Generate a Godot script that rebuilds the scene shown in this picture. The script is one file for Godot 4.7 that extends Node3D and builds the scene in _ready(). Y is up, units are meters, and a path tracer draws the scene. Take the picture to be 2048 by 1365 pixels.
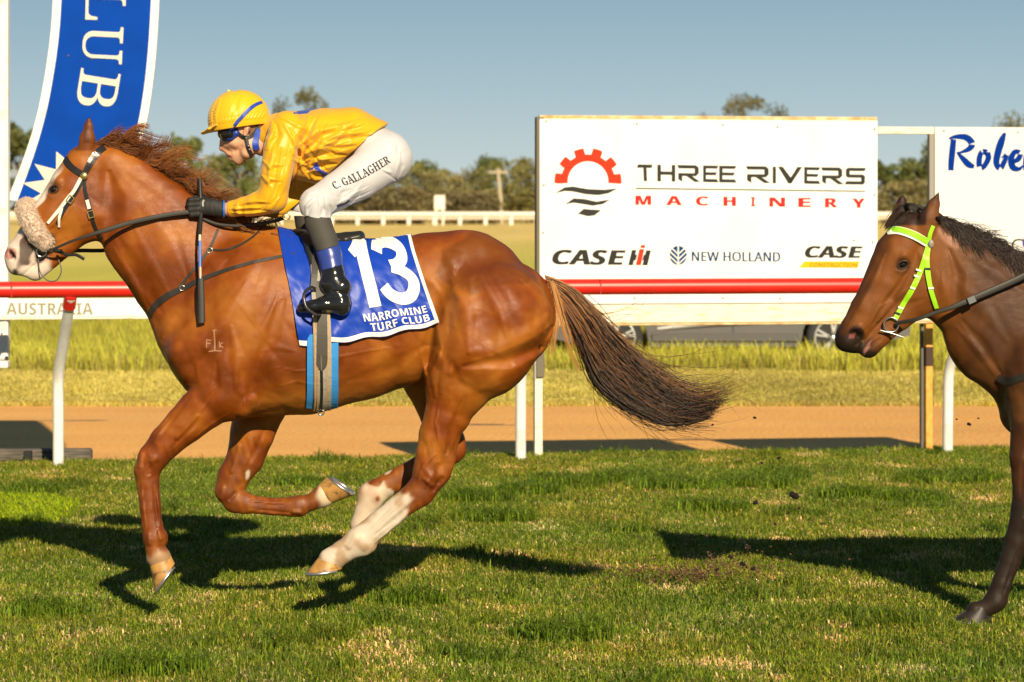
extends Node3D
# A race meeting: chestnut racehorse with jockey in yellow passes the boards beside the finish, a bay horse follows.
# Side-elevation drawings: 475 drawing units make one metre, x to the right, y downwards, ground at 1246.
const U := 475.0
const CAM_D := 12.0
const LENS := 5700.0
var rng := RandomNumberGenerator.new()
var used := {}
var noise := FastNoiseLite.new()
var noise2 := FastNoiseLite.new()
var M := {}


func B(x: float, y: float, z := 0.0) -> Vector3:
	return Vector3((x - 1024.0) / U, (1246.25 - y) / U, z)


# ---------------------------------------------------------------- signed distance fields
class Field:
	var S := PackedVector3Array()
	var A := PackedVector3Array()
	var AB := PackedVector3Array()
	var IV := PackedFloat32Array()
	var RA := PackedFloat32Array()
	var RD := PackedFloat32Array()
	var T := PackedInt32Array()
	var G := PackedInt32Array()
	var P := PackedFloat32Array()   # amplitude (strokes) or blend radius (cuts)
	var ZL := PackedFloat32Array()
	var ZH := PackedFloat32Array()
	var LO := PackedVector3Array()
	var HI := PackedVector3Array()
	var GK := PackedFloat32Array()
	var RM := PackedFloat32Array()
	var chain_k := 0.008
	var strokes := 0
	var gain := 1.0
	var zmax := 1.0
	var ruffle: Callable
	var has_ruffle := false

	func bp(n: Array) -> Vector3:
		return Vector3((n[0] - 1024.0) / 475.0, (1246.25 - n[1]) / 475.0, n[3] if n.size() > 3 else 0.0)

	func prim(a: Vector3, b: Vector3, ra: float, rb: float, zk: float, kind: int, par: float, grp: int) -> void:
		var s := Vector3(1, 1, zk)
		var r := maxf(ra, rb)
		S.append(s)
		A.append(a * s)
		var ab := (b - a) * s
		AB.append(ab)
		IV.append(1.0 / maxf(ab.length_squared(), 1e-9))
		RA.append(ra)
		RD.append(rb - ra)
		RM.append(maxf(r, 1e-6))
		T.append(kind)
		G.append(grp)
		P.append(par)
		ZL.append(-9.0)
		ZH.append(9.0)
		var e := Vector3(r, r, r / maxf(zk, 0.01)) + Vector3.ONE * (0.03 if kind == 0 else 0.004)
		if zk < 0.01:
			e = Vector3(r, r, 5.0)
		LO.append(a.min(b) - e)
		HI.append(a.max(b) + e)
		zmax = maxf(zmax, zk)

	# nodes: [x, y, radius, z] in drawing units (z in metres); the width is the radius / zk
	func chain(nodes: Array, zk := 1.0, k := 0.03, mirror := false) -> void:
		for side in ([1.0, -1.0] if mirror else [1.0]):
			GK.append(k)
			var g := GK.size() - 1
			for i in maxi(nodes.size() - 1, 1):
				var n: Array = nodes[i]
				var m: Array = nodes[mini(i + 1, nodes.size() - 1)]
				var a := bp(n)
				var b := bp(m)
				a.z *= side
				b.z *= side
				prim(a, b, n[2] / 475.0, m[2] / 475.0, zk, 0, 0.0, g)

	func tube(pts: Array, k := 0.01) -> void:   # [Vector3, radius] in metres
		GK.append(k)
		for i in maxi(pts.size() - 1, 1):
			var n: Array = pts[i]
			var m: Array = pts[mini(i + 1, pts.size() - 1)]
			prim(n[0], m[0], n[1], m[1], 1.0, 0, 0.0, GK.size() - 1)

	# raises (amp > 0) or grooves the surface along a line of the drawing; amp in metres, r in drawing units
	func stroke(nodes: Array, r: float, amp: float, zl := -9.0, zh := 9.0) -> void:
		strokes += 1
		for i in maxi(nodes.size() - 1, 1):
			var n: Array = nodes[i]
			var m: Array = nodes[mini(i + 1, nodes.size() - 1)]
			var last := nodes.size() - 1
			var r0 := r * (0.3 if i == 0 and last > 1 else 1.0)
			var r1 := r * (0.3 if i + 1 == last and last > 1 else 1.0)
			prim(bp([n[0], n[1]]), bp([m[0], m[1]]), r0 / 475.0, r1 / 475.0, 0.0, 2, amp * gain, strokes)
			ZL[ZL.size() - 1] = zl
			ZH[ZH.size() - 1] = zh

	func cut(nodes: Array, zk := 1.0, k := 0.008) -> void:
		for i in maxi(nodes.size() - 1, 1):
			var n: Array = nodes[i]
			var m: Array = nodes[mini(i + 1, nodes.size() - 1)]
			prim(bp(n), bp(m), n[2] / 475.0, m[2] / 475.0, zk, 1, k, -1)

	# removes everything beyond the plane through p with outward normal n (drawing x, y)
	func plane(x: float, y: float, nx: float, ny: float) -> void:
		var n := Vector3(nx, -ny, 0).normalized()
		S.append(Vector3.ONE)
		A.append(bp([x, y]))
		AB.append(n)
		IV.append(0)
		RA.append(0)
		RD.append(0)
		RM.append(1)
		T.append(3)
		G.append(-1)
		P.append(0)
		ZL.append(-9)
		ZH.append(9)
		LO.append(Vector3.ONE * -99)
		HI.append(Vector3.ONE * 99)

	func near(lo: Vector3, hi: Vector3) -> PackedInt32Array:
		var r := PackedInt32Array()
		for i in T.size():
			var l := LO[i]
			var h := HI[i]
			if l.x < hi.x and h.x > lo.x and l.y < hi.y and h.y > lo.y and l.z < hi.z and h.z > lo.z:
				r.append(i)
		return r

	func ev(p: Vector3, ids: PackedInt32Array) -> float:
		var d := 1.0
		var g := 1.0
		var cg := -1
		var sg := -1
		var sacc := 0.0
		for i in ids:
			var t := T[i]
			if sg >= 0 and (t != 2 or G[i] != sg):
				d -= sacc
				sacc = 0.0
				sg = -1
			if t == 3:
				if cg >= 0:
					var k0 := GK[cg]
					var h0 := maxf(k0 - absf(d - g), 0.0) / k0
					d = minf(d, g) - h0 * h0 * k0 * 0.25
					cg = -1
				d = maxf(d, (p - A[i]).dot(AB[i]))
				continue
			var pa := p * S[i] - A[i]
			var u := clampf(pa.dot(AB[i]) * IV[i], 0.0, 1.0)
			var e := (pa - AB[i] * u).length()
			if t == 0:
				e -= RA[i] + RD[i] * u
				if G[i] != cg:
					if cg >= 0:
						var k1 := GK[cg]
						var h1 := maxf(k1 - absf(d - g), 0.0) / k1
						d = minf(d, g) - h1 * h1 * k1 * 0.25
					cg = G[i]
					g = e
				else:
					var h := maxf(chain_k - absf(g - e), 0.0) / chain_k
					g = minf(g, e) - h * h * chain_k * 0.25
			else:
				if cg >= 0:
					var k2 := GK[cg]
					var h2 := maxf(k2 - absf(d - g), 0.0) / k2
					d = minf(d, g) - h2 * h2 * k2 * 0.25
					cg = -1
				if t == 1:
					e = RA[i] + RD[i] * u - e
					var k3 := P[i]
					var h3 := maxf(k3 - absf(d - e), 0.0) / k3
					d = maxf(d, e) + h3 * h3 * k3 * 0.25
				elif e < RA[i] + RD[i] * u:
					var rl := RA[i] + RD[i] * u
					var w := 1.0 - e * e / (rl * rl)
					w *= w * (rl / RM[i]) * clampf((p.z - ZL[i]) * 40.0, 0.0, 1.0) * clampf((ZH[i] - p.z) * 40.0, 0.0, 1.0)
					w *= P[i]
					sg = G[i]
					if absf(w) > absf(sacc):
						sacc = w
		d -= sacc
		if cg >= 0:
			var k4 := GK[cg]
			var h4 := maxf(k4 - absf(d - g), 0.0) / k4
			d = minf(d, g) - h4 * h4 * k4 * 0.25
		if has_ruffle and absf(d) < 0.05:
			d += ruffle.call(p)
		return d

	func all() -> PackedInt32Array:
		return PackedInt32Array(range(T.size()))

	# the z of the surface that faces +z at (x, y) in metres; NAN when there is none
	func front(x: float, y: float, zs := 0.7, ze := -0.05) -> float:
		var ids := near(Vector3(x, y, -2), Vector3(x, y, 2))
		var z := zs
		var last := zs
		while z > ze:
			var d := ev(Vector3(x, y, z), ids)
			if d < 0.0:
				var a := z
				var b := last
				for i in 9:
					var m := (a + b) * 0.5
					if ev(Vector3(x, y, m), ids) < 0.0:
						a = m
					else:
						b = m
				return (a + b) * 0.5
			last = z
			z -= clampf(d * 0.5 / zmax, 0.004, 0.04)
		return NAN

	# near surface; above or below the outline it slides to the outline itself
	func on(x: float, y: float, zs := 0.7) -> Vector3:
		var z := front(x, y, zs)
		var t := 1
		while is_nan(z) and t < 25:
			z = front(x, y - 0.004 * t, zs)
			if not is_nan(z):
				return Vector3(x, y - 0.004 * t, z)
			z = front(x, y + 0.004 * t, zs)
			if not is_nan(z):
				return Vector3(x, y + 0.004 * t, z)
			t += 1
		return Vector3(x, y, 0.0 if is_nan(z) else z)


# surface nets over bricks of 10 cells; color: Callable(p, n) -> Color
func polygonize(f: Field, h: float, color: Callable) -> ArrayMesh:
	var N := 10
	var bs := h * N
	var marked := {}
	for i in f.T.size():
		if f.T[i] != 0:
			continue
		var l := ((f.LO[i]) / bs).floor()
		var u := ((f.HI[i]) / bs).floor()
		for x in range(int(l.x), int(u.x) + 1):
			for y in range(int(l.y), int(u.y) + 1):
				for z in range(int(l.z), int(u.z) + 1):
					marked[Vector3i(x, y, z)] = true
	var bricks := marked.keys()
	var res := []
	res.resize(bricks.size())
	var job := func(k: int) -> void:
		res[k] = brick(f, bricks[k], h, N, color)
	var id := WorkerThreadPool.add_group_task(job, bricks.size(), -1, true)
	WorkerThreadPool.wait_for_group_task_completion(id)
	var V := PackedVector3Array()
	var Nn := PackedVector3Array()
	var C := PackedColorArray()
	var I := PackedInt32Array()
	for r in res:
		if r == null or r.is_empty():
			continue
		var off := V.size()
		V.append_array(r[0])
		Nn.append_array(r[1])
		C.append_array(r[2])
		var q: PackedInt32Array = r[3]
		for j in q.size():
			q[j] += off
		I.append_array(q)
	var arr := []
	arr.resize(Mesh.ARRAY_MAX)
	arr[Mesh.ARRAY_VERTEX] = V
	arr[Mesh.ARRAY_NORMAL] = Nn
	arr[Mesh.ARRAY_COLOR] = C
	arr[Mesh.ARRAY_INDEX] = I
	var am := ArrayMesh.new()
	am.add_surface_from_arrays(Mesh.PRIMITIVE_TRIANGLES, arr)
	return am


func brick(f: Field, b: Vector3i, h: float, N: int, color: Callable) -> Array:
	var bs := h * N
	var lo := Vector3(b) * bs
	var ids := f.near(lo - Vector3.ONE * h * 1.5, lo + Vector3.ONE * (bs + h * 1.5))
	if ids.is_empty():
		return []
	var dc := f.ev(lo + Vector3.ONE * bs * 0.5, ids)
	if absf(dc) / f.zmax > bs * 0.95 + 0.02:
		return []
	var W := N + 2
	var D := PackedFloat32Array()
	D.resize(W * W * W)
	var neg := 0
	var at := 0
	var far := h * 2.7 * minf(f.zmax, 1.5) + 0.008
	for bk in range(0, W, 4):
		for bj in range(0, W, 4):
			for bi in range(0, W, 4):
				var dm := f.ev(lo + Vector3(bi + 0.5, bj + 0.5, bk + 0.5) * h, ids)
				var skip := absf(dm) > far
				for k in range(bk, bk + 4):
					for j in range(bj, bj + 4):
						at = bi + j * W + k * W * W
						for i in range(bi, bi + 4):
							var d := dm if skip else f.ev(lo + Vector3(i - 1, j - 1, k - 1) * h, ids)
							D[at] = d
							at += 1
							if d < 0.0:
								neg += 1
	if neg == 0 or neg == W * W * W:
		return []
	var V := PackedVector3Array()
	var Nn := PackedVector3Array()
	var C := PackedColorArray()
	var I := PackedInt32Array()
	var W1 := N + 1
	var vid := PackedInt32Array()
	vid.resize(W1 * W1 * W1)
	vid.fill(-1)
	var W2 := W * W
	for k in W1:
		for j in W1:
			for i in W1:
				var o := i + j * W + k * W2
				var a0 := D[o]
				var a1 := D[o + 1]
				var a2 := D[o + W]
				var a3 := D[o + W + 1]
				var a4 := D[o + W2]
				var a5 := D[o + W2 + 1]
				var a6 := D[o + W2 + W]
				var a7 := D[o + W2 + W + 1]
				var m := int(a0 < 0) + int(a1 < 0) + int(a2 < 0) + int(a3 < 0) + int(a4 < 0) + int(a5 < 0) + int(a6 < 0) + int(a7 < 0)
				if m == 0 or m == 8:
					continue
				var c := Vector3.ZERO
				var n := 0
				if (a0 < 0) != (a1 < 0): c += Vector3(a0 / (a0 - a1), 0, 0); n += 1
				if (a2 < 0) != (a3 < 0): c += Vector3(a2 / (a2 - a3), 1, 0); n += 1
				if (a4 < 0) != (a5 < 0): c += Vector3(a4 / (a4 - a5), 0, 1); n += 1
				if (a6 < 0) != (a7 < 0): c += Vector3(a6 / (a6 - a7), 1, 1); n += 1
				if (a0 < 0) != (a2 < 0): c += Vector3(0, a0 / (a0 - a2), 0); n += 1
				if (a1 < 0) != (a3 < 0): c += Vector3(1, a1 / (a1 - a3), 0); n += 1
				if (a4 < 0) != (a6 < 0): c += Vector3(0, a4 / (a4 - a6), 1); n += 1
				if (a5 < 0) != (a7 < 0): c += Vector3(1, a5 / (a5 - a7), 1); n += 1
				if (a0 < 0) != (a4 < 0): c += Vector3(0, 0, a0 / (a0 - a4)); n += 1
				if (a1 < 0) != (a5 < 0): c += Vector3(1, 0, a1 / (a1 - a5)); n += 1
				if (a2 < 0) != (a6 < 0): c += Vector3(0, 1, a2 / (a2 - a6)); n += 1
				if (a3 < 0) != (a7 < 0): c += Vector3(1, 1, a3 / (a3 - a7)); n += 1
				var p := lo + (Vector3(i - 1, j - 1, k - 1) + c / n) * h
				var e := h * 0.3
				var e0 := f.ev(p + Vector3(e, -e, -e), ids)
				var e1 := f.ev(p + Vector3(-e, -e, e), ids)
				var e2 := f.ev(p + Vector3(-e, e, -e), ids)
				var e3 := f.ev(p + Vector3(e, e, e), ids)
				var gr := Vector3(e0 - e1 - e2 + e3, -e0 - e1 + e2 + e3, -e0 + e1 - e2 + e3) / (4.0 * e)
				var gl := gr.length()
				var nn := gr / maxf(gl, 1e-6)
				p -= nn * clampf((e0 + e1 + e2 + e3) * 0.25 / maxf(gl, 0.3), -h * 0.4, h * 0.4)
				vid[i + j * W1 + k * W1 * W1] = V.size()
				V.append(p)
				Nn.append(nn)
				C.append(color.call(p, nn))
	for k in range(1, W1):
		for j in range(1, W1):
			for i in range(1, W1):
				var o := i + j * W + k * W2
				var s := D[o] < 0
				var ci := i + j * W1 + k * W1 * W1
				if s != (D[o + 1] < 0):
					quad(I, V, Nn, vid[ci - W1 - W1 * W1], vid[ci - W1 * W1], vid[ci], vid[ci - W1], s)
				if s != (D[o + W] < 0):
					quad(I, V, Nn, vid[ci - 1 - W1 * W1], vid[ci - 1], vid[ci], vid[ci - W1 * W1], s)
				if s != (D[o + W2] < 0):
					quad(I, V, Nn, vid[ci - 1 - W1], vid[ci - W1], vid[ci], vid[ci - 1], s)
	return [V, Nn, C, I]


func quad(I: PackedInt32Array, V: PackedVector3Array, Nn: PackedVector3Array, a: int, b: int, c: int, d: int, _s: bool) -> void:
	if a < 0 or b < 0 or c < 0 or d < 0:
		return
	var nn := Nn[a] + Nn[b] + Nn[c] + Nn[d]
	if (V[c] - V[a]).cross(V[d] - V[b]).dot(nn) > 0.0:
		I.append_array(PackedInt32Array([a, c, b, a, d, c]))
	else:
		I.append_array(PackedInt32Array([a, b, c, a, c, d]))


# ---------------------------------------------------------------- names, things, parts
func numbered(called: String) -> String:
	var n: int = used.get(called, 0)
	used[called] = n + 1
	return called if n == 0 else "%s_%03d" % [called, n]


func tag(o: Node3D, label := "", category := "", group := "", kind := "") -> Node3D:
	if label: o.set_meta("label", label)
	if category: o.set_meta("category", category)
	if group: o.set_meta("group", group)
	if kind: o.set_meta("kind", kind)
	return o


func thing(called: String, label: String, category: String, at := Vector3.ZERO, turn := 0.0, group := "") -> Node3D:
	var o := Node3D.new()
	o.name = numbered(called)
	add_child(o)
	o.position = at
	o.rotation.y = turn
	return tag(o, label, category, group)


# a mesh as a named part; its vertices are given in scene axes unless local
func part(called: String, mesh: Mesh, m: Material, parent: Node3D = null, local := false) -> MeshInstance3D:
	var o := MeshInstance3D.new()
	o.mesh = mesh
	o.material_override = m
	if parent == null:
		o.name = numbered(called)
		add_child(o)
	else:
		o.name = called
		parent.add_child(o, true)
		if not local:
			var t := Transform3D()
			var q: Node3D = parent
			while q != self:
				t = q.transform * t
				q = q.get_parent()
			o.transform = t.affine_inverse()
	return o


func mat(color: Color, rough := 0.6, metal := 0.0, vcol := false) -> StandardMaterial3D:
	var m := StandardMaterial3D.new()
	m.albedo_color = color.linear_to_srgb()
	m.roughness = rough
	m.metallic = metal
	m.vertex_color_use_as_albedo = vcol
	return m


func noise_tex(size: int, freq: float, seed_: int, ramp: Gradient = null, oct := 4, normal := false, bump := 4.0) -> NoiseTexture2D:
	var t := NoiseTexture2D.new()
	t.width = size
	t.height = size
	t.seamless = true
	var n := FastNoiseLite.new()
	n.noise_type = FastNoiseLite.TYPE_SIMPLEX_SMOOTH
	n.frequency = freq
	n.seed = seed_
	n.fractal_octaves = oct
	t.noise = n
	t.as_normal_map = normal
	t.bump_strength = bump
	if ramp:
		t.color_ramp = ramp
	return t


func ramp(a: Color, b: Color, c: Color, mid := 0.5) -> Gradient:
	var g := Gradient.new()
	g.offsets = PackedFloat32Array([0.15, mid, 0.85])
	g.colors = PackedColorArray([a.linear_to_srgb(), b.linear_to_srgb(), c.linear_to_srgb()])
	return g


func weathered(m: StandardMaterial3D, tex: Texture2D, scale: float) -> StandardMaterial3D:
	m.albedo_texture = tex
	m.uv1_triplanar = true
	m.uv1_scale = Vector3.ONE * scale
	return m


# ---------------------------------------------------------------- mesh pieces
func st() -> SurfaceTool:
	var s := SurfaceTool.new()
	s.begin(Mesh.PRIMITIVE_TRIANGLES)
	s.set_smooth_group(-1)
	return s


func done(s: SurfaceTool) -> ArrayMesh:
	s.generate_normals()
	return s.commit()


func tri(s: SurfaceTool, a: Vector3, b: Vector3, c: Vector3) -> void:
	s.add_vertex(a)
	s.add_vertex(b)
	s.add_vertex(c)


# corners run clockwise as seen from the front
func face(s: SurfaceTool, a: Vector3, b: Vector3, c: Vector3, d: Vector3) -> void:
	tri(s, a, b, c)
	tri(s, a, c, d)


func box(s: SurfaceTool, t: Transform3D, size: Vector3, bevel := 0.004) -> void:
	var h := size * 0.5
	var b := minf(bevel, minf(h.x, minf(h.y, h.z)) * 0.6)
	for ax in 3:
		var u := (ax + 1) % 3
		var v := (ax + 2) % 3
		for sg: float in [1.0, -1.0]:
			var q := []
			for e in [[-1, -1], [-1, 1], [1, 1], [1, -1]]:
				var p := Vector3.ZERO
				p[ax] = h[ax] * sg
				p[u] = (h[u] - b) * e[0]
				p[v] = (h[v] - b) * e[1]
				q.append(t * p)
			if sg > 0: face(s, q[0], q[1], q[2], q[3])
			else: face(s, q[0], q[3], q[2], q[1])
		# edge along ax
		for e in [[1, 1], [1, -1], [-1, -1], [-1, 1]]:
			var p0 := Vector3.ZERO
			p0[u] = h[u] * e[0]
			p0[v] = (h[v] - b) * e[1]
			var p1 := Vector3.ZERO
			p1[u] = (h[u] - b) * e[0]
			p1[v] = h[v] * e[1]
			var o := Vector3.ZERO
			o[ax] = h[ax] - b
			var nrm := Vector3.ZERO
			nrm[u] = e[0]
			nrm[v] = e[1]
			var a0 := p0 - o
			var a1 := p0 + o
			var b0 := p1 - o
			var b1 := p1 + o
			if (a1 - a0).cross(b0 - a0).dot(nrm) > 0:
				face(s, t * a0, t * b0, t * b1, t * a1)
			else:
				face(s, t * a0, t * a1, t * b1, t * b0)
	for sx: float in [1.0, -1.0]:
		for sy: float in [1.0, -1.0]:
			for sz: float in [1.0, -1.0]:
				var a := Vector3(sx * h.x, sy * (h.y - b), sz * (h.z - b))
				var c := Vector3(sx * (h.x - b), sy * h.y, sz * (h.z - b))
				var d := Vector3(sx * (h.x - b), sy * (h.y - b), sz * h.z)
				if sx * sy * sz > 0: tri(s, t * a, t * d, t * c)
				else: tri(s, t * a, t * c, t * d)


func box_at(s: SurfaceTool, c: Vector3, size: Vector3, bevel := 0.004, basis := Basis()) -> void:
	s.set_smooth_group(-1)
	box(s, Transform3D(basis, c), size, bevel)


# round bar along points [Vector3], radius r or per-point radii
func bar(s: SurfaceTool, pts: Array, radii: Variant, sides := 8, flat := 1.0, caps := true, side := Vector3.ZERO) -> void:
	s.set_smooth_group(1)
	var rings := []
	var n := pts.size()
	var up := Vector3(0.13, 0.2, 1).normalized()
	for i in n:
		var d: Vector3 = (pts[mini(i + 1, n - 1)] - pts[maxi(i - 1, 0)]).normalized()
		var x := up.cross(d)
		if side != Vector3.ZERO:
			x = side - d * side.dot(d)
		if x.length() < 0.01:
			x = Vector3(1, 0, 0).cross(d)
		x = x.normalized()
		var y := d.cross(x)
		var r: float = radii[i] if radii is Array or radii is PackedFloat32Array else radii
		var ring := []
		for k in sides:
			var a := TAU * k / sides
			ring.append(pts[i] + x * cos(a) * r + y * sin(a) * r * flat)
		rings.append(ring)
	for i in n - 1:
		for k in sides:
			var k2 := (k + 1) % sides
			face(s, rings[i][k], rings[i + 1][k], rings[i + 1][k2], rings[i][k2])
	if caps:
		s.set_smooth_group(-1)
		for k in range(1, sides - 1):
			tri(s, rings[0][0], rings[0][k], rings[0][k + 1])
			tri(s, rings[n - 1][0], rings[n - 1][k + 1], rings[n - 1][k])


func smooth_path(pts: Array, per := 5) -> Array:
	var out := []
	var n := pts.size()
	for i in n - 1:
		var p0: Vector3 = pts[maxi(i - 1, 0)]
		var p1: Vector3 = pts[i]
		var p2: Vector3 = pts[i + 1]
		var p3: Vector3 = pts[mini(i + 2, n - 1)]
		for k in per:
			out.append(p1.cubic_interpolate(p2, p0, p3, float(k) / per))
	out.append(pts[n - 1])
	return out


# flat polygon (Vector2 points) as a plate: front at z = 0, thickness th behind it
func plate(s: SurfaceTool, poly: PackedVector2Array, th: float, t := Transform3D()) -> void:
	s.set_smooth_group(-1)
	var ix := Geometry2D.triangulate_polygon(poly)
	for i in range(0, ix.size(), 3):
		var a := poly[ix[i]]
		var b := poly[ix[i + 1]]
		var c := poly[ix[i + 2]]
		if (b - a).cross(c - a) > 0:
			var sw := b
			b = c
			c = sw
		tri(s, t * Vector3(a.x, a.y, 0), t * Vector3(b.x, b.y, 0), t * Vector3(c.x, c.y, 0))
		if th > 0.0:
			tri(s, t * Vector3(a.x, a.y, -th), t * Vector3(c.x, c.y, -th), t * Vector3(b.x, b.y, -th))
	if th > 0.0:
		var ccw := not Geometry2D.is_polygon_clockwise(poly)
		for i in poly.size():
			var a := poly[i]
			var b := poly[(i + 1) % poly.size()]
			if not ccw:
				var sw := a
				a = b
				b = sw
			# outward for a counter-clockwise outline (y up) is to the right of a->b
			face(s, t * Vector3(a.x, a.y, 0), t * Vector3(b.x, b.y, 0), t * Vector3(b.x, b.y, -th), t * Vector3(a.x, a.y, -th))


# outline of a stroke of width w along points, as quads of its own
func pen(s: SurfaceTool, pts: Array, w: Variant, t: Transform3D, closed := false) -> void:
	var n := pts.size()
	var L := []
	var R := []
	for i in n:
		var p: Vector2 = pts[i]
		var a: Vector2 = pts[(i - 1 + n) % n] if closed else pts[maxi(i - 1, 0)]
		var b: Vector2 = pts[(i + 1) % n] if closed else pts[mini(i + 1, n - 1)]
		var d0 := (p - a).normalized() if p != a else (b - p).normalized()
		var d1 := (b - p).normalized() if p != b else d0
		var nn := (d0 + d1).normalized().orthogonal()
		var c := maxf(nn.dot(d0.orthogonal()), 0.5)
		var hw: float = (w[i] if w is Array else w) * 0.5 / c
		L.append(p + nn * hw)
		R.append(p - nn * hw)
	for i in (n if closed else n - 1):
		var j := (i + 1) % n
		plate(s, PackedVector2Array([L[i], L[j], R[j], R[i]]), 0.0, t)


func text_tris(text: String, bold := true, serif := false) -> PackedVector3Array:
	var key := "%s|%s|%s" % [text, bold, serif]
	var f := SystemFont.new()
	f.font_names = PackedStringArray(["Droid Serif" if serif else "Droid Sans"])
	f.font_weight = 700 if bold else 400
	var tm := TextMesh.new()
	tm.font = f
	tm.text = text
	tm.font_size = 64
	tm.pixel_size = 0.01
	tm.depth = 0.0
	tm.curve_step = 1.0
	var a := tm.surface_get_arrays(0)
	var v: PackedVector3Array = a[Mesh.ARRAY_VERTEX]
	var ix: PackedInt32Array = a[Mesh.ARRAY_INDEX] if a[Mesh.ARRAY_INDEX] != null else PackedInt32Array(range(v.size()))
	var lo := Vector3.ONE * 99
	var hi := -lo
	for p in v:
		lo = lo.min(p)
		hi = hi.max(p)
	var out := PackedVector3Array()
	for i in ix:
		var q := (v[i] - lo) / (hi - lo + Vector3(0, 0, 1))
		out.append(Vector3(q.x, q.y, 0))
	return out


# lettering in a rectangle (u to the right, v up); map: Callable(Vector2 in 0..1) -> Vector3
func letter(s: SurfaceTool, text: String, map: Callable, bold := true, serif := false, cut := 0) -> void:
	s.set_smooth_group(-1)
	var t := text_tris(text, bold, serif)
	for i in range(0, t.size(), 3):
		letter_tri(s, t[i], t[i + 1], t[i + 2], map, cut)


func letter_tri(s: SurfaceTool, a: Vector3, b: Vector3, c: Vector3, map: Callable, cut: int) -> void:
	if cut > 0:
		var ab := (a + b) * 0.5
		var bc := (b + c) * 0.5
		var ca := (c + a) * 0.5
		letter_tri(s, a, ab, ca, map, cut - 1)
		letter_tri(s, ab, b, bc, map, cut - 1)
		letter_tri(s, ca, bc, c, map, cut - 1)
		letter_tri(s, ab, bc, ca, map, cut - 1)
		return
	if (b - a).cross(c - a).z > 0:
		var sw := b
		b = c
		c = sw
	tri(s, map.call(Vector2(a.x, a.y)), map.call(Vector2(b.x, b.y)), map.call(Vector2(c.x, c.y)))


# strap lying on a field's near surface: points of the drawing [x, y, width], lift in metres
func strap(s: SurfaceTool, f: Field, pts: Array, lift := 0.004, thick := 0.004, per := 5, zs := 0.7, zoff := 0.0) -> void:
	var P := []
	for p in pts:
		P.append(Vector3(p[0], p[1], p[2]))
	P = smooth_path(P, per)
	var rows := []
	var n := P.size()
	for i in n:
		var d := Vector2(P[mini(i + 1, n - 1)].x - P[maxi(i - 1, 0)].x, P[mini(i + 1, n - 1)].y - P[maxi(i - 1, 0)].y).normalized()
		var nn: Vector2 = d.orthogonal() * (P[i].z * 0.5)
		var row := []
		for k: float in [-1.0, 0.0, 1.0]:
			var q := B(P[i].x + nn.x * k, P[i].y + nn.y * k)
			row.append(f.on(q.x, q.y, zs))
		var c: Vector3 = row[1]
		c.z = maxf(c.z, (row[0].z + row[2].z) * 0.5)
		row[1] = c
		rows.append(row)
	for pass_ in 2:
		var z := []
		for i in n:
			var a: float = 0.0
			for j in range(maxi(i - 1, 0), mini(i + 2, n)):
				a += rows[j][1].z
			z.append(maxf(a / (mini(i + 2, n) - maxi(i - 1, 0)), rows[i][1].z))
		for i in n:
			rows[i][1].z = z[i]
	s.set_smooth_group(-1)
	var top := []
	for i in n:
		var r: Array = rows[i]
		var out := []
		for k in 3:
			var q: Vector3 = r[k]
			q.z = lerpf(q.z, r[1].z, 0.35) + lift + zoff
			out.append(q)
		top.append(out)
	var back := Vector3(0, 0, -thick - lift)
	for i in n - 1:
		for k in 2:
			var a: Vector3 = top[i][k]
			var b: Vector3 = top[i + 1][k]
			var c: Vector3 = top[i + 1][k + 1]
			var e: Vector3 = top[i][k + 1]
			if (c - a).cross(e - b).z > 0:
				face(s, a, e, c, b)
			else:
				face(s, a, b, c, e)
		for k: int in [0, 2]:
			var a: Vector3 = top[i][k]
			var b: Vector3 = top[i + 1][k]
			var out: Vector3 = top[i][k] - top[i][1]
			if (b - a).cross(back).dot(out) > 0:
				face(s, a, a + back, b + back, b)
			else:
				face(s, a, b, b + back, a + back)


func ball(s: SurfaceTool, c: Vector3, r: Vector3, basis := Basis(), nu := 14, nv := 9) -> void:
	s.set_smooth_group(1)
	for j in nv:
		for i in nu:
			var q := []
			for e in [[0, 0], [1, 0], [1, 1], [0, 1]]:
				var a: float = TAU * (i + e[0]) / nu
				var b: float = PI * (j + e[1]) / nv
				q.append(c + basis * (Vector3(cos(a) * sin(b), cos(b), sin(a) * sin(b)) * r))
			face(s, q[0], q[1], q[2], q[3])


func ring(s: SurfaceTool, c: Vector3, r: float, tube: float, basis := Basis(), n := 20, sides := 6) -> void:
	var pts := []
	for i in n + 1:
		var a := TAU * i / n
		pts.append(c + basis * Vector3(cos(a) * r, sin(a) * r, 0))
	bar(s, pts, tube, sides, 1.0, false, basis.z)


# ---------------------------------------------------------------- the place
func skew(x: float) -> float:
	return 0.176 * clampf(x, -7.0, 7.0)


# height of the ground at x and distance d from the camera's line
func gh(x: float, d: float) -> float:
	var s := d - skew(x)
	var h := -0.29 * smoothstep(19.95, 20.7, s)
	h += 0.10 * smoothstep(29.2, 31.5, d) + 0.06 * smoothstep(31.0, 40.0, d) - 0.12 * smoothstep(50.0, 150.0, d)
	if s < 20.5:
		h += noise.get_noise_2d(x * 40.0, d * 40.0) * 0.018
	return h


func gp(x: float, d: float, up := 0.0) -> Vector3:
	return Vector3(x, gh(x, d) + up, CAM_D - d)


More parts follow.
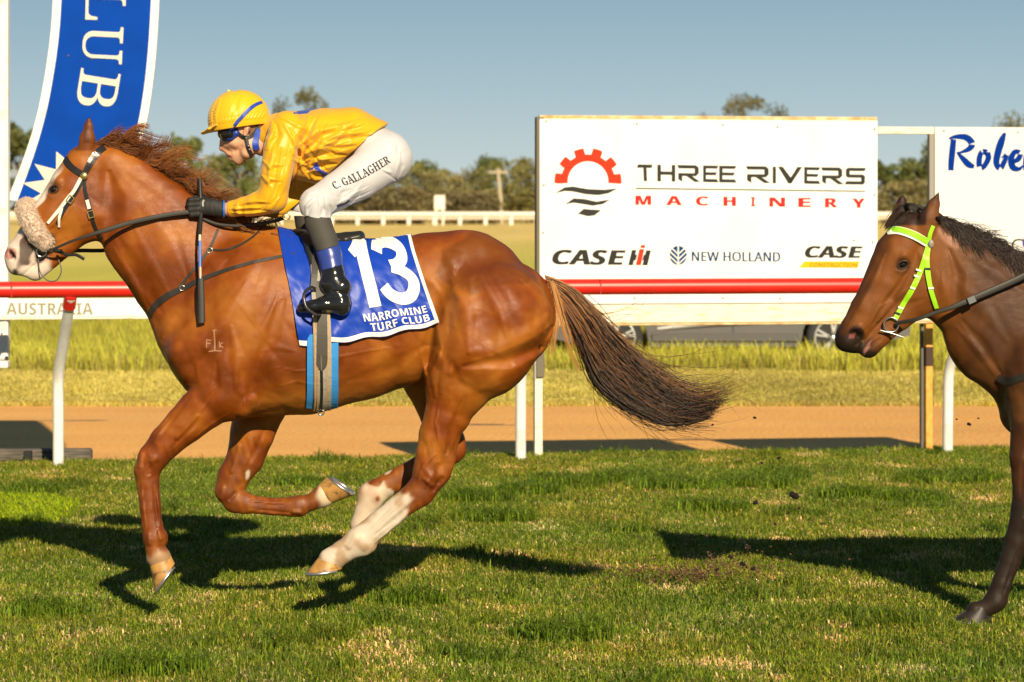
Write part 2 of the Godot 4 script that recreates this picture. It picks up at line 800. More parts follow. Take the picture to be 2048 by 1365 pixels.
func sheet(xs: Array, ds: Array, up: float, color: Callable, along := false) -> ArrayMesh:
	var V := PackedVector3Array()
	var C := PackedColorArray()
	var I := PackedInt32Array()
	for d: float in ds:
		for x: float in xs:
			var dd := d + (skew(x) if along else 0.0)
			V.append(gp(x, dd, up))
			C.append(color.call(x, dd))
	var w := xs.size()
	for j in ds.size() - 1:
		for i in w - 1:
			var a := j * w + i
			I.append_array(PackedInt32Array([a, a + w, a + w + 1, a, a + w + 1, a + 1]))
	var s := SurfaceTool.new()
	var arr := []
	arr.resize(Mesh.ARRAY_MAX)
	arr[Mesh.ARRAY_VERTEX] = V
	arr[Mesh.ARRAY_COLOR] = C
	arr[Mesh.ARRAY_INDEX] = I
	var am := ArrayMesh.new()
	am.add_surface_from_arrays(Mesh.PRIMITIVE_TRIANGLES, arr)
	s.create_from(am, 0)
	s.generate_normals()
	return s.commit()


func steps(a: float, b: float, n: int) -> Array:
	var r := []
	for i in n:
		r.append(lerpf(a, b, float(i) / n))
	return r


func field_color(x: float, d: float) -> Color:
	var n := noise.get_noise_2d(x * 9.0, d * 3.0) * 0.5 + 0.5
	var green := Color(0.46, 0.40, 0.08)
	var lime := Color(0.68, 0.60, 0.07)
	var gold := Color(0.96, 0.68, 0.19)
	var c := green.lerp(lime, smoothstep(33.0, 48.0, d))
	c = c.lerp(gold, smoothstep(80.0, 190.0, d + (n - 0.5) * 60.0))
	return c * (0.85 + 0.3 * n)


func setting() -> void:
	var xs := [-900.0, -300.0, -120.0, -60.0, -30.0, -16.0] + steps(-12.0, 12.0, 60) + [12.0, 16.0, 30.0, 60.0, 120.0, 300.0, 900.0]
	var ds := [2.0, 5.0] + steps(7.0, 20.4, 54) + steps(20.4, 21.4, 8) + steps(21.4, 29.0, 8) + steps(29.0, 33.0, 12) + steps(33.0, 50.0, 12) + [50.0, 60.0, 75.0, 95.0, 120.0, 150.0, 190.0, 240.0, 300.0, 360.0, 430.0, 600.0, 1000.0, 2500.0]
	var gm := mat(Color(1, 1, 1), 0.95, 0.0, true)
	weathered(gm, noise_tex(512, 0.02, 5, ramp(Color(0.55, 0.55, 0.55), Color(0.85, 0.85, 0.85), Color(1, 1, 1))), 0.9)
	var turf_col := func(x: float, d: float) -> Color:
		var s := d - skew(x)
		if s < 20.3:
			var n := noise.get_noise_2d(x * 30.0, d * 30.0) * 0.5 + 0.5
			return Color(0.10, 0.125, 0.02).lerp(Color(0.24, 0.18, 0.06), smoothstep(0.5, 0.9, n))
		if d < 29.0:
			return Color(0.35, 0.2, 0.08)
		return field_color(x, d)
	tag(part("ground", sheet(xs, ds, 0.0, turf_col), gm), "", "", "", "structure")
	# the sand of the inner track
	var dm := mat(Color(1, 1, 1), 0.95, 0.0, true)
	weathered(dm, noise_tex(1024, 0.03, 8, ramp(Color(0.80, 0.77, 0.72), Color(0.93, 0.92, 0.90), Color(1, 1, 1)), 5), 0.55)
	dm.heightmap_enabled = true
	dm.heightmap_texture = noise_tex(512, 0.05, 18)
	dm.heightmap_scale = 1.2
	var dirt_col := func(x: float, d: float) -> Color:
		var n := noise.get_noise_2d(x * 6.0, d * 60.0) * 0.5 + 0.5
		var n2 := noise2.get_noise_2d(x * 14.0, d * 20.0)
		return Color(0.88, 0.43, 0.10).lerp(Color(0.92, 0.50, 0.16), n) * (1.0 + 0.10 * n2)
	var dxs := [-120.0, -60.0, -30.0, -16.0] + steps(-12.0, 12.0, 120) + [12.0, 16.0, 30.0, 60.0, 120.0]
	var dirt_d := []
	for i in 60:
		dirt_d.append(20.62 + 8.9 * i / 59.0)
	var V := PackedVector3Array()
	var C := PackedColorArray()
	var I := PackedInt32Array()
	for j in dirt_d.size():
		for x: float in dxs:
			var k := float(j) / (dirt_d.size() - 1)
			var d := lerpf(20.62 + skew(x), 29.35 + 0.12 * noise.get_noise_2d(x * 25.0, 7.0), k)
			V.append(gp(x, d, 0.006 + 0.012 * noise.get_noise_2d(x * 12.0, d * 50.0)* smoothstep(0.0, 0.1, k)*smoothstep(1.0,0.9,k)))
			C.append(dirt_col.call(x, d))
	for j in dirt_d.size() - 1:
		for i in dxs.size() - 1:
			var a := j * dxs.size() + i
			I.append_array(PackedInt32Array([a, a + dxs.size(), a + dxs.size() + 1, a, a + dxs.size() + 1, a + 1]))
	var arr := []
	arr.resize(Mesh.ARRAY_MAX)
	arr[Mesh.ARRAY_VERTEX] = V
	arr[Mesh.ARRAY_COLOR] = C
	arr[Mesh.ARRAY_INDEX] = I
	var am := ArrayMesh.new()
	am.add_surface_from_arrays(Mesh.PRIMITIVE_TRIANGLES, arr)
	var s := SurfaceTool.new()
	s.create_from(am, 0)
	s.generate_normals()
	tag(part("dirt_track", s.commit(), dm), "", "", "", "structure")


# ---------------------------------------------------------------- grass
func tuft(blades: int, spread: float, h: float, w: float, lean: float, cols: Array) -> ArrayMesh:
	var s := SurfaceTool.new()
	s.begin(Mesh.PRIMITIVE_TRIANGLES)
	for i in blades:
		var a := rng.randf() * TAU
		var r := sqrt(rng.randf()) * spread
		var p := Vector3(cos(a) * r, -0.006, sin(a) * r)
		var hh := h * rng.randf_range(0.55, 1.15)
		var la := rng.randf() * TAU
		var ln := Vector3(cos(la), 0, sin(la)) * hh * lean * rng.randf_range(0.2, 1.2)
		var side := Vector3(cos(la + 1.57), 0, sin(la + 1.57)).rotated(Vector3.UP, rng.randf_range(-0.9, 0.9)) * w * rng.randf_range(0.6, 1.2) * 0.5
		var c: Color = cols[rng.randi() % cols.size()] * rng.randf_range(0.5, 1.4)
		var m := p + Vector3(0, hh * 0.6, 0) + ln * 0.35
		var t := p + Vector3(0, hh * (1.0 - 0.25 * lean), 0) + ln
		var vs := [p - side, m - side * 0.8, m + side * 0.8, p - side, m + side * 0.8, p + side, m - side * 0.8, t, m + side * 0.8]
		for k in 9:
			var q := k / 3 * 3
			s.set_color(c)
			s.set_normal((vs[q + 2] - vs[q]).cross(vs[q + 1] - vs[q]).normalized())
			s.add_vertex(vs[k])
	return s.commit()


func scatter(called: String, mesh: Mesh, m: Material, places: Array, colors: Array) -> void:
	var mm := MultiMesh.new()
	mm.transform_format = MultiMesh.TRANSFORM_3D
	mm.use_colors = true
	mm.mesh = mesh
	mm.instance_count = places.size()
	var buf := PackedFloat32Array()
	buf.resize(places.size() * 16)
	for i in places.size():
		var t: Transform3D = places[i]
		var b := t.basis
		var o := i * 16
		buf[o] = b.x.x; buf[o + 1] = b.y.x; buf[o + 2] = b.z.x; buf[o + 3] = t.origin.x
		buf[o + 4] = b.x.y; buf[o + 5] = b.y.y; buf[o + 6] = b.z.y; buf[o + 7] = t.origin.y
		buf[o + 8] = b.x.z; buf[o + 9] = b.y.z; buf[o + 10] = b.z.z; buf[o + 11] = t.origin.z
		var c: Color = colors[i]
		buf[o + 12] = c.r; buf[o + 13] = c.g; buf[o + 14] = c.b; buf[o + 15] = 1.0
	mm.buffer = buf
	var o := MultiMeshInstance3D.new()
	o.multimesh = mm
	o.material_override = m
	o.name = numbered(called)
	add_child(o)
	o.set_meta("kind", "stuff")


func grass() -> void:
	var gm := mat(Color(1, 1, 1), 0.55, 0.0, true)
	gm.backlight_enabled = true
	gm.backlight = Color(0.55, 0.55, 0.3)
	gm.metallic_specular = 0.35
	var green := [Color(0.135, 0.215, 0.012), Color(0.090, 0.165, 0.010), Color(0.19, 0.255, 0.016), Color(0.26, 0.285, 0.03)]
	var straw := [Color(0.66, 0.48, 0.22), Color(0.55, 0.38, 0.17), Color(0.74, 0.56, 0.28)]
	var dark := [Color(0.095, 0.155, 0.010), Color(0.135, 0.20, 0.014), Color(0.19, 0.235, 0.02), Color(0.07, 0.12, 0.010)]
	var kinds := [tuft(16, 0.06, 0.040, 0.0040, 0.75, green), tuft(15, 0.065, 0.048, 0.0044, 0.9, green + [Color(0.35, 0.28, 0.09)]), tuft(9, 0.05, 0.034, 0.006, 1.2, straw), tuft(22, 0.07, 0.085, 0.0050, 0.9, dark)]
	var P := [[], [], [], []]
	var K := [[], [], [], []]
	for i in 84000:
		var d := 9.3 + 11.2 * pow(rng.randf(), 0.85)
		var hw := 0.186 * d + 2.0
		var x := rng.randf_range(-hw, hw)
		d += skew(x) * smoothstep(14.0, 20.0, d)
		var a := noise.get_noise_2d(x * 45.0, d * 30.0)
		var b := noise2.get_noise_2d(x * 90.0, d * 70.0)
		var dry := a * 0.35 + b * 0.85
		var k := 0 if rng.randf() < 0.6 else 1
		if dry > 0.2 and rng.randf() < smoothstep(0.15, 0.6, dry) * 0.6:
			k = 2
		elif rng.randf() < 0.13:
			k = 2
		elif noise.get_noise_2d(x * 60.0 + 300.0, d * 45.0) > 0.42 and rng.randf() < 0.3:
			k = 3
		var sc := rng.randf_range(0.75, 1.25) * (1.0 + 0.25 * smoothstep(19.0, 20.2, d - skew(x)))
		var t := Transform3D(Basis(Vector3.UP, rng.randf() * TAU).scaled(Vector3(sc, sc * rng.randf_range(0.7, 1.2), sc)), gp(x, d))
		P[k].append(t)
		var tone := 1.0 + 0.22 * b + 0.2 * a
		var yel := clampf(0.5 + a, 0.0, 1.0)
		K[k].append(Color(tone * (0.9 + 0.3 * yel), tone, tone * 0.95))
	# taller clumps, each where the photograph shows a darker tuft
	for c in [[1150, 955, 0.42], [1240, 950, 0.3], [1350, 965, 0.4], [1520, 960, 0.45], [1560, 945, 0.3], [1825, 990, 0.25], [1690, 985, 0.22], [1000, 1030, 0.3], [960, 990, 0.3], [605, 960, 0.22], [820, 1195, 0.2], [90, 1215, 0.25], [290, 1330, 0.3], [1130, 1260, 0.3], [70, 975, 0.25], [1420, 1010, 0.3], [1060, 975, 0.3], [1900, 950, 0.5]]:
		var d: float = LENS * 1.75 / (c[1] + 14.0 - 415.0)
		var x: float = (c[0] - 1024.0) / LENS * d
		for i in int(c[2] * 250):
			var a := rng.randf() * TAU
			var r: float = sqrt(rng.randf()) * c[2] * 0.62
			var sc := rng.randf_range(0.8, 1.3)
			P[3].append(Transform3D(Basis(Vector3.UP, rng.randf() * TAU).scaled(Vector3(sc, sc * 1.15, sc)), gp(x + cos(a) * r, d + sin(a) * r * 0.9)))
			K[3].append(Color.WHITE * rng.randf_range(0.9, 1.5))
	# a bright lime patch of weed by the left edge
	for i in 900:
		var a := rng.randf() * TAU
		var r := sqrt(rng.randf())
		var d := 16.3 + sin(a) * r * 0.9
		var x := -2.95 + cos(a) * r * 0.42
		P[0].append(Transform3D(Basis(Vector3.UP, rng.randf() * TAU).scaled(Vector3(1.2, 1.5, 1.2)), gp(x, d)))
		K[0].append(Color(2.0, 1.9, 0.6) * rng.randf_range(0.7, 1.2))
	scatter("turf_grass", kinds[0], gm, P[0], K[0])
	scatter("turf_grass", kinds[1], gm, P[1], K[1])
	scatter("dry_grass", kinds[2], gm, P[2], K[2])
	scatter("grass_clump", kinds[3], gm, P[3], K[3])
	# rough grass beyond the sand
	var low := tuft(14, 0.12, 0.075, 0.007, 0.9, [Color(0.56, 0.50, 0.10), Color(0.66, 0.54, 0.17), Color(0.42, 0.42, 0.06)])
	var tall := tuft(12, 0.13, 0.26, 0.008, 0.45, [Color(0.44, 0.42, 0.055), Color(0.50, 0.44, 0.09), Color(0.36, 0.36, 0.04), Color(0.60, 0.46, 0.17)])
	var Q := [[], []]
	var KQ := [[], []]
	for i in 52000:
		var d := 29.2 + 25.0 * pow(rng.randf(), 1.5)
		var x := rng.randf_range(-1, 1) * (0.183 * d + 2.2)
		var n := noise.get_noise_2d(x * 12.0, d * 12.0)
		var k := 1 if d + n * 0.8 > 33.2 else 0
		if d < 29.6 and rng.randf() < 0.5:
			k = 0
		var sc := rng.randf_range(0.7, 1.25) * (1.0 if k == 0 else 1.0 + 0.4 * n)
		Q[k].append(Transform3D(Basis(Vector3.UP, rng.randf() * TAU).scaled(Vector3(sc * 1.2, sc, sc * 1.2)), gp(x, d)))
		var tone := 1.0 + 0.45 * n + rng.randf_range(-0.12, 0.12)
		KQ[k].append(Color(tone, tone, tone * 0.9))
	scatter("meadow_grass", low, gm, Q[0], KQ[0])
	scatter("tall_grass", tall, gm, Q[1], KQ[1])


# ---------------------------------------------------------------- far trees
func make_tree(h: float, w: float, sparse: bool, tone: Color, seed_: int, low := 0.12) -> Array:
	var r := RandomNumberGenerator.new()
	r.seed = seed_
	var s := st()
	var limbs := []
	var lean := Vector3(r.randf_range(-0.06, 0.06), 0, 0) * h
	var top := Vector3(0, h * 0.72, 0) + lean
	bar(s, [Vector3(0, -0.3, 0), Vector3(0, h * 0.3, 0) + lean * 0.3, top], [h * 0.022, h * 0.016, h * 0.006], 7)
	for i in 7:
		var y := r.randf_range(0.3, 0.65) * h
		var a := r.randf() * TAU
		var e := Vector3(cos(a) * w * 0.36, y + r.randf_range(0.1, 0.28) * h, sin(a) * w * 0.36)
		limbs.append(e)
		bar(s, [Vector3(0, y, 0) + lean * 0.5, (Vector3(0, y, 0) + e) * 0.5 + Vector3(0, h * 0.03, 0), e], [h * 0.009, h * 0.007, h * 0.003], 5)
	var trunk := done(s)
	var c := SurfaceTool.new()
	c.begin(Mesh.PRIMITIVE_TRIANGLES)
	var clumps := 11 if sparse else 34
	for k in clumps:
		var o: Vector3
		var cr: float
		if sparse:
			var a := r.randf() * TAU
			o = Vector3(cos(a) * w * 0.38 * sqrt(r.randf()), h * r.randf_range(0.62, 0.93), sin(a) * w * 0.35 * sqrt(r.randf()))
			cr = w * r.randf_range(0.11, 0.19)
		else:
			var a := r.randf() * TAU
			var y := r.randf_range(low, 0.9)
			var taper := sqrt(maxf(0.05, 1.0 - pow(absf(y - 0.45) / 0.55, 2.2)))
			o = Vector3(cos(a) * w * 0.42 * taper * sqrt(r.randf()), h * y, sin(a) * w * 0.42 * taper * sqrt(r.randf()))
			cr = w * r.randf_range(0.11, 0.2)
		var ct := tone * r.randf_range(0.75, 1.3)
		ct = ct.lerp(Color(ct.r * 1.3, ct.g * 1.05, ct.b), r.randf() * 0.6)
		for q in (170 if sparse else 110):
			var d := Vector3(r.randfn(), r.randfn() * 0.75, r.randfn()).normalized() * cr * pow(r.randf(), 0.4)
			d.y *= 0.8
			var p := o + d
			var u := Vector3(r.randfn(), r.randfn(), r.randfn()).normalized()
			var v := u.cross(Vector3(r.randfn(), r.randfn(), r.randfn())).normalized()
			var sz := r.randf_range(0.10, 0.24)
			var col := ct * r.randf_range(0.8, 1.2)
			var nn := v.cross(u)
			for e in [-u - v * 0.5, u * 0.9 - v * 0.6, v, -u - v * 0.5, v, -u * 0.9 + v * 0.7]:
				c.set_color(col)
				c.set_normal(nn)
				c.add_vertex(p + e * sz)
	return [trunk, c.commit()]


func tree_at(kind: Array, called: String, label: String, px: float, depth: float, sx: float, sy: float, turn: float) -> void:
	var x := (px - 1024.0) / LENS * depth
	var t := thing(called, label, "tree", gp(x, depth), turn, "trees along the far side of the course")
	var tr := part("trunk", kind[0], M.bark, t, true)
	var cr := part("crown", kind[1], M.leaf, t, true)
	tr.scale = Vector3(sx, sy, sx)
	cr.scale = tr.scale


func trees() -> void:
	M.bark = mat(Color(0.32, 0.27, 0.2), 0.9)
	M.leaf = mat(Color(1, 1, 1), 0.65, 0.0, true)
	M.leaf.backlight_enabled = true
	M.leaf.backlight = Color(0.3, 0.3, 0.15)
	var olive := Color(0.165, 0.16, 0.045)
	var green := Color(0.12, 0.15, 0.035)
	var grey := Color(0.19, 0.175, 0.07)
	var kinds := {
		"bush": make_tree(8.0, 9.0, false, olive, 11, 0.06), "green": make_tree(9.0, 7.5, false, green, 12), "wide": make_tree(8.0, 11.0, false, olive * 0.9, 13, 0.08),
		"grey": make_tree(7.5, 8.0, false, grey, 14, 0.06), "tall": make_tree(17.5, 13.0, true, olive * 0.65, 15), "cone": make_tree(10.0, 6.0, false, green * 0.85, 16, 0.08),
		"small": make_tree(5.0, 8.0, false, Color(0.155, 0.13, 0.058), 17, 0.03),
	}
	var labels := {
		"bush": "olive rounded gum tree", "green": "dark green bushy tree", "wide": "broad low olive tree", "grey": "grey-green scrubby tree",
		"tall": "tall sparse gum tree", "cone": "narrow dark pine-like tree", "small": "low brownish shrubby tree",
	}
	# [kind, pixel column, depth, top row, width factor, where]
	var rows := [
		["cone", 40, 335, 232, 1.2, "between the white pillar and the blue arch"], ["wide", -60, 380, 300, 1.0, "left of the white pillar"],
		["green", 370, 350, 268, 1.1, "behind the chestnut horse's mane"], ["bush", 310, 390, 318, 1.0, "behind the horse's ears"],
		["bush", 425, 400, 305, 0.9, "just left of the jockey's chin"], ["green", 475, 380, 300, 1.0, "below the jockey's face"],
		["wide", 540, 400, 305, 0.9, "behind the jockey's arm"], ["grey", 400, 335, 345, 1.0, "behind the flying mane"], ["small", 455, 335, 378, 0.8, "above the gloved hand"],
		["tall", 600, 400, 180, 0.75, "rising above the jockey's back"], ["bush", 640, 400, 310, 1.0, "behind the jockey's waist"], ["wide", 740, 390, 330, 1.0, "behind the jockey's thigh"],
		["bush", 815, 380, 325, 0.8, "at the back of the white breeches"], ["green", 850, 400, 318, 0.75, "right of the white breeches"], ["grey", 880, 370, 345, 0.9, "behind the white marker board"],
		["bush", 905, 400, 335, 0.8, "just right of the white marker board"], ["wide", 945, 390, 338, 0.7, "between the marker board and the power pole"], ["green", 985, 410, 310, 0.9, "behind the power pole"],
		["bush", 1028, 390, 312, 0.85, "right of the power pole"], ["wide", 1066, 360, 325, 0.9, "at the left edge of the big sign"], ["small", 700, 337, 388, 1.1, "behind the far rail below the breeches"],
		["small", 790, 335, 380, 1.2, "behind the far rail left of the marker board"], ["small", 940, 340, 385, 1.1, "behind the far rail left of the power pole"],
		["bush", 1130, 390, 320, 1.0, "hidden behind the left part of the big sign"], ["wide", 1230, 400, 320, 1.0, "hidden behind the gear of the big sign"], ["bush", 1340, 390, 315, 1.0, "hidden behind the middle of the big sign"],
		["tall", 1510, 400, 192, 1.0, "rising above the middle of the big sign"], ["tall", 1425, 420, 232, 0.5, "just showing above the big sign, lower one"], ["wide", 1620, 390, 320, 1.0, "hidden behind the big sign's right part"],
		["cone", 1765, 370, 312, 0.9, "at the right edge of the big sign"], ["bush", 1800, 390, 345, 0.8, "in the gap between the two signs"], ["cone", 1845, 360, 298, 1.3, "in the gap left of the orange post"],
		["green", 1885, 370, 275, 1.0, "behind the left edge of the second sign"], ["wide", 2020, 380, 236, 0.8, "showing above the second sign"], ["bush", 1960, 390, 330, 1.0, "hidden behind the second sign"],
		["grey", 1810, 335, 362, 0.9, "low in the gap between the two signs"], ["bush", 2120, 390, 320, 1.0, "beyond the right end of the picture"],
	]
	var beyond := ["first", "second", "third", "fourth", "fifth", "sixth"]
	for k in 6:
		rows.append([["bush", "wide", "green"][k % 3], -190 - k * 120, 385 + (k * 37) % 40, 300 + (k * 53) % 40, 1.1, beyond[k] + " one beyond the left edge"])
		rows.append([["wide", "green", "bush"][k % 3], 2230 + k * 115, 385 + (k * 41) % 40, 300 + (k * 47) % 40, 1.1, beyond[k] + " one beyond the right edge"])
	var i := 0
	for r in rows:
		var hs := {"bush": 8.0, "green": 9.0, "wide": 8.0, "grey": 7.5, "tall": 17.5, "cone": 10.0, "small": 5.0}
		var d: float = r[2]
		var hh: float = 1.98 + (415.0 - r[3]) / LENS * d
		tree_at(kinds[r[0]], {"tall": "gum_tree", "cone": "pine_tree", "small": "shrub_tree"}.get(r[0], "bushy_tree"), labels[r[0]] + " " + r[5], r[1], d, r[4], hh / (hs[r[0]] * 0.97), i * 1.3)
		i += 1


# ---------------------------------------------------------------- rails and boards
const TURN := 0.1742


# drawing position on the plane of the boards (local x along it, height)
func sg(px: float, py: float) -> Vector2:
	var k := (px - 1024.0) / LENS
	var x := k * 19.8 / (1.0 - 0.176 * k)
	return Vector2(x / cos(TURN), 1.75 - (py - 415.0) / LENS * (19.8 + 0.176 * x))


func zs(zx: float, zy: float) -> Vector2:
	return sg(1050.0 + zx * 0.3662, 200.0 + zy * 0.3662)


func zpoly(pts: Array) -> PackedVector2Array:
	var r := PackedVector2Array()
	for p in pts:
		r.append(zs(p[0], p[1]))
	return r


func zone(x0: float, y0: float, x1: float, y1: float, dy: float, slant := 0.0) -> Callable:
	# rectangle of the drawing with its right end dy lower; slant leans the letters
	return func(q: Vector2) -> Vector3:
		var p := zs(lerpf(x0, x1, q.x) + slant * q.y, lerpf(y1, y0, q.y) + dy * q.x)
		return Vector3(p.x, p.y, 0.009)


func paint(called: String, s: SurfaceTool, c: Color, parent: Node3D) -> void:
	var pm := mat(c, 0.8)
	pm.metallic_specular = 0.2
	part(called, done(s), pm, parent, true)


func board_line(back := 0.0) -> Transform3D:
	return Transform3D(Basis(Vector3.UP, TURN), Vector3(0, 0, CAM_D - 19.8 - back))


func rivers_letter(s: SurfaceTool, ch: String, map: Callable) -> void:
	# wide square capitals with slanted stroke ends, drawn in a unit cell
	var bars := {
		"T": [[[0.0, 1.0], [1.05, 1.0], [0.98, 0.80], [-0.07, 0.80]], [[0.38, 0.80], [0.62, 0.80], [0.66, 0.0], [0.42, 0.0]]],
		"H": [[[0.0, 1.0], [0.2, 1.0], [0.2, 0.0], [0.0, 0.0]], [[0.8, 1.0], [1.0, 1.0], [1.0, 0.0], [0.8, 0.0]], [[0.2, 0.60], [0.8, 0.60], [0.8, 0.40], [0.2, 0.40]]],
		"R": [[[-0.05, 1.0], [0.86, 1.0], [1.0, 0.86], [1.0, 0.5], [0.86, 0.34], [0.80, 0.34], [0.80, 0.80], [0.02, 0.80]], [[0.0, 0.52], [0.80, 0.52], [0.80, 0.34], [0.0, 0.34]], [[0.0, 0.34], [0.2, 0.34], [0.2, 0.0], [0.0, 0.14]], [[0.40, 0.34], [0.68, 0.34], [1.08, 0.0], [0.80, 0.0]]],
		"E": [[[0.0, 1.0], [1.05, 1.0], [0.95, 0.82], [0.0, 0.82]], [[0.0, 0.82], [0.2, 0.82], [0.2, 0.19], [0.0, 0.19]], [[0.2, 0.60], [0.95, 0.60], [0.86, 0.42], [0.2, 0.42]], [[0.0, 0.19], [0.95, 0.19], [1.05, 0.0], [0.0, 0.0]]],
		"I": [[[0.0, 1.0], [1.0, 1.0], [1.0, 0.0], [0.0, 0.0]]],
		"V": [[[-0.1, 1.0], [0.14, 1.0], [0.58, 0.3], [0.50, 0.0], [0.42, 0.0]], [[0.88, 1.0], [1.12, 1.0], [0.58, 0.0], [0.50, 0.0], [0.50, 0.28]]],
		"S": [[[0.1, 1.0], [1.05, 1.0], [0.98, 0.81], [0.05, 0.81], [0.0, 0.88]], [[0.0, 0.88], [0.05, 0.81], [0.2, 0.81], [0.2, 0.60], [0.0, 0.50]], [[0.0, 0.50], [0.2, 0.60], [0.9, 0.60], [1.0, 0.50], [0.9, 0.41], [0.1, 0.41]], [[0.8, 0.41], [0.9, 0.41], [1.0, 0.50], [1.0, 0.12], [0.8, 0.19]], [[-0.05, 0.0], [0.02, 0.19], [0.8, 0.19], [1.0, 0.12], [0.9, 0.0]]],
	}
	for b in bars[ch]:
		var poly := PackedVector2Array()
		for p in b:
			var w: Vector3 = map.call(Vector2(p[0], p[1]))
			poly.append(Vector2(w.x, w.y))
		plate(s, poly, 0.0, Transform3D(Basis(), Vector3(0, 0, 0.009)))


func big_sign() -> void:
	var t := thing("advertising_sign", "large white advertising board with a red half gear and black lettering", "sign", board_line().origin, TURN)
	var a := sg(1079, 238)
	var b := sg(1755, 252)
	var y0 := sg(1400, 607).y
	var s := st()
	var w := b.x - a.x
	box_at(s, Vector3(a.x + w * 0.5, (a.y + y0) * 0.5, 0.0), Vector3(w, a.y - y0, 0.014), 0.002)
	var wm := mat(Color(1, 1, 1), 0.4)
	weathered(wm, noise_tex(256, 0.01, 31, ramp(Color(0.80, 0.79, 0.77), Color(0.84, 0.835, 0.82), Color(0.86, 0.855, 0.845))), 0.7)
	M.board = wm
	part("panel", done(s), wm, t, true)
	# timber frame: cream painted, worn to yellow at its edges
	M.cream = mat(Color(1, 1, 1), 0.7)
	weathered(M.cream, noise_tex(512, 0.02, 32, ramp(Color(0.66, 0.52, 0.30), Color(0.80, 0.74, 0.58), Color(0.84, 0.80, 0.68), 0.3), 5), 0.8)
	M.cream.uv1_scale = Vector3(0.5, 3.0, 0.5)
	M.rust = mat(Color(1, 1, 1), 0.85)
	weathered(M.rust, noise_tex(256, 0.04, 33, ramp(Color(0.48, 0.30, 0.12), Color(0.66, 0.48, 0.24), Color(0.76, 0.64, 0.42))), 0.9)
	s = st()
	box_at(s, Vector3(a.x + w * 0.5, a.y + 0.010, -0.022), Vector3(w, 0.034, 0.05))
	part("top_rail", done(s), M.rust, t, true)
	s = st()
	box_at(s, Vector3(a.x + 0.006, (a.y + 0.02) * 0.5 + 0.28, -0.031), Vector3(0.056, a.y - 0.55, 0.07))
	part("post", done(s), mat(Color(0.16, 0.14, 0.10), 0.8), t, true)
	s = st()
	box_at(s, Vector3(a.x - 0.002, 0.36, -0.045), Vector3(0.055, 0.83, 0.06))
	part("post_foot", done(s), M.cream, t, true)
	# two planks under the panel
	s = st()
	box_at(s, Vector3((a.x + 3.9) * 0.5 - 0.1, y0 - 0.012, -0.035), Vector3(3.9 - a.x, 0.14, 0.04))
	part("plank", done(s), M.board, t, true)
	var p1 := sg(1400, 609).y
	var p2 := sg(1400, 646).y
	s = st()
	box_at(s, Vector3((a.x + 3.9) * 0.5 - 0.1, (p1 + p2) * 0.5, -0.012), Vector3(3.9 - a.x, p1 - p2, 0.045), 0.006)
	part("plank", done(s), M.cream, t, true)
	s = st()
	box_at(s, Vector3((a.x + 3.9) * 0.5 - 0.1, p2 - 0.009, -0.02), Vector3(3.9 - a.x, 0.016, 0.05))
	part("plank_edge", done(s), M.rust, t, true)
	# lettering and emblems
	var dark := Color(0.042, 0.042, 0.038)
	var red := Color(0.78, 0.045, 0.02)
	s = st()
	var gc := Vector2(343, 440)
	var out := []
	for i in range(0, 181):
		var ang := 184.0 - i * (188.0 / 180.0)
		var near_ := 99.0
		for k in 6:
			near_ = minf(near_, absf(ang - (174.0 - k * 33.8)))
		var r := lerpf(183.0, 148.0, smoothstep(8.3, 10.6, near_))
		out.append([gc.x + cos(deg_to_rad(ang)) * r, gc.y - sin(deg_to_rad(ang)) * r + 6.0])
	for i in range(180, -1, -1):
		var ang := 184.0 - i * (188.0 / 180.0)
		out.append([gc.x + cos(deg_to_rad(ang)) * 111.0, gc.y - sin(deg_to_rad(ang)) * 111.0 + 6.0])
	plate(s, zpoly(out), 0.0, Transform3D(Basis(), Vector3(0, 0, 0.009)))
	paint("gear_emblem", s, red, t)
	s = st()
	for wv in [
		[[163, 510], [215, 478], [260, 473], [340, 487], [430, 491], [505, 484], [455, 510], [400, 520], [330, 515], [260, 500], [215, 497]],
		[[219, 570], [265, 538], [320, 541], [390, 556], [464, 544], [424, 569], [370, 578], [310, 568], [265, 561]],
		[[287, 622], [320, 595], [350, 598], [414, 602], [380, 630], [345, 636], [310, 627]]]:
		plate(s, zpoly(wv), 0.0, Transform3D(Basis(), Vector3(0, 0, 0.009)))
	paint("wave_emblem", s, dark, t)
	s = st()
	var x0 := [616, 722, 836, 972, 1060, 1212, 1352, 1392, 1524, 1622, 1752]
	var x1 := [692, 820, 948, 1052, 1150, 1330, 1370, 1500, 1608, 1732, 1856]
	var word := "THREERIVERS"
	for i in 11:
		var y: float = 352.0 + (x0[i] - 608.0) / 1250.0 * 20.0
		rivers_letter(s, word[i], zone(x0[i], y, x1[i], y + 91.0, 1.5))
	paint("lettering", s, dark, t)
	s = st()
	plate(s, zpoly([[604, 480], [1857, 496], [1857, 502], [604, 487]]), 0.0, Transform3D(Basis(), Vector3(0, 0, 0.009)))
	paint("rule_line", s, Color(0.10, 0.11, 0.06), t)
	s = st()
	var cx := [645, 813, 967, 1117, 1245, 1377, 1526, 1672, 1822]
	for i in 9:
		var hw := 9.0 if i == 4 else (41.0 if i in [0, 1, 5] else 32.0)
		var y := 523.0 + i * 2.0
		s = st()
		for o in [[-2.0, 0.0], [2.0, 0.0004]]:
			letter(s, "MACHINERY"[i], func(q: Vector2) -> Vector3: return zone(cx[i] - hw + o[0], y, cx[i] + hw + o[0], y + 50.0, 0.0).call(q) + Vector3(0, 0, o[1]))
		paint("letter", s, Color(0.62, 0.03, 0.03), t)
	s = st()
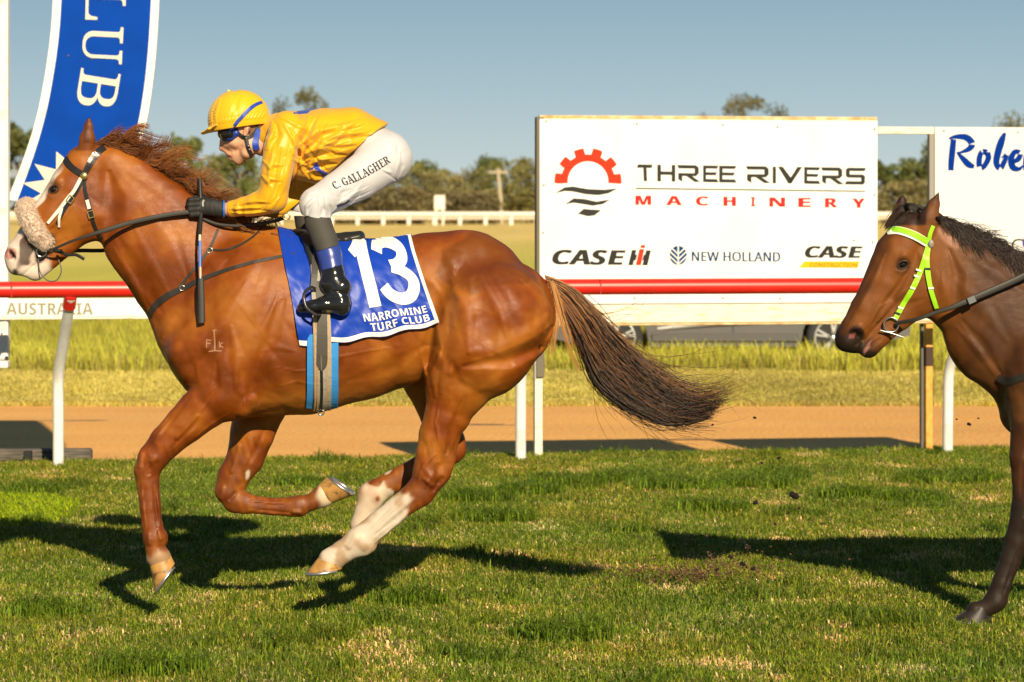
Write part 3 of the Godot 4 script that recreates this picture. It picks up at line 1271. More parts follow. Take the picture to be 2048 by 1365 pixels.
	for o in [[-4.0, 0.0], [4.0, 0.0004], [0.0, 0.0008]]:
		letter(s, "CASE", func(q: Vector2) -> Vector3: return zone(142 + o[0], 818, 524 + o[0], 900, 2.0, 22.0).call(q) + Vector3(0, 0, o[1]))
	paint("lettering", s, Color(0.035, 0.035, 0.034), t)
	s = st()
	for o in [[-4.0, 0.0], [4.0, 0.0004], [0.0, 0.0008]]:
		letter(s, "CASE", func(q: Vector2) -> Vector3: return zone(1524 + o[0], 798, 1822 + o[0], 863, 1.0, 18.0).call(q) + Vector3(0, 0, o[1]))
	paint("lettering", s, Color(0.035, 0.035, 0.034), t)
	s = st()
	for q in [[[563, 903], [583, 820], [607, 820], [602, 846], [612, 846], [604, 876], [595, 876], [588, 903]], [[640, 903], [647, 876], [640, 876], [648, 846], [655, 846], [661, 822], [687, 822], [668, 903]]]:
		plate(s, zpoly(q), 0.0, Transform3D(Basis(), Vector3(0, 0, 0.009)))
	paint("emblem_bars", s, Color(0.035, 0.035, 0.034), t)
	s = st()
	plate(s, zpoly([[604, 902], [624, 815], [650, 815], [632, 902]]), 0.0, Transform3D(Basis(), Vector3(0, 0, 0.0105)))
	plate(s, zpoly([[629, 808], [633, 793], [657, 793], [653, 808]]), 0.0, Transform3D(Basis(), Vector3(0, 0, 0.0105)))
	paint("emblem_bar", s, red, t)
	var navy := Color(0.003, 0.050, 0.165)
	s = st()
	for o in [[-1.5, 0.0], [1.5, 0.0004]]:
		letter(s, "NEW HOLLAND", func(q: Vector2) -> Vector3: return zone(911 + o[0], 829, 1392 + o[0], 880, 3.0).call(q) + Vector3(0, 0, o[1]), false)
	paint("lettering", s, navy, t)
	s = st()
	var oval := []
	for i in 28:
		var g := TAU * i / 28.0
		oval.append([836 + cos(g) * 47.0, 849 + sin(g) * 52.0])
	plate(s, zpoly(oval), 0.0, Transform3D(Basis(), Vector3(0, 0, 0.009)))
	paint("leaf_emblem", s, navy, t)
	s = st()
	var up := Transform3D(Basis(), Vector3(0, 0, 0.0105))
	plate(s, zpoly([[832, 795], [840, 795], [839, 903], [833, 903]]), 0.0, up)
	for sd: float in [-1.0, 1.0]:
		for k in 3:
			var y := 812.0 + k * 27.0
			plate(s, zpoly([[836 + sd * 3, y + 24], [836 + sd * 52, y - 22], [836 + sd * 52, y - 13], [836 + sd * 3, y + 33]]), 0.0, up)
	paint("leaf_veins", s, Color(0.80, 0.79, 0.77), t)
	s = st()
	plate(s, zpoly([[1496, 916], [1527, 882], [1826, 882], [1817, 918]]), 0.0, Transform3D(Basis(), Vector3(0, 0, 0.0085)))
	paint("yellow_bar", s, Color(0.85, 0.48, 0.02), t)
	s = st()
	letter(s, "CONSTRUCTION", func(q: Vector2) -> Vector3: return zone(1556, 890, 1812, 912, 1.0).call(q) + Vector3(0, 0, 0.002), false)
	paint("lettering", s, Color(0.30, 0.14, 0.02), t)
	# screw heads along the edges
	for p in [[115, 118], [610, 132], [1080, 137], [1378, 148], [1908, 160], [102, 466], [97, 726], [1908, 520], [1898, 778], [598, 1083], [1080, 1084], [1392, 1086], [1797, 768]]:
		s = st()
		var q := zs(p[0], p[1])
		ball(s, Vector3(q.x, q.y, 0.007), Vector3(0.008, 0.008, 0.004), Basis(), 8, 4)
		part("screw", done(s), mat(Color(0.25, 0.2, 0.13), 0.6), t, true)


func second_sign() -> void:
	var t := thing("advertising_sign", "white board with blue brush lettering at the right edge", "sign", board_line().origin, TURN)
	var a := sg(1870, 254)
	var b := sg(2300, 258)
	var y0 := sg(1900, 607).y
	var s := st()
	var w := b.x - a.x
	box_at(s, Vector3(a.x + w * 0.5, (a.y + y0) * 0.5, 0.0), Vector3(w, a.y - y0, 0.014), 0.002)
	var m := mat(Color(0.74, 0.735, 0.72), 0.45)
	part("panel", done(s), m, t, true)
	s = st()
	var g0 := sg(1756, 254).x
	box_at(s, Vector3((g0 + a.x) * 0.5, a.y - 0.026, -0.03), Vector3(a.x - g0, 0.052, 0.05))
	part("cross_rail", done(s), M.cream, t, true)
	s = st()
	box_at(s, Vector3(a.x - 0.012, (a.y + 0.97) * 0.5, -0.032), Vector3(0.05, a.y - 0.99, 0.05))
	part("post", done(s), mat(Color(0.30, 0.28, 0.24), 0.7), t, true)
	s = st()
	M.orange = mat(Color(1, 1, 1), 0.75)
	weathered(M.orange, noise_tex(256, 0.03, 35, ramp(Color(0.62, 0.29, 0.05), Color(0.72, 0.36, 0.06), Color(0.76, 0.44, 0.12))), 1.5)
	var pf := sg(1864, 905)
	box_at(s, Vector3(pf.x - 0.014, 0.43, -0.03), Vector3(0.052, 1.0, 0.05))
	part("post_foot", done(s), M.orange, t, true)
	s = st()
	box_at(s, Vector3(pf.x - 0.014, 0.685, -0.029), Vector3(0.055, 0.14, 0.054))
	part("post_band", done(s), mat(Color(0.06, 0.03, 0.02), 0.8), t, true)
	s = st()
	box_at(s, Vector3(pf.x - 0.053, 0.43, -0.065), Vector3(0.022, 1.0, 0.04))
	part("post_brace", done(s), mat(Color(0.13, 0.12, 0.1), 0.8), t, true)
	s = st()
	var q := func(x: float, y: float) -> Vector2: return sg(1700.0 + x * 0.2636, 200.0 + y * 0.2636)
	var f := Transform3D(Basis(), Vector3(0, 0, 0.009))
	var strokes := [
		[[785, 300, 42], [775, 400, 46], [768, 470, 44], [765, 535, 40]], [[748, 295, 10], [800, 280, 30], [880, 285, 46], [925, 330, 50], [905, 370, 40], [850, 395, 20], [808, 402, 8]],
		[[815, 402, 16], [860, 450, 40], [900, 490, 46], [942, 508, 26]],
		[[1040, 400, 44], [1000, 395, 38], [980, 450, 42], [985, 515, 40], [1020, 500, 38], [1050, 440, 42], [1040, 400, 42]],
		[[1175, 250, 20], [1150, 310, 50], [1122, 400, 52], [1110, 480, 46], [1140, 520, 40], [1170, 470, 38], [1188, 412, 26], [1150, 440, 10]],
		[[1222, 480, 14], [1275, 450, 40], [1292, 405, 34], [1250, 395, 36], [1222, 450, 46], [1235, 510, 48], [1280, 525, 30], [1312, 500, 12]],
		[[1345, 400, 40], [1335, 470, 46], [1330, 535, 30]], [[1335, 450, 20], [1375, 405, 40], [1410, 420, 30]]]
	for sk in strokes:
		var P := []
		for p in sk:
			P.append(Vector3(p[0], p[1], p[2]))
		P = smooth_path(P, 5)
		var pts := []
		var ws := []
		for p: Vector3 in P:
			pts.append(q.call(p.x, p.y))
			ws.append(p.z * 0.2636 / LENS * 20.3 * 1.08)
		pen(s, pts, ws, f)
	paint("brush_lettering", s, Color(0.0, 0.03, 0.26), t)
	s = st()
	letter(s, "NARROMINE", func(u: Vector2) -> Vector3:
		var p: Vector2 = q.call(lerpf(735, 1830, u.x), lerpf(1175, 1050, u.y) + u.x * 8.0)
		return Vector3(p.x, p.y, 0.009), false)
	paint("lettering", s, Color(0.07, 0.07, 0.065), t)
	s = st()
	var pc: Vector2 = q.call(1335, 1085)
	ball(s, Vector3(pc.x, pc.y, 0.006), Vector3(0.03, 0.045, 0.004), Basis(), 12, 6)
	part("purple_dot", done(s), mat(Color(0.08, 0.01, 0.35), 0.5), t, true)
	for p in [[712, 235], [1274, 247]]:
		s = st()
		var c: Vector2 = q.call(p[0], p[1])
		ball(s, Vector3(c.x, c.y, 0.007), Vector3(0.008, 0.008, 0.004), Basis(), 8, 4)
		part("screw", done(s), mat(Color(0.25, 0.2, 0.13), 0.6), t, true)


func running_rail() -> void:
	var t := thing("running_rail", "red tubular running rail on white gooseneck posts", "rail", Vector3(0, 0, CAM_D - 19.64), TURN)
	var s := st()
	var r := 0.054
	var prof := []
	for i in 15:
		prof.append(Vector3(-9.0 + i * 1.35, 1.215, 0.55))
	bar(s, prof, r, 20, 0.92)
	M.red = mat(Color(0.68, 0.022, 0.012), 0.35)
	M.red.albedo_texture = noise_tex(256, 0.02, 41, ramp(Color(0.86, 0.86, 0.86), Color(0.95, 0.95, 0.95), Color(1, 1, 1)))
	M.red.uv1_triplanar = true
	part("rail", done(s), M.red, t, true)
	for i in 4:
		s = st()
		box_at(s, Vector3(-7.3 + i * 3.9, 1.215, 0.55), Vector3(0.010, 0.104, 0.102))
		part("rail_joint", done(s), mat(Color(0.42, 0.02, 0.015), 0.5), t, true)
	M.pvc = mat(Color(1, 1, 1), 0.4)
	weathered(M.pvc, noise_tex(256, 0.02, 42, ramp(Color(0.66, 0.62, 0.55), Color(0.80, 0.79, 0.76), Color(0.83, 0.83, 0.82), 0.35)), 1.3)
	for x: float in [-6.1, -3.09, 0.06, 3.135, 6.2]:
		s = st()
		var pts := smooth_path([Vector3(x, -0.1, 0), Vector3(x, 0.35, 0.01), Vector3(x, 0.62, 0.05), Vector3(x + 0.03, 0.85, 0.23), Vector3(x + 0.055, 1.05, 0.43), Vector3(x + 0.07, 1.165, 0.55)], 5)
		bar(s, pts, 0.037, 14)
		part("post", done(s), M.pvc, t, true)
		s = st()
		bar(s, [Vector3(x + 0.062, 1.10, 0.485), Vector3(x + 0.07, 1.18, 0.55)], 0.044, 14)
		part("bracket", done(s), M.red, t, true)


func finish_arch() -> void:
	# white pillar at the left edge with the blue curved club sign hanging behind it
	var t := thing("pillar", "white painted box pillar at the left edge of the picture", "pillar", Vector3(-3.62, 0, CAM_D - 19.25))
	var s := st()
	box_at(s, Vector3(-3.62, 2.45, CAM_D - 19.25), Vector3(0.44, 3.46, 0.10), 0.012)
	box_at(s, Vector3(-3.62, 0.69, CAM_D - 19.25), Vector3(0.44, 0.05, 0.105), 0.006)
	M.white = mat(Color(1, 1, 1), 0.5)
	weathered(M.white, noise_tex(512, 0.015, 51, ramp(Color(0.74, 0.68, 0.58), Color(0.80, 0.79, 0.76), Color(0.84, 0.835, 0.82), 0.22), 5), 0.7)
	part("casing", done(s), M.white, t)
	s = st()
	box_at(s, Vector3(-3.78, 0.2, CAM_D - 19.25), Vector3(0.06, 1.0, 0.06))
	part("leg", done(s), M.white, t)
	s = st()
	box_at(s, Vector3(-3.408, 0.735, CAM_D - 19.198), Vector3(0.02, 0.022, 0.01), 0.002)
	part("drain_hole", done(s), mat(Color(0.03, 0.025, 0.02), 0.9), t)

	var k := 19.5 / LENS
	var w := func(px: float, py: float) -> Vector2: return Vector2((px - 1024.0) * k, 1.75 - (py - 415.0) * k)
	var o := thing("club_sign", "blue curved sign with a white border and upright white letters", "sign", Vector3(-2.9, 0, CAM_D - 19.5))
	var outer := []
	var inner := []
	for p in [[322, -260], [324, -160], [319, -60], [318, 0], [312, 100], [302, 190], [288, 262], [262, 340], [232, 412]]:
		outer.append(Vector3(p[0], p[1], 0))
	for p in [[108, -260], [110, -160], [107, -60], [105, 0], [100, 70], [89, 150], [72, 235], [47, 315], [14, 400]]:
		inner.append(Vector3(p[0], p[1], 0))
	outer = smooth_path(outer, 5)
	inner = smooth_path(inner, 5)
	var band := PackedVector2Array()
	for p: Vector3 in outer:
		band.append(w.call(p.x, p.y))
	for i in range(inner.size() - 1, -1, -1):
		band.append(w.call(inner[i].x, inner[i].y))
	s = st()
	plate(s, band, 0.02, Transform3D(Basis(), Vector3(0, 0, CAM_D - 19.5)))
	part("border", done(s), M.white, o)
	var blue := PackedVector2Array()
	for i in range(1, outer.size()):
		var p: Vector3 = outer[i]
		blue.append(w.call(p.x - 16.5, minf(p.y, 402.0)))
	for i in range(inner.size() - 1, 0, -1):
		var p: Vector3 = inner[i]
		blue.append(w.call(p.x + 17.5 + maxf(0.0, (p.y - 250.0) * 0.02), minf(p.y, 402.0)))
	s = st()
	plate(s, blue, 0.004, Transform3D(Basis(), Vector3(0, 0, CAM_D - 19.495)))
	var bm := mat(Color(0.0, 0.055, 0.40), 0.65)
	bm.metallic_specular = 0.22
	bm.albedo_texture = noise_tex(256, 0.01, 53, ramp(Color(0.85, 0.85, 0.85), Color(0.95, 0.95, 0.95), Color(1, 1, 1)))
	bm.uv1_triplanar = true
	part("face", done(s), bm, o)
	# letters run downwards: their tops point right
	s = st()
	var lt := func(cx: float, cy: float, ww: float, hh: float, tilt: float, text: String) -> void:
		var c: Vector2 = w.call(cx, cy)
		letter(s, text, func(q: Vector2) -> Vector3:
			var p := Vector2((q.x - 0.5) * ww * k, (q.y - 0.5) * hh * k).rotated(-PI / 2 - tilt)
			return Vector3(c.x + p.x, c.y + p.y, CAM_D - 19.491), false, true)
	lt.call(214.0, -78.0, 74.0, 80.0, -0.04, "C")
	lt.call(211.0, 8.0, 64.0, 80.0, 0.02, "L")
	lt.call(205.0, 90.0, 74.0, 80.0, 0.05, "U")
	lt.call(196.0, 178.0, 72.0, 80.0, 0.16, "B")
	part("lettering", done(s), M.cream_flat, o)
	s = st()
	var star := PackedVector2Array()
	for i in 26:
		var a := TAU * i / 26.0 + 0.02
		var r := 112.0 if i % 2 == 0 else 72.0
		star.append(w.call(154.0 + cos(a) * r, 386.0 - sin(a) * r * 0.8))
	var clip := Geometry2D.intersect_polygons(star, PackedVector2Array([w.call(30, 200), w.call(260, 200), w.call(260, 402), w.call(30, 402)]))
	for poly in clip:
		plate(s, poly, 0.0, Transform3D(Basis(), Vector3(0, 0, CAM_D - 19.492)))
	part("star_emblem", done(s), M.cream_flat, o)
	for p in [[136, 112], [183, 118]]:
		s = st()
		var c: Vector2 = w.call(p[0], p[1])
		ball(s, Vector3(c.x, c.y, CAM_D - 19.494), Vector3(0.009, 0.009, 0.006), Basis(), 8, 4)
		part("bolt", done(s), mat(Color(0.12, 0.11, 0.1), 0.5, 0.5), o)
	s = st()
	for y in [-120]:
		var c: Vector2 = w.call(60, y)
		box_at(s, Vector3(-3.4, c.y, CAM_D - 19.53), Vector3(1.5, 0.06, 0.03))
	part("bracket", done(s), M.white, o)
	# long white plank with faded lettering, below the rail on the left
	var b := thing("plank_sign", "long white plank with faded black capitals behind the left post", "sign", board_line().origin, TURN)
	s = st()
	var y1 := sg(150, 597).y
	var y0 := sg(150, 634).y
	var xl := sg(-260, 600).x
	var xr := sg(520, 600).x
	box_at(s, Vector3((xl + xr) * 0.5, (y1 + y0) * 0.5, 0), Vector3(xr - xl, y1 - y0, 0.04), 0.005)
	part("plank", done(s), M.board, b, true)
	s = st()
	box_at(s, Vector3((xl + xr) * 0.5, y0 - 0.009, 0), Vector3(xr - xl, 0.017, 0.045))
	part("plank_edge", done(s), M.cream, b, true)
	s = st()
	letter(s, "AUSTRALIA", func(q: Vector2) -> Vector3:
		var p := sg(lerpf(12, 185, q.x), lerpf(630, 606, q.y))
		return Vector3(p.x, p.y, 0.022), true)
	part("faded_lettering", done(s), mat(Color(0.30, 0.28, 0.20), 0.8), b, true)
	for x: float in [xl + 0.3, xr - 0.1]:
		s = st()
		box_at(s, Vector3(x, 0.5, -0.05), Vector3(0.06, 1.2, 0.05))
		part("post", done(s), M.cream, b, true)
	s = st()
	box_at(s, Vector3(-4.1, 0.03, CAM_D - 19.75), Vector3(2.36, 0.085, 0.12), 0.012, Basis(Vector3.UP, 0.05))
	var beam := part("timber_beam", done(s), null, null)
	var tm := mat(Color(1, 1, 1), 0.9)
	weathered(tm, noise_tex(256, 0.03, 55, ramp(Color(0.04, 0.035, 0.03), Color(0.10, 0.085, 0.07), Color(0.17, 0.15, 0.12))), 1.0)
	tm.uv1_scale = Vector3(0.6, 6.0, 4.0)
	beam.material_override = tm
	tag(beam, "dark weathered timber beam lying on the turf behind the left rail post", "beam")
	s = st()
	box_at(s, Vector3(-3.335, 0.03, CAM_D - 19.62), Vector3(0.055, 0.088, 0.05), 0.006)
	var cl := part("beam_clamp", done(s), mat(Color(0.015, 0.015, 0.015), 0.8), beam)
	cl.position = Vector3.ZERO


func far_course() -> void:
	# the far running rail
	var D := 325.0
	var t := thing("far_rail", "pale post and rail fence crossing the far side of the course", "fence", Vector3(0, -0.25, CAM_D - D))
	var m := mat(Color(0.78, 0.74, 0.68), 0.6)
	var s := st()
	box_at(s, Vector3(0, 1.02, CAM_D - D), Vector3(160, 0.42, 0.12), 0.03)
	part("top_rail", done(s), m, t)
	s = st()
	box_at(s, Vector3(0, 0.54, CAM_D - D - 0.1), Vector3(160, 0.34, 0.06), 0.02)
	part("lower_rail", done(s), mat(Color(0.60, 0.50, 0.40), 0.7), t)
	s = st()
	box_at(s, Vector3(0, 0.35, 0), Vector3(0.42, 1.2, 0.2), 0.03)
	var pm := done(s)
	for i in 46:
		var p := part("post", pm, m, t, true)
		p.position = Vector3((650 + 14 + (i - 13) * 51.2 - 1024.0) / LENS * D, 0.0, 0.2)
	# white marker board on two legs
	D = 318.0
	var b := thing("marker_board", "small white marker board on two legs at the far rail", "sign", Vector3((879 - 1024.0) / LENS * D, -0.25, CAM_D - D))
	s = st()
	box_at(s, Vector3(0, 2.55, 0), Vector3(1.2, 1.6, 0.12), 0.12)
	part("panel", done(s), mat(Color(0.78, 0.74, 0.66), 0.6), b, true)
	for x: float in [-0.4, 0.4]:
		s = st()
		box_at(s, Vector3(x, 0.9, -0.05), Vector3(0.26, 2.0, 0.14), 0.03)
		part("leg", done(s), mat(Color(0.74, 0.70, 0.62), 0.6), b, true)
	# power pole
	D = 345.0
	var pl := thing("power_pole", "pale timber power pole with one cross arm before the trees", "pole", Vector3((1001 - 1024.0) / LENS * D, -0.25, CAM_D - D))
	s = st()
	bar(s, [Vector3(0.15, -0.5, 0), Vector3(0, 3, 0), Vector3(-0.32, 6.7, 0)], [0.26, 0.22, 0.18], 10)
	var wood := mat(Color(0.50, 0.42, 0.30), 0.85)
	part("shaft", done(s), wood, pl, true)
	s = st()
	box_at(s, Vector3(-0.3, 6.2, 0.2), Vector3(2.3, 0.2, 0.16), 0.03)
	part("cross_arm", done(s), wood, pl, true)
	for x: float in [-1.2, -0.7, 0.1, 0.6]:
		s = st()
		ball(s, Vector3(x, 6.42, 0.2), Vector3(0.09, 0.14, 0.09), Basis(), 8, 6)
		part("insulator", done(s), mat(Color(0.5, 0.48, 0.45), 0.4), pl, true)


func car() -> void:
	var D := 34.6
	var k := D / LENS
	var gy := gh(0.0, D)
	var t := thing("parked_car", "dark grey car parked in long grass behind the big sign", "car", Vector3(2.6, gy, CAM_D - D - 0.9))
	var X := func(px: float) -> float: return (px - 1024.0) * k - 2.6
	var wl: float = X.call(1233)
	var wr: float = X.call(1668)
	var wy := 0.33
	var arch := func(c: float) -> Array:
		var r := []
		for i in 13:
			var a := PI - PI * i / 12.0
			r.append(Vector2(c + cos(a) * 0.38, wy + sin(a) * 0.38))
		return r
	var low := PackedVector2Array([Vector2(wl - 0.85, 0.34), Vector2(wl - 0.41, 0.24)])
	low.append_array(PackedVector2Array(arch.call(wl)))
	low.append_array(PackedVector2Array([Vector2(wl + 0.42, 0.22), Vector2(wr - 0.42, 0.22)]))
	low.append_array(PackedVector2Array(arch.call(wr)))
	low.append_array(PackedVector2Array([Vector2(wr + 0.5, 0.26), Vector2(wr + 0.93, 0.36), Vector2(wr + 0.95, 0.72), Vector2(wr + 0.7, 0.92), Vector2(wr - 0.35, 1.0), Vector2(wl + 0.2, 1.02), Vector2(wl - 0.75, 1.0), Vector2(wl - 0.92, 0.8)]))
	var s := st()
	plate(s, low, 0.05, Transform3D(Basis(), Vector3(0, 0, 0.86)))
	plate(s, low, 1.70, Transform3D(Basis(), Vector3(0, 0, 0.84)))
	for e in [[0.84, 0.80], [0.62, 0.84]]:
		box_at(s, Vector3((wl + wr) * 0.5, e[0], 0.845), Vector3(wr - wl - 0.9, 0.10, 0.06), 0.025)
	var pm := mat(Color(0.20, 0.20, 0.205), 0.25, 0.5)
	pm.clearcoat_enabled = true
	pm.clearcoat = 1.0
	pm.clearcoat_roughness = 0.05
	part("body", done(s), pm, t, true)
	# cabin
	s = st()
	plate(s, PackedVector2Array([Vector2(wl - 0.72, 1.0), Vector2(wr - 0.3, 0.99), Vector2(wr - 1.0, 1.48), Vector2(wl + 0.1, 1.54), Vector2(wl - 0.45, 1.46)]), 1.42, Transform3D(Basis(), Vector3(0, 0, 0.71)))
	part("roof", done(s), pm, t, true)
	for q in [[wl - 0.5, wl + 0.35], [wl + 0.42, wl + 1.25], [wl + 1.32, wr - 0.6]]:
		s = st()
		plate(s, PackedVector2Array([Vector2(q[0], 1.04), Vector2(q[1] + 0.05, 1.04), Vector2(q[1] - 0.12, 1.38), Vector2(q[0] + 0.12, 1.42)]), 0.01, Transform3D(Basis(), Vector3(0, 0, 0.722)))
		part("window", done(s), mat(Color(0.02, 0.022, 0.025), 0.08), t, true)
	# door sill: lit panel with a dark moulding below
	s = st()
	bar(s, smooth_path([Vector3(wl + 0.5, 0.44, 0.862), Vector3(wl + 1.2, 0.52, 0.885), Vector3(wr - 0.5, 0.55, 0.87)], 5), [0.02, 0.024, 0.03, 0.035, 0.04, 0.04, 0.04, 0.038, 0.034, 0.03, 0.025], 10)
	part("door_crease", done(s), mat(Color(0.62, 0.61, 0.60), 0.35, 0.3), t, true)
	s = st()
	box_at(s, Vector3((wl + wr) * 0.5, 0.335, 0.865), Vector3(wr - wl - 0.85, 0.11, 0.05), 0.02)
	part("sill_moulding", done(s), mat(Color(0.09, 0.085, 0.08), 0.6), t, true)
	s = st()
	box_at(s, Vector3((wl + wr) * 0.5 + 0.1, 0.62, 0.862), Vector3(0.008, 0.5, 0.012), 0.002)
	part("door_gap", done(s), mat(Color(0.01, 0.01, 0.01), 0.6), t, true)
	for c in [wl, wr]:
		for z: float in [0.76, -0.76]:
			var wn := Node3D.new()
			wn.name = "wheel"
			t.add_child(wn, true)
			wn.position = Vector3(c, wy, z)
			s = st()
			bar(s, [Vector3(0, 0, -0.1), Vector3(0, 0, -0.08), Vector3(0, 0, 0.08), Vector3(0, 0, 0.1)], [0.29, 0.325, 0.325, 0.29], 28, 1.0, true, Vector3(1, 0, 0))
			part("tyre", done(s), mat(Color(0.03, 0.03, 0.03), 0.85), wn, true)
			s = st()
			ring(s, Vector3(0, 0, 0.105), 0.225, 0.016, Basis(), 28)
			for a in 5:
				for e: float in [-0.13, 0.13]:
					var g := TAU * a / 5.0 + 0.3 + e
					box_at(s, Vector3(cos(g) * 0.13, sin(g) * 0.13, 0.108), Vector3(0.19, 0.028, 0.02), 0.004, Basis(Vector3(0, 0, 1), g + e * 0.5))
			ball(s, Vector3(0, 0, 0.11), Vector3(0.04, 0.04, 0.02), Basis(), 10, 6)
			part("rim", done(s), mat(Color(0.75, 0.74, 0.72), 0.3, 0.7), wn, true)
	# far corner seen right of the sign: mirror
	s = st()
	ball(s, Vector3(wr - 0.45, 1.08, 0.92), Vector3(0.10, 0.075, 0.07), Basis(), 12, 8)
	part("side_mirror", done(s), mat(Color(0.02, 0.02, 0.02), 0.4), t, true)
	s = st()
	box_at(s, Vector3(wr + 0.84, 0.68, 0.74), Vector3(0.16, 0.16, 0.2), 0.05)
	part("headlight", done(s), mat(Color(0.6, 0.6, 0.6), 0.15), t, true)


# ---------------------------------------------------------------- the chestnut racehorse
const HZ := -0.10
const FN := 0.13     # near side legs
var horse_f: Field


func chestnut_field() -> Field:
	var f := Field.new()
	# trunk
	f.chain([[432, 652, 127], [470, 690, 140], [520, 651, 188], [600, 655, 178], [700, 643, 163], [780, 630, 150], [860, 606, 139], [925, 600, 139], [1004, 632, 112]], 1.42, 0.04)
	f.chain([[530, 520, 62], [600, 535, 58]], 1.3, 0.05)
	# neck
	f.chain([[245, 392, 74], [262, 425, 88], [300, 468, 105], [368, 545, 116], [430, 630, 125]], 1.95, 0.05)
	f.chain([[215, 330, 38], [262, 348, 34], [330, 392, 32], [400, 448, 30], [455, 485, 34], [520, 510, 50]], 1.25, 0.05)
	# head
	f.chain([[185, 318, 32], [163, 330, 42], [137, 373, 45], [100, 430, 44], [64, 478, 38], [36, 510, 33], [30, 518, 30]], 1.25, 0.03)
	f.chain([[178, 400, 60], [165, 421, 63]], 1.7, 0.04)
	f.chain([[160, 445, 40], [122, 485, 27], [92, 517, 21], [62, 541, 22]], 1.35, 0.02)
	f.chain([[26, 532, 20], [40, 538, 16]], 0.9, 0.015)
	# ears
	for s: float in [1.0, -1.0]:
		var ex := 0.0 if s > 0.0 else -7.0
		f.chain([[168 + ex, 300, 17, 0.042 * s], [170 + ex, 276, 15.5, 0.05 * s], [173 + ex, 252, 9.5, 0.052 * s], [174.5 + ex, 231, 1.5, 0.05 * s]], 1.5, 0.02)
	# near hind leg
	f.chain([[985, 640, 118, 0.13], [960, 690, 108, 0.14], [922, 752, 69, 0.15]], 1.25, 0.05)
	f.chain([[922, 752, 66, 0.15], [897, 825, 46, 0.15], [877, 868, 38, 0.145], [866, 905, 33, 0.14], [860, 942, 34, 0.135]], 1.3, 0.05)
	f.chain([[905, 880, 12, 0.14], [898, 918, 14, 0.138], [888, 945, 15, 0.136]], 1.2, 0.03)
	f.chain([[866, 945, 31, 0.135], [842, 982, 29, 0.132], [800, 1014, 24.5, 0.13], [757, 1048, 25, 0.128], [718, 1082, 28, 0.126]], 1.45, 0.02)
	f.chain([[718, 1082, 27, 0.126], [686, 1103, 23, 0.125], [662, 1120, 25, 0.125]], 1.25, 0.02)
	f.chain([[742, 1092, 9, 0.126], [732, 1098, 8, 0.126]], 1.0, 0.03)
	# far hind leg
	f.chain([[950, 660, 105, -0.14], [880, 725, 75, -0.15], [858, 755, 60, -0.15]], 1.25, 0.05)
	f.chain([[858, 755, 58, -0.15], [868, 805, 46, -0.15], [882, 860, 38, -0.145], [893, 903, 30, -0.14]], 1.3, 0.04)
	f.chain([[908, 890, 20, -0.138], [912, 910, 19, -0.138]], 1.2, 0.03)
	f.chain([[895, 912, 29, -0.14], [855, 935, 24, -0.136], [800, 965, 23, -0.132], [750, 993, 24, -0.13], [738, 1003, 27, -0.128]], 1.4, 0.02)
	f.chain([[738, 1003, 26, -0.128], [724, 1038, 21, -0.127], [716, 1062, 22, -0.126]], 1.2, 0.02)
	# near fore leg
	f.chain([[425, 700, 92, 0.10], [452, 775, 68, 0.135], [410, 812, 47, 0.14], [373, 847, 39, 0.14], [334, 883, 33, 0.138], [308, 914, 29, 0.136]], 1.3, 0.05)
	f.chain([[308, 914, 29, 0.136], [296, 940, 26, 0.135], [297, 966, 22.5, 0.134], [302, 1014, 20.5, 0.133], [306, 1050, 21, 0.132], [311, 1076, 23, 0.132]], 1.3, 0.012)
	f.chain([[311, 1076, 22, 0.132], [311, 1096, 18.5, 0.132], [318, 1112, 23.5, 0.132], [321, 1118, 23, 0.132]], 1.15, 0.012)
	f.chain([[326, 1072, 9, 0.132], [329, 1080, 7, 0.132]], 1.0, 0.02)
	# far fore leg
	f.chain([[500, 740, 85, -0.12], [509, 820, 55, -0.13], [494, 876, 45, -0.13], [480, 926, 38, -0.13], [456, 965, 32, -0.128]], 1.3, 0.04)
	f.chain([[456, 965, 31, -0.128], [448, 992, 29, -0.127], [460, 1011, 26, -0.126], [488, 1020, 19, -0.125], [536, 1025, 17.5, -0.124], [574, 1025, 20, -0.123], [588, 1024, 22, -0.123]], 1.25, 0.012)
	f.chain([[588, 1024, 20, -0.123], [612, 1017, 16.5, -0.123], [638, 1004, 22.5, -0.123], [643, 1002, 22, -0.123]], 1.15, 0.012)
	f.chain([[462, 1016, 20, -0.126], [476, 1024, 14, -0.126]], 1.3, 0.02)
	# ---- cuts: nostril, mouth, ear cups
	f.cut([[12, 506, 8, 0.052], [21, 516, 6.5, 0.052]], 0.75, 0.006)
	f.cut([[36, 556, 2.5, 0.05], [62, 533, 3, 0.05], [88, 505, 2.5, 0.05]], 0.25, 0.008)
	# ---- modelling of the surface
	f.gain = 1.45
	f.stroke([[100, 364], [112, 362], [120, 372]], 15, 0.009)           # brow
	f.stroke([[102, 380]], 13, -0.006)                                  # eye socket
	f.stroke([[88, 388], [100, 394], [114, 390]], 8, 0.004)
	f.stroke([[145, 412], [112, 440], [88, 462]], 13, 0.006)            # facial crest
	f.stroke([[135, 385], [95, 440], [60, 490]], 14, -0.004)
	f.stroke([[128, 478], [100, 495], [78, 505]], 12, -0.004)
	f.stroke([[215, 345], [228, 400], [226, 440], [210, 474]], 26, -0.015)   # behind the jaw
	f.stroke([[175, 400], [190, 430], [165, 450]], 26, 0.008)
	f.stroke([[236, 478], [280, 550], [322, 622]], 26, -0.010)          # throat groove
	f.stroke([[225, 495], [262, 562], [298, 630]], 14, 0.005)
	f.stroke([[250, 350], [330, 420], [420, 490]], 26, -0.006)
	f.stroke([[290, 420], [360, 500], [400, 560]], 40, 0.008)
	f.stroke([[470, 500], [430, 570], [370, 640], [330, 680]], 42, -0.010)   # edge of the shoulder
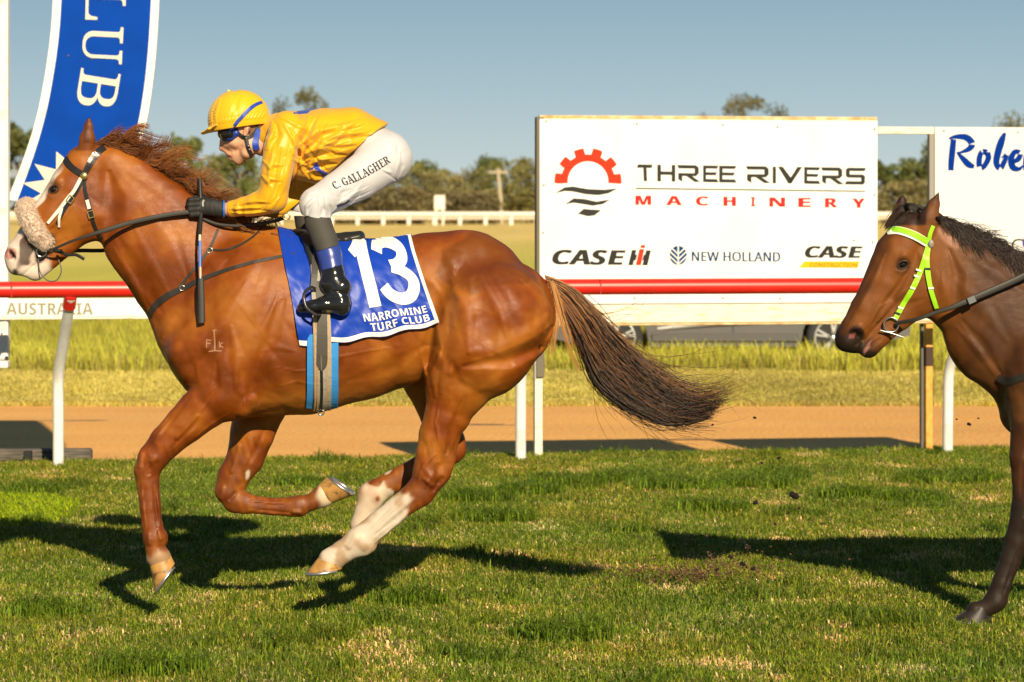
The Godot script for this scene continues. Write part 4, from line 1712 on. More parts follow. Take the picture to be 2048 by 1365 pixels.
	f.stroke([[520, 520], [470, 600], [410, 680], [370, 720]], 40, 0.010)
	f.stroke([[540, 560], [500, 640], [470, 690]], 34, -0.006)
	f.stroke([[420, 690], [470, 740], [490, 780]], 46, 0.012)           # triceps
	f.stroke([[572, 600], [545, 672], [509, 748], [503, 815]], 30, -0.012)   # behind the shoulder
	f.stroke([[450, 700], [420, 750], [400, 790]], 30, -0.007)
	f.stroke([[372, 785], [388, 765], [394, 730]], 20, -0.011)          # breast fold
	f.stroke([[355, 700], [372, 745]], 26, 0.008)
	f.stroke([[505, 800], [492, 826]], 18, 0.012)                        # elbow
	f.stroke([[520, 826], [570, 820], [610, 828]], 14, -0.004)
	f.stroke([[545, 720], [575, 770]], 26, 0.006)
	for i in 5:
		f.stroke([[690 + i * 32, 620 + i * 6], [700 + i * 34, 690 - i * 2], [690 + i * 36, 740 - i * 8]], 10, -0.0022)
	f.stroke([[700, 760], [780, 735], [850, 690]], 24, -0.005)
	f.stroke([[868, 640], [862, 690], [856, 742]], 24, -0.018)           # flank
	f.stroke([[845, 560], [870, 600], [880, 640]], 32, -0.010)
	f.stroke([[890, 500], [905, 520], [908, 545]], 24, 0.010)            # hip bone
	f.stroke([[905, 545], [925, 620], [930, 690], [905, 740]], 40, 0.012)
	f.stroke([[935, 480], [985, 560], [1010, 620]], 42, -0.008)
	f.stroke([[985, 540], [1040, 610], [1060, 660]], 34, 0.010)
	f.stroke([[950, 560], [975, 630], [985, 700]], 36, -0.010)
	f.stroke([[1104, 655], [1075, 690], [1020, 714], [930, 728]], 22, -0.015, 0.0)
	f.stroke([[1100, 700], [1035, 736], [965, 775]], 30, 0.005, 0.0)
	f.stroke([[880, 705], [892, 745], [885, 780]], 26, 0.010, 0.0)       # stifle
	f.stroke([[908, 720], [918, 765], [908, 800]], 20, -0.006, 0.0)
	f.stroke([[930, 790], [908, 850], [893, 905]], 15, -0.010, 0.0)      # in front of the tendon
	f.stroke([[868, 800], [858, 850], [850, 900]], 15, 0.005, 0.0)
	f.stroke([[846, 930], [862, 950], [852, 972]], 13, 0.006, 0.0)       # hock bones
	f.stroke([[878, 930], [876, 960]], 10, -0.005, 0.0)
	f.stroke([[830, 1000], [790, 1036], [748, 1070]], 7, -0.005, 0.0)
	f.stroke([[722, 1078], [730, 1090]], 13, 0.004, 0.0)
	f.stroke([[385, 790], [345, 840], [318, 880]], 11, -0.005, 0.0)
	f.stroke([[430, 800], [390, 850], [345, 895]], 9, -0.004, 0.0)
	f.stroke([[300, 905], [312, 915], [292, 938]], 12, 0.004, 0.0)
	f.stroke([[318, 925], [312, 950]], 9, -0.004, 0.0)
	f.stroke([[309, 968], [314, 1012], [318, 1052]], 6, -0.005, 0.0)
	f.stroke([[528, 850], [505, 905], [480, 955]], 10, -0.005, -9.0, 0.0)
	f.stroke([[490, 1028], [540, 1033], [575, 1036]], 6, -0.004, -9.0, 0.0)
	for pr in [[[[560, 590], [532, 668], [500, 742], [494, 806]], -12.0, 3.0, 15.0, 0.006], [[[1095, 630], [1055, 672], [1005, 692], [940, 700]], 0.0, 0.0, 30.0, 0.008], [[[885, 690], [868, 735], [872, 790]], 0.0, 0.0, 14.0, 0.006],
		[[[960, 545], [1000, 610], [1018, 680]], 0.0, 0.0, 20.0, 0.006], [[[905, 560], [935, 630], [940, 700]], 0.0, 0.0, 22.0, 0.006], [[[460, 520], [420, 580], [365, 640], [330, 672]], 0.0, 0.0, 22.0, -0.006], [[[500, 560], [455, 640], [400, 720]], 0.0, 0.0, 20.0, 0.006],
		[[[470, 650], [480, 710], [478, 770]], 0.0, 0.0, 18.0, 0.007], [[[440, 720], [440, 770], [415, 806]], 0.0, 0.0, 13.0, -0.005], [[[530, 700], [560, 690], [600, 700]], 0.0, 0.0, 11.0, 0.003], [[[575, 640], [610, 700], [640, 780]], 0.0, 0.0, 22.0, -0.004],
		[[[300, 400], [350, 470], [380, 560]], 0.0, 0.0, 16.0, -0.005], [[[262, 440], [300, 520], [340, 590]], 0.0, 0.0, 16.0, 0.005], [[[870, 560], [905, 600], [900, 660]], 0.0, 0.0, 18.0, -0.006], [[[1040, 560], [1080, 610], [1090, 660]], 0.0, 0.0, 18.0, -0.006]]:
		f.stroke(pr[0], pr[3], pr[4])
	for q in [[[[826, 975], [790, 1010], [745, 1052]], 9.0, 0.005], [[[838, 1004], [796, 1046], [750, 1086]], 7.0, 0.005], [[[815, 985], [775, 1020], [735, 1058]], 5.0, -0.005], [[[872, 905], [850, 925], [836, 955]], 9.0, 0.006], [[[884, 955], [866, 978]], 8.0, -0.006], [[[850, 955], [866, 968]], 7.0, 0.006], [[[712, 1070], [700, 1090]], 9.0, 0.005], [[[690, 1092], [672, 1108]], 6.0, -0.004],
		[[[286, 905], [284, 930]], 8.0, 0.005], [[[304, 926], [302, 944]], 7.0, -0.005], [[[285, 960], [290, 1015], [295, 1055]], 5.0, 0.004], [[[316, 965], [320, 1010], [322, 1050]], 5.0, 0.005], [[[322, 1060], [326, 1075]], 7.0, 0.006], [[[300, 1066], [302, 1084]], 7.0, 0.004],
		[[[350, 830], [322, 866], [300, 896]], 8.0, 0.005], [[[400, 830], [360, 872]], 8.0, 0.005], [[[436, 985], [432, 1005]], 8.0, 0.005], [[[452, 1008], [462, 996]], 7.0, -0.005], [[[490, 1012], [540, 1016], [575, 1015]], 5.0, 0.005], [[[580, 1034], [594, 1036]], 7.0, 0.006], [[[470, 900], [455, 950]], 8.0, 0.005]]:
		f.stroke(q[0], q[1], q[2])
	# veins
	f.stroke([[455, 745], [430, 775], [408, 800], [380, 838]], 5, 0.003, 0.0)
	f.stroke([[880, 800], [872, 840], [880, 880], [870, 930]], 5, 0.003, 0.0)
	f.stroke([[620, 700], [680, 712], [740, 700], [800, 690]], 5, 0.0018)
	f.stroke([[560, 730], [600, 740], [640, 735]], 5, 0.002)
	f.stroke([[560, 770], [600, 760], [650, 772]], 6, 0.0022)
	f.stroke([[470, 820], [430, 845], [385, 880]], 5, 0.0025, 0.0)
	f.stroke([[120, 420], [98, 452], [84, 470]], 5, 0.0025)
	f.stroke([[430, 640], [445, 690], [430, 730]], 6, 0.002)
	var nz := FastNoiseLite.new()
	nz.seed = 21
	nz.frequency = 9.0
	nz.fractal_octaves = 2
	f.has_ruffle = true
	var nz2 := FastNoiseLite.new()
	nz2.seed = 23
	nz2.frequency = 22.0
	nz2.fractal_octaves = 1
	f.ruffle = func(p: Vector3) -> float: return nz.get_noise_3d(p.x * 0.7, p.y * 1.1, p.z) * 0.0022 + nz2.get_noise_3d(p.x + p.y * 0.6, p.y - p.x * 0.3, p.z) * 0.0006
	return f


func chestnut_color(p: Vector3, n: Vector3) -> Color:
	var x := p.x * U + 1024.0
	var y := 1246.25 - p.y * U
	var v := noise.get_noise_3d(p.x * 160.0, p.y * 160.0, p.z * 160.0)
	var w := noise2.get_noise_3d(p.x * 420.0, p.y * 420.0, p.z * 420.0)
	var c := Color(0.235, 0.055, 0.005)
	c = c.lerp(Color(0.130, 0.026, 0.003), clampf(v * 2.2, 0.0, 0.8))
	c = c.lerp(Color(0.40, 0.140, 0.018), clampf(-v * 1.6, 0.0, 0.65))
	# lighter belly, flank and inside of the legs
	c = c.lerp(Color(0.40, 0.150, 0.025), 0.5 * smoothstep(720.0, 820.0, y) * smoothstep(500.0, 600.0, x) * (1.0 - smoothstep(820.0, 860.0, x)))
	# wet darker patch on the croup
	var d1 := Vector2((x - 985.0) / 95.0, (y - 520.0) / 62.0).length()
	c = c.lerp(Color(0.13, 0.032, 0.006), 0.75 * (1.0 - smoothstep(0.75, 1.05, d1 + v * 0.7)))
	# darker knees, hocks and cannons
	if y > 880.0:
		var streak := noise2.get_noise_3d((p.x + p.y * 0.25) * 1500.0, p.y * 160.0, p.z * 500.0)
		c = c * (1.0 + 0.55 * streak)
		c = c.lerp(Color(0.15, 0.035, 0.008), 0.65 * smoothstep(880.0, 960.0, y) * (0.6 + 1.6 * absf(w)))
	# white legs behind
	if p.z > 0.02:
		var k := (x - 826.0) + (y - 960.0) * 0.12 + w * 26.0 + v * 20.0
		if y > 940.0 and x < 900.0 and x > 600.0:
			c = c.lerp(Color(0.60, 0.50, 0.40).lerp(Color(0.40, 0.27, 0.17), clampf(w * 2.6 + 0.2 + smoothstep(1075.0, 1130.0, y) * 0.6, 0.0, 1.0)), 1.0 - smoothstep(-5.0, 3.0, k))
	elif x > 650.0 and x < 860.0 and y > 920.0:
		var k := (x - 757.0) - (y - 985.0) * 0.5 + w * 70.0 + v * 30.0
		c = c.lerp(Color(0.58, 0.46, 0.34).lerp(Color(0.36, 0.2, 0.12), clampf(w * 2.0 + 0.1, 0.0, 1.0)), 1.0 - smoothstep(-5.0, 3.0, k))
	# fore pasterns
	if p.z > 0.0 and x < 360.0 and y > 1090.0:
		c = c.lerp(Color(0.34, 0.20, 0.11), smoothstep(1098.0, 1112.0, y + w * 14.0))
	if p.z < 0.0 and x > 620.0 and x < 680.0 and y > 960.0 and y < 1040.0:
		c = c.lerp(Color(0.62, 0.48, 0.33), smoothstep(622.0, 636.0, x + w * 12.0))
	if x > 482.0 and x < 496.0 and p.z < 0.0 and y > 936.0 and y < 985.0:
		c = c.lerp(Color(0.6, 0.5, 0.38), 1.0 - smoothstep(0.6, 1.0, Vector2((x - 487.0 + (y - 957.0) * 0.2) / 7.0, (y - 957.0) / 17.0).length() + w))
	# face
	if x < 190.0 and y < 580.0:
		# distance from the nasal line, and along it
		var a := Vector2(95, 357)
		var b := Vector2(7, 482)
		var dirn := (b - a).normalized()
		var q := Vector2(x, y) - a
		var t := q.dot(dirn) / (b - a).length()
		var e := absf(q.dot(Vector2(-dirn.y, dirn.x)))
		if x < 150.0 and y < 500.0 and t > -0.35:
			var width := 15.0 + 6.0 * t
			var blaze := 1.0 - smoothstep(width - 2.0, width + 3.0, e + w * 12.0 + (40.0 - absf(p.z) * 1500.0) * -0.12)
			c = c.lerp(Color(0.72, 0.64, 0.55), blaze * smoothstep(-0.3, 0.0, t))
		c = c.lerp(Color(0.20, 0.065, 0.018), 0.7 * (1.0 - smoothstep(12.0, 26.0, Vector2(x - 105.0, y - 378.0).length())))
		var muz := smoothstep(0.0, 8.0, (70.0 - x) * 0.8 + (y - 470.0) * 0.55 - 14.0 + w * 20.0)
		var white := Color(0.70, 0.56, 0.48)
		var greyish := Color(0.085, 0.06, 0.05)
		c = c.lerp(white, muz)
		# grey skin down the side of the muzzle
		var gk := Vector2((x - 47.0 - (y - 505.0) * -0.25) / 13.0, (y - 508.0) / 38.0).length()
		c = c.lerp(greyish, (1.0 - smoothstep(0.85, 1.1, gk + w * 0.9)) * 0.9)
		c = c.lerp(greyish, 1.0 - smoothstep(0.8, 1.1, Vector2((x - 82.0) / 18.0, (y - 492.0) / 28.0).length() + w))
		c = c.lerp(Color(0.40, 0.17, 0.14), 1.0 - smoothstep(0.8, 1.15, Vector2((x - 15.0) / 14.0, (y - 508.0) / 12.0).length()))
		c = c.lerp(Color(0.03, 0.015, 0.015), 1.0 - smoothstep(0.7, 1.1, Vector2((x - 19.0 - (y - 510.0) * 0.5) / 5.5, (y - 510.0) / 9.5).length()))
		c = c.lerp(greyish, 1.0 - smoothstep(4.0, 9.0, Vector2(x - 24.0, y - 546.0).length() + w * 6.0))
		if y > 535.0 and x < 90.0:
			c = c.lerp(greyish * 1.5, smoothstep(560.0, 564.0, y + w * 6.0))
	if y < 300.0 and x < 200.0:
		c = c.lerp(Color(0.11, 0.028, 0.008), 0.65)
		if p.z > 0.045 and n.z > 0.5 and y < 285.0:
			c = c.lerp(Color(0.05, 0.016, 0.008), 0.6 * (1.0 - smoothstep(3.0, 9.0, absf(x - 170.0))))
	return c * (1.0 + 0.10 * w)


func coat(rough: float) -> StandardMaterial3D:
	var m := mat(Color(1, 1, 1), rough, 0.0, true)
	m.metallic_specular = 0.42
	m.heightmap_enabled = true
	m.heightmap_texture = noise_tex(512, 0.09, 61, null, 3)
	m.heightmap_scale = 0.10
	m.uv1_triplanar = true
	m.uv1_scale = Vector3(3.0, 7.0, 5.0)
	m.roughness_texture = noise_tex(256, 0.02, 62, ramp(Color(0.35, 0.35, 0.35), Color(0.6, 0.6, 0.6), Color(0.9, 0.9, 0.9)))
	m.roughness = 0.58
	return m


func hoof(parent: Node3D, cf: Vector2, cb: Vector2, toe: Vector2, heel: Vector2, z: float, c: Color) -> void:
	var s := st()
	s.set_smooth_group(1)
	var rows := []
	for j in 7:
		var k := pow(j / 6.0, 1.15)
		var a := cf.lerp(toe, k)
		var b := cb.lerp(heel, k)
		var row := []
		for i in 20:
			var g := TAU * i / 20.0
			var m := (a + b) * 0.5 + (a - b) * 0.5 * cos(g)
			var hw := lerpf(0.034, 0.060, k) * (1.0 + 0.12 * cos(g))
			row.append(B(m.x, m.y, z + sin(g) * hw * (1.0 if cos(g) > -0.7 else 0.85)))
		rows.append(row)
	for j in 6:
		for i in 20:
			face(s, rows[j][i], rows[j][(i + 1) % 20], rows[j + 1][(i + 1) % 20], rows[j + 1][i])
	s.set_smooth_group(-1)
	for i in range(1, 19):
		tri(s, rows[6][0], rows[6][i], rows[6][i + 1])
		tri(s, rows[0][0], rows[0][i + 1], rows[0][i])
	var hm := mat(c, 0.5)
	var h := part("hoof", done(s), hm, parent)
	hm.albedo_color = Color.WHITE
	weathered(hm, noise_tex(128, 0.022, 66, ramp(c * Color(0.25, 0.22, 0.25), c, c * Color(1.15, 1.05, 0.8), 0.4), 3), 6.0)
	# shoe: a rim round the front of the sole
	s = st()
	var off := (toe - cf).normalized() * 3.0
	var pts := []
	for i in range(-8, 9):
		var g := TAU * i / 20.0
		var m := (toe + heel) * 0.5 + (toe - heel) * 0.47 * cos(g) + off
		pts.append(B(m.x, m.y, z + sin(g) * 0.055 * (1.0 + 0.12 * cos(g))))
	bar(s, pts, 0.0075, 6)
	part("horseshoe", done(s), mat(Color(0.6, 0.6, 0.62), 0.3, 0.9), h)


func horse_eye(parent: Node3D, f: Field, x: float, y: float, r: float) -> void:
	var q := B(x, y)
	var z := f.front(q.x, q.y)
	var s := st()
	ball(s, Vector3(q.x, q.y, z - r * 0.45), Vector3(r * 1.15, r * 0.92, r), Basis(Vector3(0, 0, 1), 0.35))
	var e := part("eye", done(s), mat(Color(0.008, 0.005, 0.004), 0.06), parent)
	s = st()
	var lid := []
	for i in 13:
		var a := TAU * i / 12.0
		var p := Vector3(q.x, q.y, 0) + Basis(Vector3(0, 0, 1), 0.35) * Vector3(cos(a) * r * 1.22, sin(a) * r * 0.82, 0)
		var zz := f.front(p.x, p.y)
		p.z = z + 0.002 if is_nan(zz) else maxf(zz, z - r * 0.2) + 0.001
		lid.append(p)
	bar(s, lid, 0.0042, 6, 1.0, false)
	part("eyelid", done(s), mat(Color(0.05, 0.022, 0.012), 0.5), e)


# many fine hairs: each a three-sided tapering strand along a path
func hair(s: SurfaceTool, pts: Array, r: float, c0: Color, c1: Color) -> void:
	var n := pts.size()
	for i in n - 1:
		var a: Vector3 = pts[i]
		var b: Vector3 = pts[i + 1]
		var d := (b - a).normalized()
		var x := d.cross(Vector3(0.2, 0.3, 1)).normalized()
		var y := d.cross(x)
		var ra := r * (1.0 - 0.6 * i / (n - 1))
		var rb := r * (1.0 - 0.6 * (i + 1) / (n - 1))
		var ca := c0.lerp(c1, float(i) / (n - 1))
		var cb := c0.lerp(c1, float(i + 1) / (n - 1))
		for k in 3:
			var u := TAU * k / 3.0
			var v := TAU * (k + 1) / 3.0
			var du := x * cos(u) + y * sin(u)
			var dv := x * cos(v) + y * sin(v)
			for e in [[a + du * ra, ca, du], [b + du * rb, cb, du], [b + dv * rb, cb, dv], [a + du * ra, ca, du], [b + dv * rb, cb, dv], [a + dv * ra, ca, dv]]:
				s.set_color(e[1])
				s.set_normal(e[2])
				s.add_vertex(e[0])


# a hair whose colour turns from a..b to c at the joint cut_
func hair2(s: SurfaceTool, pts: Array, r: float, a: Color, b: Color, c: Color, cut_: int) -> void:
	hair(s, pts.slice(0, cut_ + 1), r, a, b)
	var n := pts.size()
	hair(s, pts.slice(cut_, n), r * (1.0 - 0.35 * float(cut_) / n), b, c)


func path2(pts: Array, t: float) -> Vector2:
	var f := t * (pts.size() - 1)
	var i := mini(int(f), pts.size() - 2)
	var u := f - i
	var g := func(k: int) -> Vector2:
		var p: Array = pts[clampi(k, 0, pts.size() - 1)]
		return Vector2(p[0], p[1])
	return (g.call(i) as Vector2).cubic_interpolate(g.call(i + 1), g.call(i - 1), g.call(i + 2), u)


func tail_hair() -> ArrayMesh:
	var r := RandomNumberGenerator.new()
	r.seed = 5
	var s := SurfaceTool.new()
	s.begin(Mesh.PRIMITIVE_TRIANGLES)
	var up := [[1090, 552], [1140, 572], [1195, 622], [1260, 690], [1330, 748], [1400, 795], [1475, 788]]
	var lo := [[1100, 585], [1130, 625], [1158, 690], [1185, 770], [1235, 822], [1330, 862], [1420, 850]]
	var tan_c := Color(0.50, 0.245, 0.075)
	var red_c := Color(0.24, 0.085, 0.025)
	var dark := Color(0.022, 0.012, 0.008)
	for i in 3000:
		var u := r.randf()
		var t1 := 0.0
		var kind := 0.0
		var z0 := r.randf_range(-0.03, 0.03)
		var dz := r.randfn() * 0.045
		var wob := r.randfn() * 9.0
		var ph := r.randf() * TAU
		var fr := r.randf_range(2.0, 5.0)
		var cl := floorf(r.randf() * 46.0)     # locks
		kind = fposmod(cl * 0.531 + 0.13, 1.0) * 0.86 + r.randf() * 0.14
		var lt := fposmod(cl * 0.917, 1.0) * 0.8 + r.randf() * 0.2
		var cu := fposmod(cl * 0.618, 1.0)
		t1 = minf(r.randf_range(0.6, 1.0) * (0.78 + 0.34 * fposmod(cl * 0.37, 1.0)), 1.0)
		var flick := (fposmod(cl * 0.73, 1.0) - 0.45) * 46.0
		var pts := []
		var n := 13
		var outside := r.randf() < 0.05
		var t0 := 0.0 if r.randf() < 0.6 else r.randf() * 0.4
		for k in n:
			var t := lerpf(t0, t1, float(k) / (n - 1))
			var uu := lerpf(u, cu, 0.72 * smoothstep(0.2, 0.85, t))
			var q := path2(up, t).lerp(path2(lo, t), uu)
			q += Vector2(sin(t * fr + ph), cos(t * fr * 1.3 + ph)) * wob * t * (3.0 if outside else 0.9) * (1.0 + 1.2 * t * t)
			q += Vector2(sin(cl * 3.1 + t * 7.0), cos(cl * 1.7 + t * 6.0)) * 13.0 * t * t - Vector2(0, flick * pow(t, 4.0)) + Vector2(0, sin(t * 5.2 + 0.6) * 9.0 * t)
			pts.append(B(q.x, q.y, z0 * (1.0 + t) + dz * t))
		var c0 := tan_c.lerp(red_c, lt)
		var c1 := dark * (0.8 + 1.0 * lt)
		if kind < 0.24 and u < 0.5:
			c1 = red_c.lerp(tan_c, r.randf() * 0.5)
		elif kind > 0.72:
			c0 = red_c.lerp(dark, 0.5)
		if t0 > 0.12:
			c0 = dark * 1.5
		if t0 <= 0.12 and (kind >= 0.24 or u >= 0.5):
			# pale root, then dark: two hairs end to end
			var cut_ := clampi(int((0.64 - 0.50 * u + r.randfn() * 0.08) * 12.0 / t1), 1, 9)
			var rr := r.randf_range(0.0009, 0.0020)
			hair2(s, pts, rr, c0, c0.lerp(red_c, 0.5), c1, cut_)
		else:
			hair(s, pts, r.randf_range(0.0009, 0.0020), c0, c1)
	# dark mass of the lower tail
	for i in 1500:
		var u := r.randf_range(0.05, 0.95)
		var pts := []
		var t0 := r.randf_range(0.30, 0.6)
		var t1 := t0 + r.randf_range(0.25, 0.42)
		var dz := r.randfn() * 0.03
		for k in 9:
			var t := minf(lerpf(t0, t1, k / 8.0), 0.99)
			var q := path2(up, t).lerp(path2(lo, t), lerpf(u, 0.55, smoothstep(0.5, 1.1, t) * 0.4)) + Vector2(0, sin(t * 7.0 + u * 9.0)) * 4.0
			pts.append(B(q.x, q.y, dz))
		hair(s, pts, r.randf_range(0.0015, 0.003), dark * r.randf_range(0.6, 1.8), dark * r.randf_range(0.5, 1.6))
	# tan locks of the dock that curl under
	for i in 190:
		var lock := floorf(r.randf() * 7.0)
		var e := r.randfn() * 3.0
		var ends := [[1108, 712], [1165, 742], [1215, 752], [1242, 728], [1250, 690], [1190, 716], [1098, 690]]
		var mids := [[1112, 650], [1126, 680], [1150, 715], [1175, 720], [1190, 660], [1150, 650], [1118, 640]]
		var en: Array = ends[int(lock)]
		var mi: Array = mids[int(lock)]
		var pts := []
		for k in 10:
			var t := k / 9.0
			var a := Vector2(1105 + e, 562 + absf(e)).lerp(Vector2(mi[0] + e * 2.0, mi[1] + e), t)
			var b := Vector2(mi[0] + e * 2.0, mi[1] + e).lerp(Vector2(en[0] + e * 2.5, en[1] - e), t)
			var q := a.lerp(b, t)
			q += Vector2(sin(t * 5.0 + lock), cos(t * 4.0 + lock * 2.0)) * (3.0 + absf(e)) * t
			pts.append(B(q.x, q.y, 0.03 + 0.02 * sin(t * 3.0 + lock)))
		hair(s, pts, r.randf_range(0.001, 0.002), tan_c.lerp(red_c, r.randf() * 0.7), tan_c * r.randf_range(0.6, 1.1))
	# fine stray hairs
	for i in 42:
		var a := path2(up if i % 3 else lo, r.randf_range(0.35, 0.9))
		var l := r.randf_range(60.0, 190.0)
		var cu := r.randf_range(-1.3, 0.9)
		var ang := r.randf_range(-0.35, 0.5)
		var pts := []
		var q := a
		for k in 9:
			pts.append(B(q.x, q.y, r.randfn() * 0.004 + 0.01))
			q += Vector2(cos(ang), sin(ang)) * l / 8.0
			ang += cu / 8.0
		hair(s, pts, 0.0011, dark * 2.0, red_c)
	return s.commit()


func mane_hair() -> ArrayMesh:
	var r := RandomNumberGenerator.new()
	r.seed = 15
	var s := SurfaceTool.new()
	s.begin(Mesh.PRIMITIVE_TRIANGLES)
	var crest := [[212, 292], [250, 308], [300, 342], [350, 380], [400, 424], [450, 450], [520, 462]]
	var c0 := Color(0.19, 0.055, 0.015)
	var c1 := Color(0.42, 0.17, 0.05)
	var locks := 40
	for i in 2100:
		var k := i % locks
		var rl := RandomNumberGenerator.new()
		rl.seed = 100 + k
		var base := clampf((k + rl.randf()) / locks, 0.0, 1.0)
		var l := rl.randf_range(45.0, 125.0) * (1.0 - 0.45 * smoothstep(0.6, 1.0, base))
		var ang := rl.randf_range(-0.55, 0.30) + 0.45 * base
		var amp := rl.randf_range(3.0, 9.0)
		var ph := rl.randf() * TAU
		var fr := rl.randf_range(4.0, 8.0)
		var zz := rl.randf_range(-0.05, 0.07)
		var curl := rl.randf_range(-0.9, 1.1)
		var tone := c0.lerp(c1, rl.randf())
		var e0 := r.randfn()
		var p := path2(crest, clampf(base + e0 * 0.022, 0.0, 1.0))
		var stray := 3.2 if r.randf() < 0.12 else 1.0
		var e1 := r.randfn() * 2.4 * stray
		var ll := l * r.randf_range(0.55, 1.12)
		var pts := []
		var q := p + Vector2(0, 5)
		var steps_ := 12
		for j in steps_:
			var t := float(j) / (steps_ - 1)
			var a := ang - 0.55 * (1.0 - t) + curl * t * t + amp * 0.15 * sin(t * fr + ph) * minf(1.0, t * 2.0)
			pts.append(B(q.x, q.y + e1 * t, 0.012 + zz * t + e1 * 0.0012 * t))
			q += Vector2(cos(a), sin(a)) * ll / (steps_ - 1)
			q += Vector2(-e0 * 0.35, 0)
		hair(s, pts, r.randf_range(0.0010, 0.0022), c0 * 0.75, tone * r.randf_range(0.65, 1.3))
	# close lying mane along the crest towards the withers
	for i in 500:
		var base := r.randf_range(0.55, 1.0)
		var p := path2(crest, base)
		var pts := []
		for j in 7:
			var t := j / 6.0
			var q := p + Vector2(70.0 * t, 2.0 + 14.0 * t + sin(t * 5.0 + base * 20.0) * 4.0) + Vector2(0, r.randfn() * 1.5)
			pts.append(B(q.x, q.y, 0.03 + 0.05 * t + r.randfn() * 0.006))
		hair(s, pts, r.randf_range(0.001, 0.002), c0, c1 * r.randf_range(0.5, 1.0))
	return s.commit()


func forelock_hair() -> ArrayMesh:
	var r := RandomNumberGenerator.new()
	r.seed = 16
	var s := SurfaceTool.new()
	s.begin(Mesh.PRIMITIVE_TRIANGLES)
	for i in 420:
		var k := i % 8
		var e := r.randfn() * 3.0
		var q0 := Vector2(184 + r.randfn() * 4.0, 292 + r.randfn() * 3.0)
		var ang := -0.55 + k * 0.07
		var l := 48.0 + k * 5.0 + r.randf() * 24.0
		var pts := []
		for j in 10:
			var t := j / 9.0
			var q := q0 + Vector2(cos(ang), sin(ang)) * l * t + Vector2(0.3, 1.0) * (sin(t * 5.5 + k) * 7.0 * t + e * t) + Vector2(12, 22) * t * t * (0.2 + 0.2 * k)
			pts.append(B(q.x, q.y, 0.01 + r.randfn() * 0.006 + 0.02 * t * sin(k * 2.0)))
		hair(s, pts, r.randf_range(0.0009, 0.002), Color(0.15, 0.045, 0.014), Color(0.22, 0.075, 0.022) * r.randf_range(0.7, 1.3))
	return s.commit()


func chestnut() -> void:
	var f := chestnut_field()
	horse_f = f
	var t := thing("horse", "chestnut racehorse in full gallop with white hind legs and a blue numbered cloth", "horse", Vector3(-0.75, 0, HZ))
	var off := Vector3(0.75, 0, 0)
	var sub := func(called: String, mesh: Mesh, m: Material) -> MeshInstance3D:
		var o := part(called, mesh, m, t, true)
		o.position = off
		return o
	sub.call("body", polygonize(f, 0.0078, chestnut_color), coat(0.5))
	var hm := mat(Color(1, 1, 1), 0.45, 0.0, true)
	hm.metallic_specular = 0.5
	M.hair = hm
	M.tail = tail_hair()
	sub.call("tail", M.tail, hm)
	sub.call("mane", mane_hair(), hm)
	sub.call("forelock", forelock_hair(), hm)
	# eyes and hooves are built in drawing axes at z = 0: a holder shifts them
	t.position.z = 0.0
	horse_eye(t, f, 104, 379, 0.019)
	var amber := Color(0.46, 0.25, 0.075)
	hoof(t, Vector2(297, 1113), Vector2(341, 1105), Vector2(312, 1182), Vector2(351, 1126), 0.132, amber)
	hoof(t, Vector2(644, 1024), Vector2(627, 984), Vector2(700, 1002), Vector2(646, 965), -0.123, amber)
	hoof(t, Vector2(639, 1112), Vector2(690, 1117), Vector2(613, 1145), Vector2(684, 1137), 0.125, amber)
	hoof(t, Vector2(702, 1070), Vector2(734, 1068), Vector2(706, 1102), Vector2(738, 1090), -0.126, amber)
	# freeze brand on the shoulder
	var s := st()
	for ln in [[[436, 657, 3], [437, 676, 3], [437, 698, 3]], [[425, 700, 2.5], [437, 698, 2.5], [450, 699, 2.5]], [[421, 676, 2], [421, 692, 2]], [[421, 676, 2], [430, 678, 2]], [[422, 683, 2], [429, 684, 2]], [[446, 680, 2], [447, 692, 2]], [[453, 682, 2], [447, 687, 2], [454, 692, 2]], [[432, 658, 2], [441, 657, 2]]]:
		strap(s, f, ln, 0.0012, 0.0, 4)
	part("brand_mark", done(s), mat(Color(0.36, 0.17, 0.08), 0.8), t)
	t.position.z = HZ


# ---------------------------------------------------------------- saddle cloth, saddle, bridle
func lift(o: Node3D) -> void:
	o.position.z += HZ


# point of the saddle cloth: u from front to back, v from the spine down
func cloth_at(u: float, v: float, up := 0.0) -> Vector3:
	var fr := Vector2(553.0 + 51.0 * v + 6.0 * sin(v * 3.0), 456.0 + 232.0 * v)
	var rr := Vector2(820.0 + 60.0 * v, 473.0 + 172.0 * v)
	var q := fr.lerp(rr, u)
	q.y -= 9.0 * exp(-pow((u - 0.66) / 0.13, 2.0)) * (1.0 - v)
	q.y += 7.0 * sin(u * PI) * v + 2.5 * sin(u * 23.0) * v * smoothstep(0.6, 1.0, v)
	var w := B(q.x, q.y)
	var p := horse_f.on(w.x, w.y)
	var fold := 0.010 * sin(u * 17.0 + v * 5.0 + 2.0 * sin(v * 6.0)) * (0.25 + v) * 0.45
	fold += 0.012 * noise.get_noise_2d(u * 190.0, v * 110.0)
	fold += 0.006 * absf(sin((u * 0.8 + v * 0.6) * 15.0)) * exp(-pow((u - 0.42) / 0.2, 2.0))
	fold *= smoothstep(0.0, 0.25, v)
	p.z += 0.014 + up + fold + 0.012 * smoothstep(0.75, 1.0, v) * absf(sin(u * 6.5))
	p.y += 0.010 * (1.0 - smoothstep(0.0, 0.2, v))
	return p


var cloth_grid: Array = []


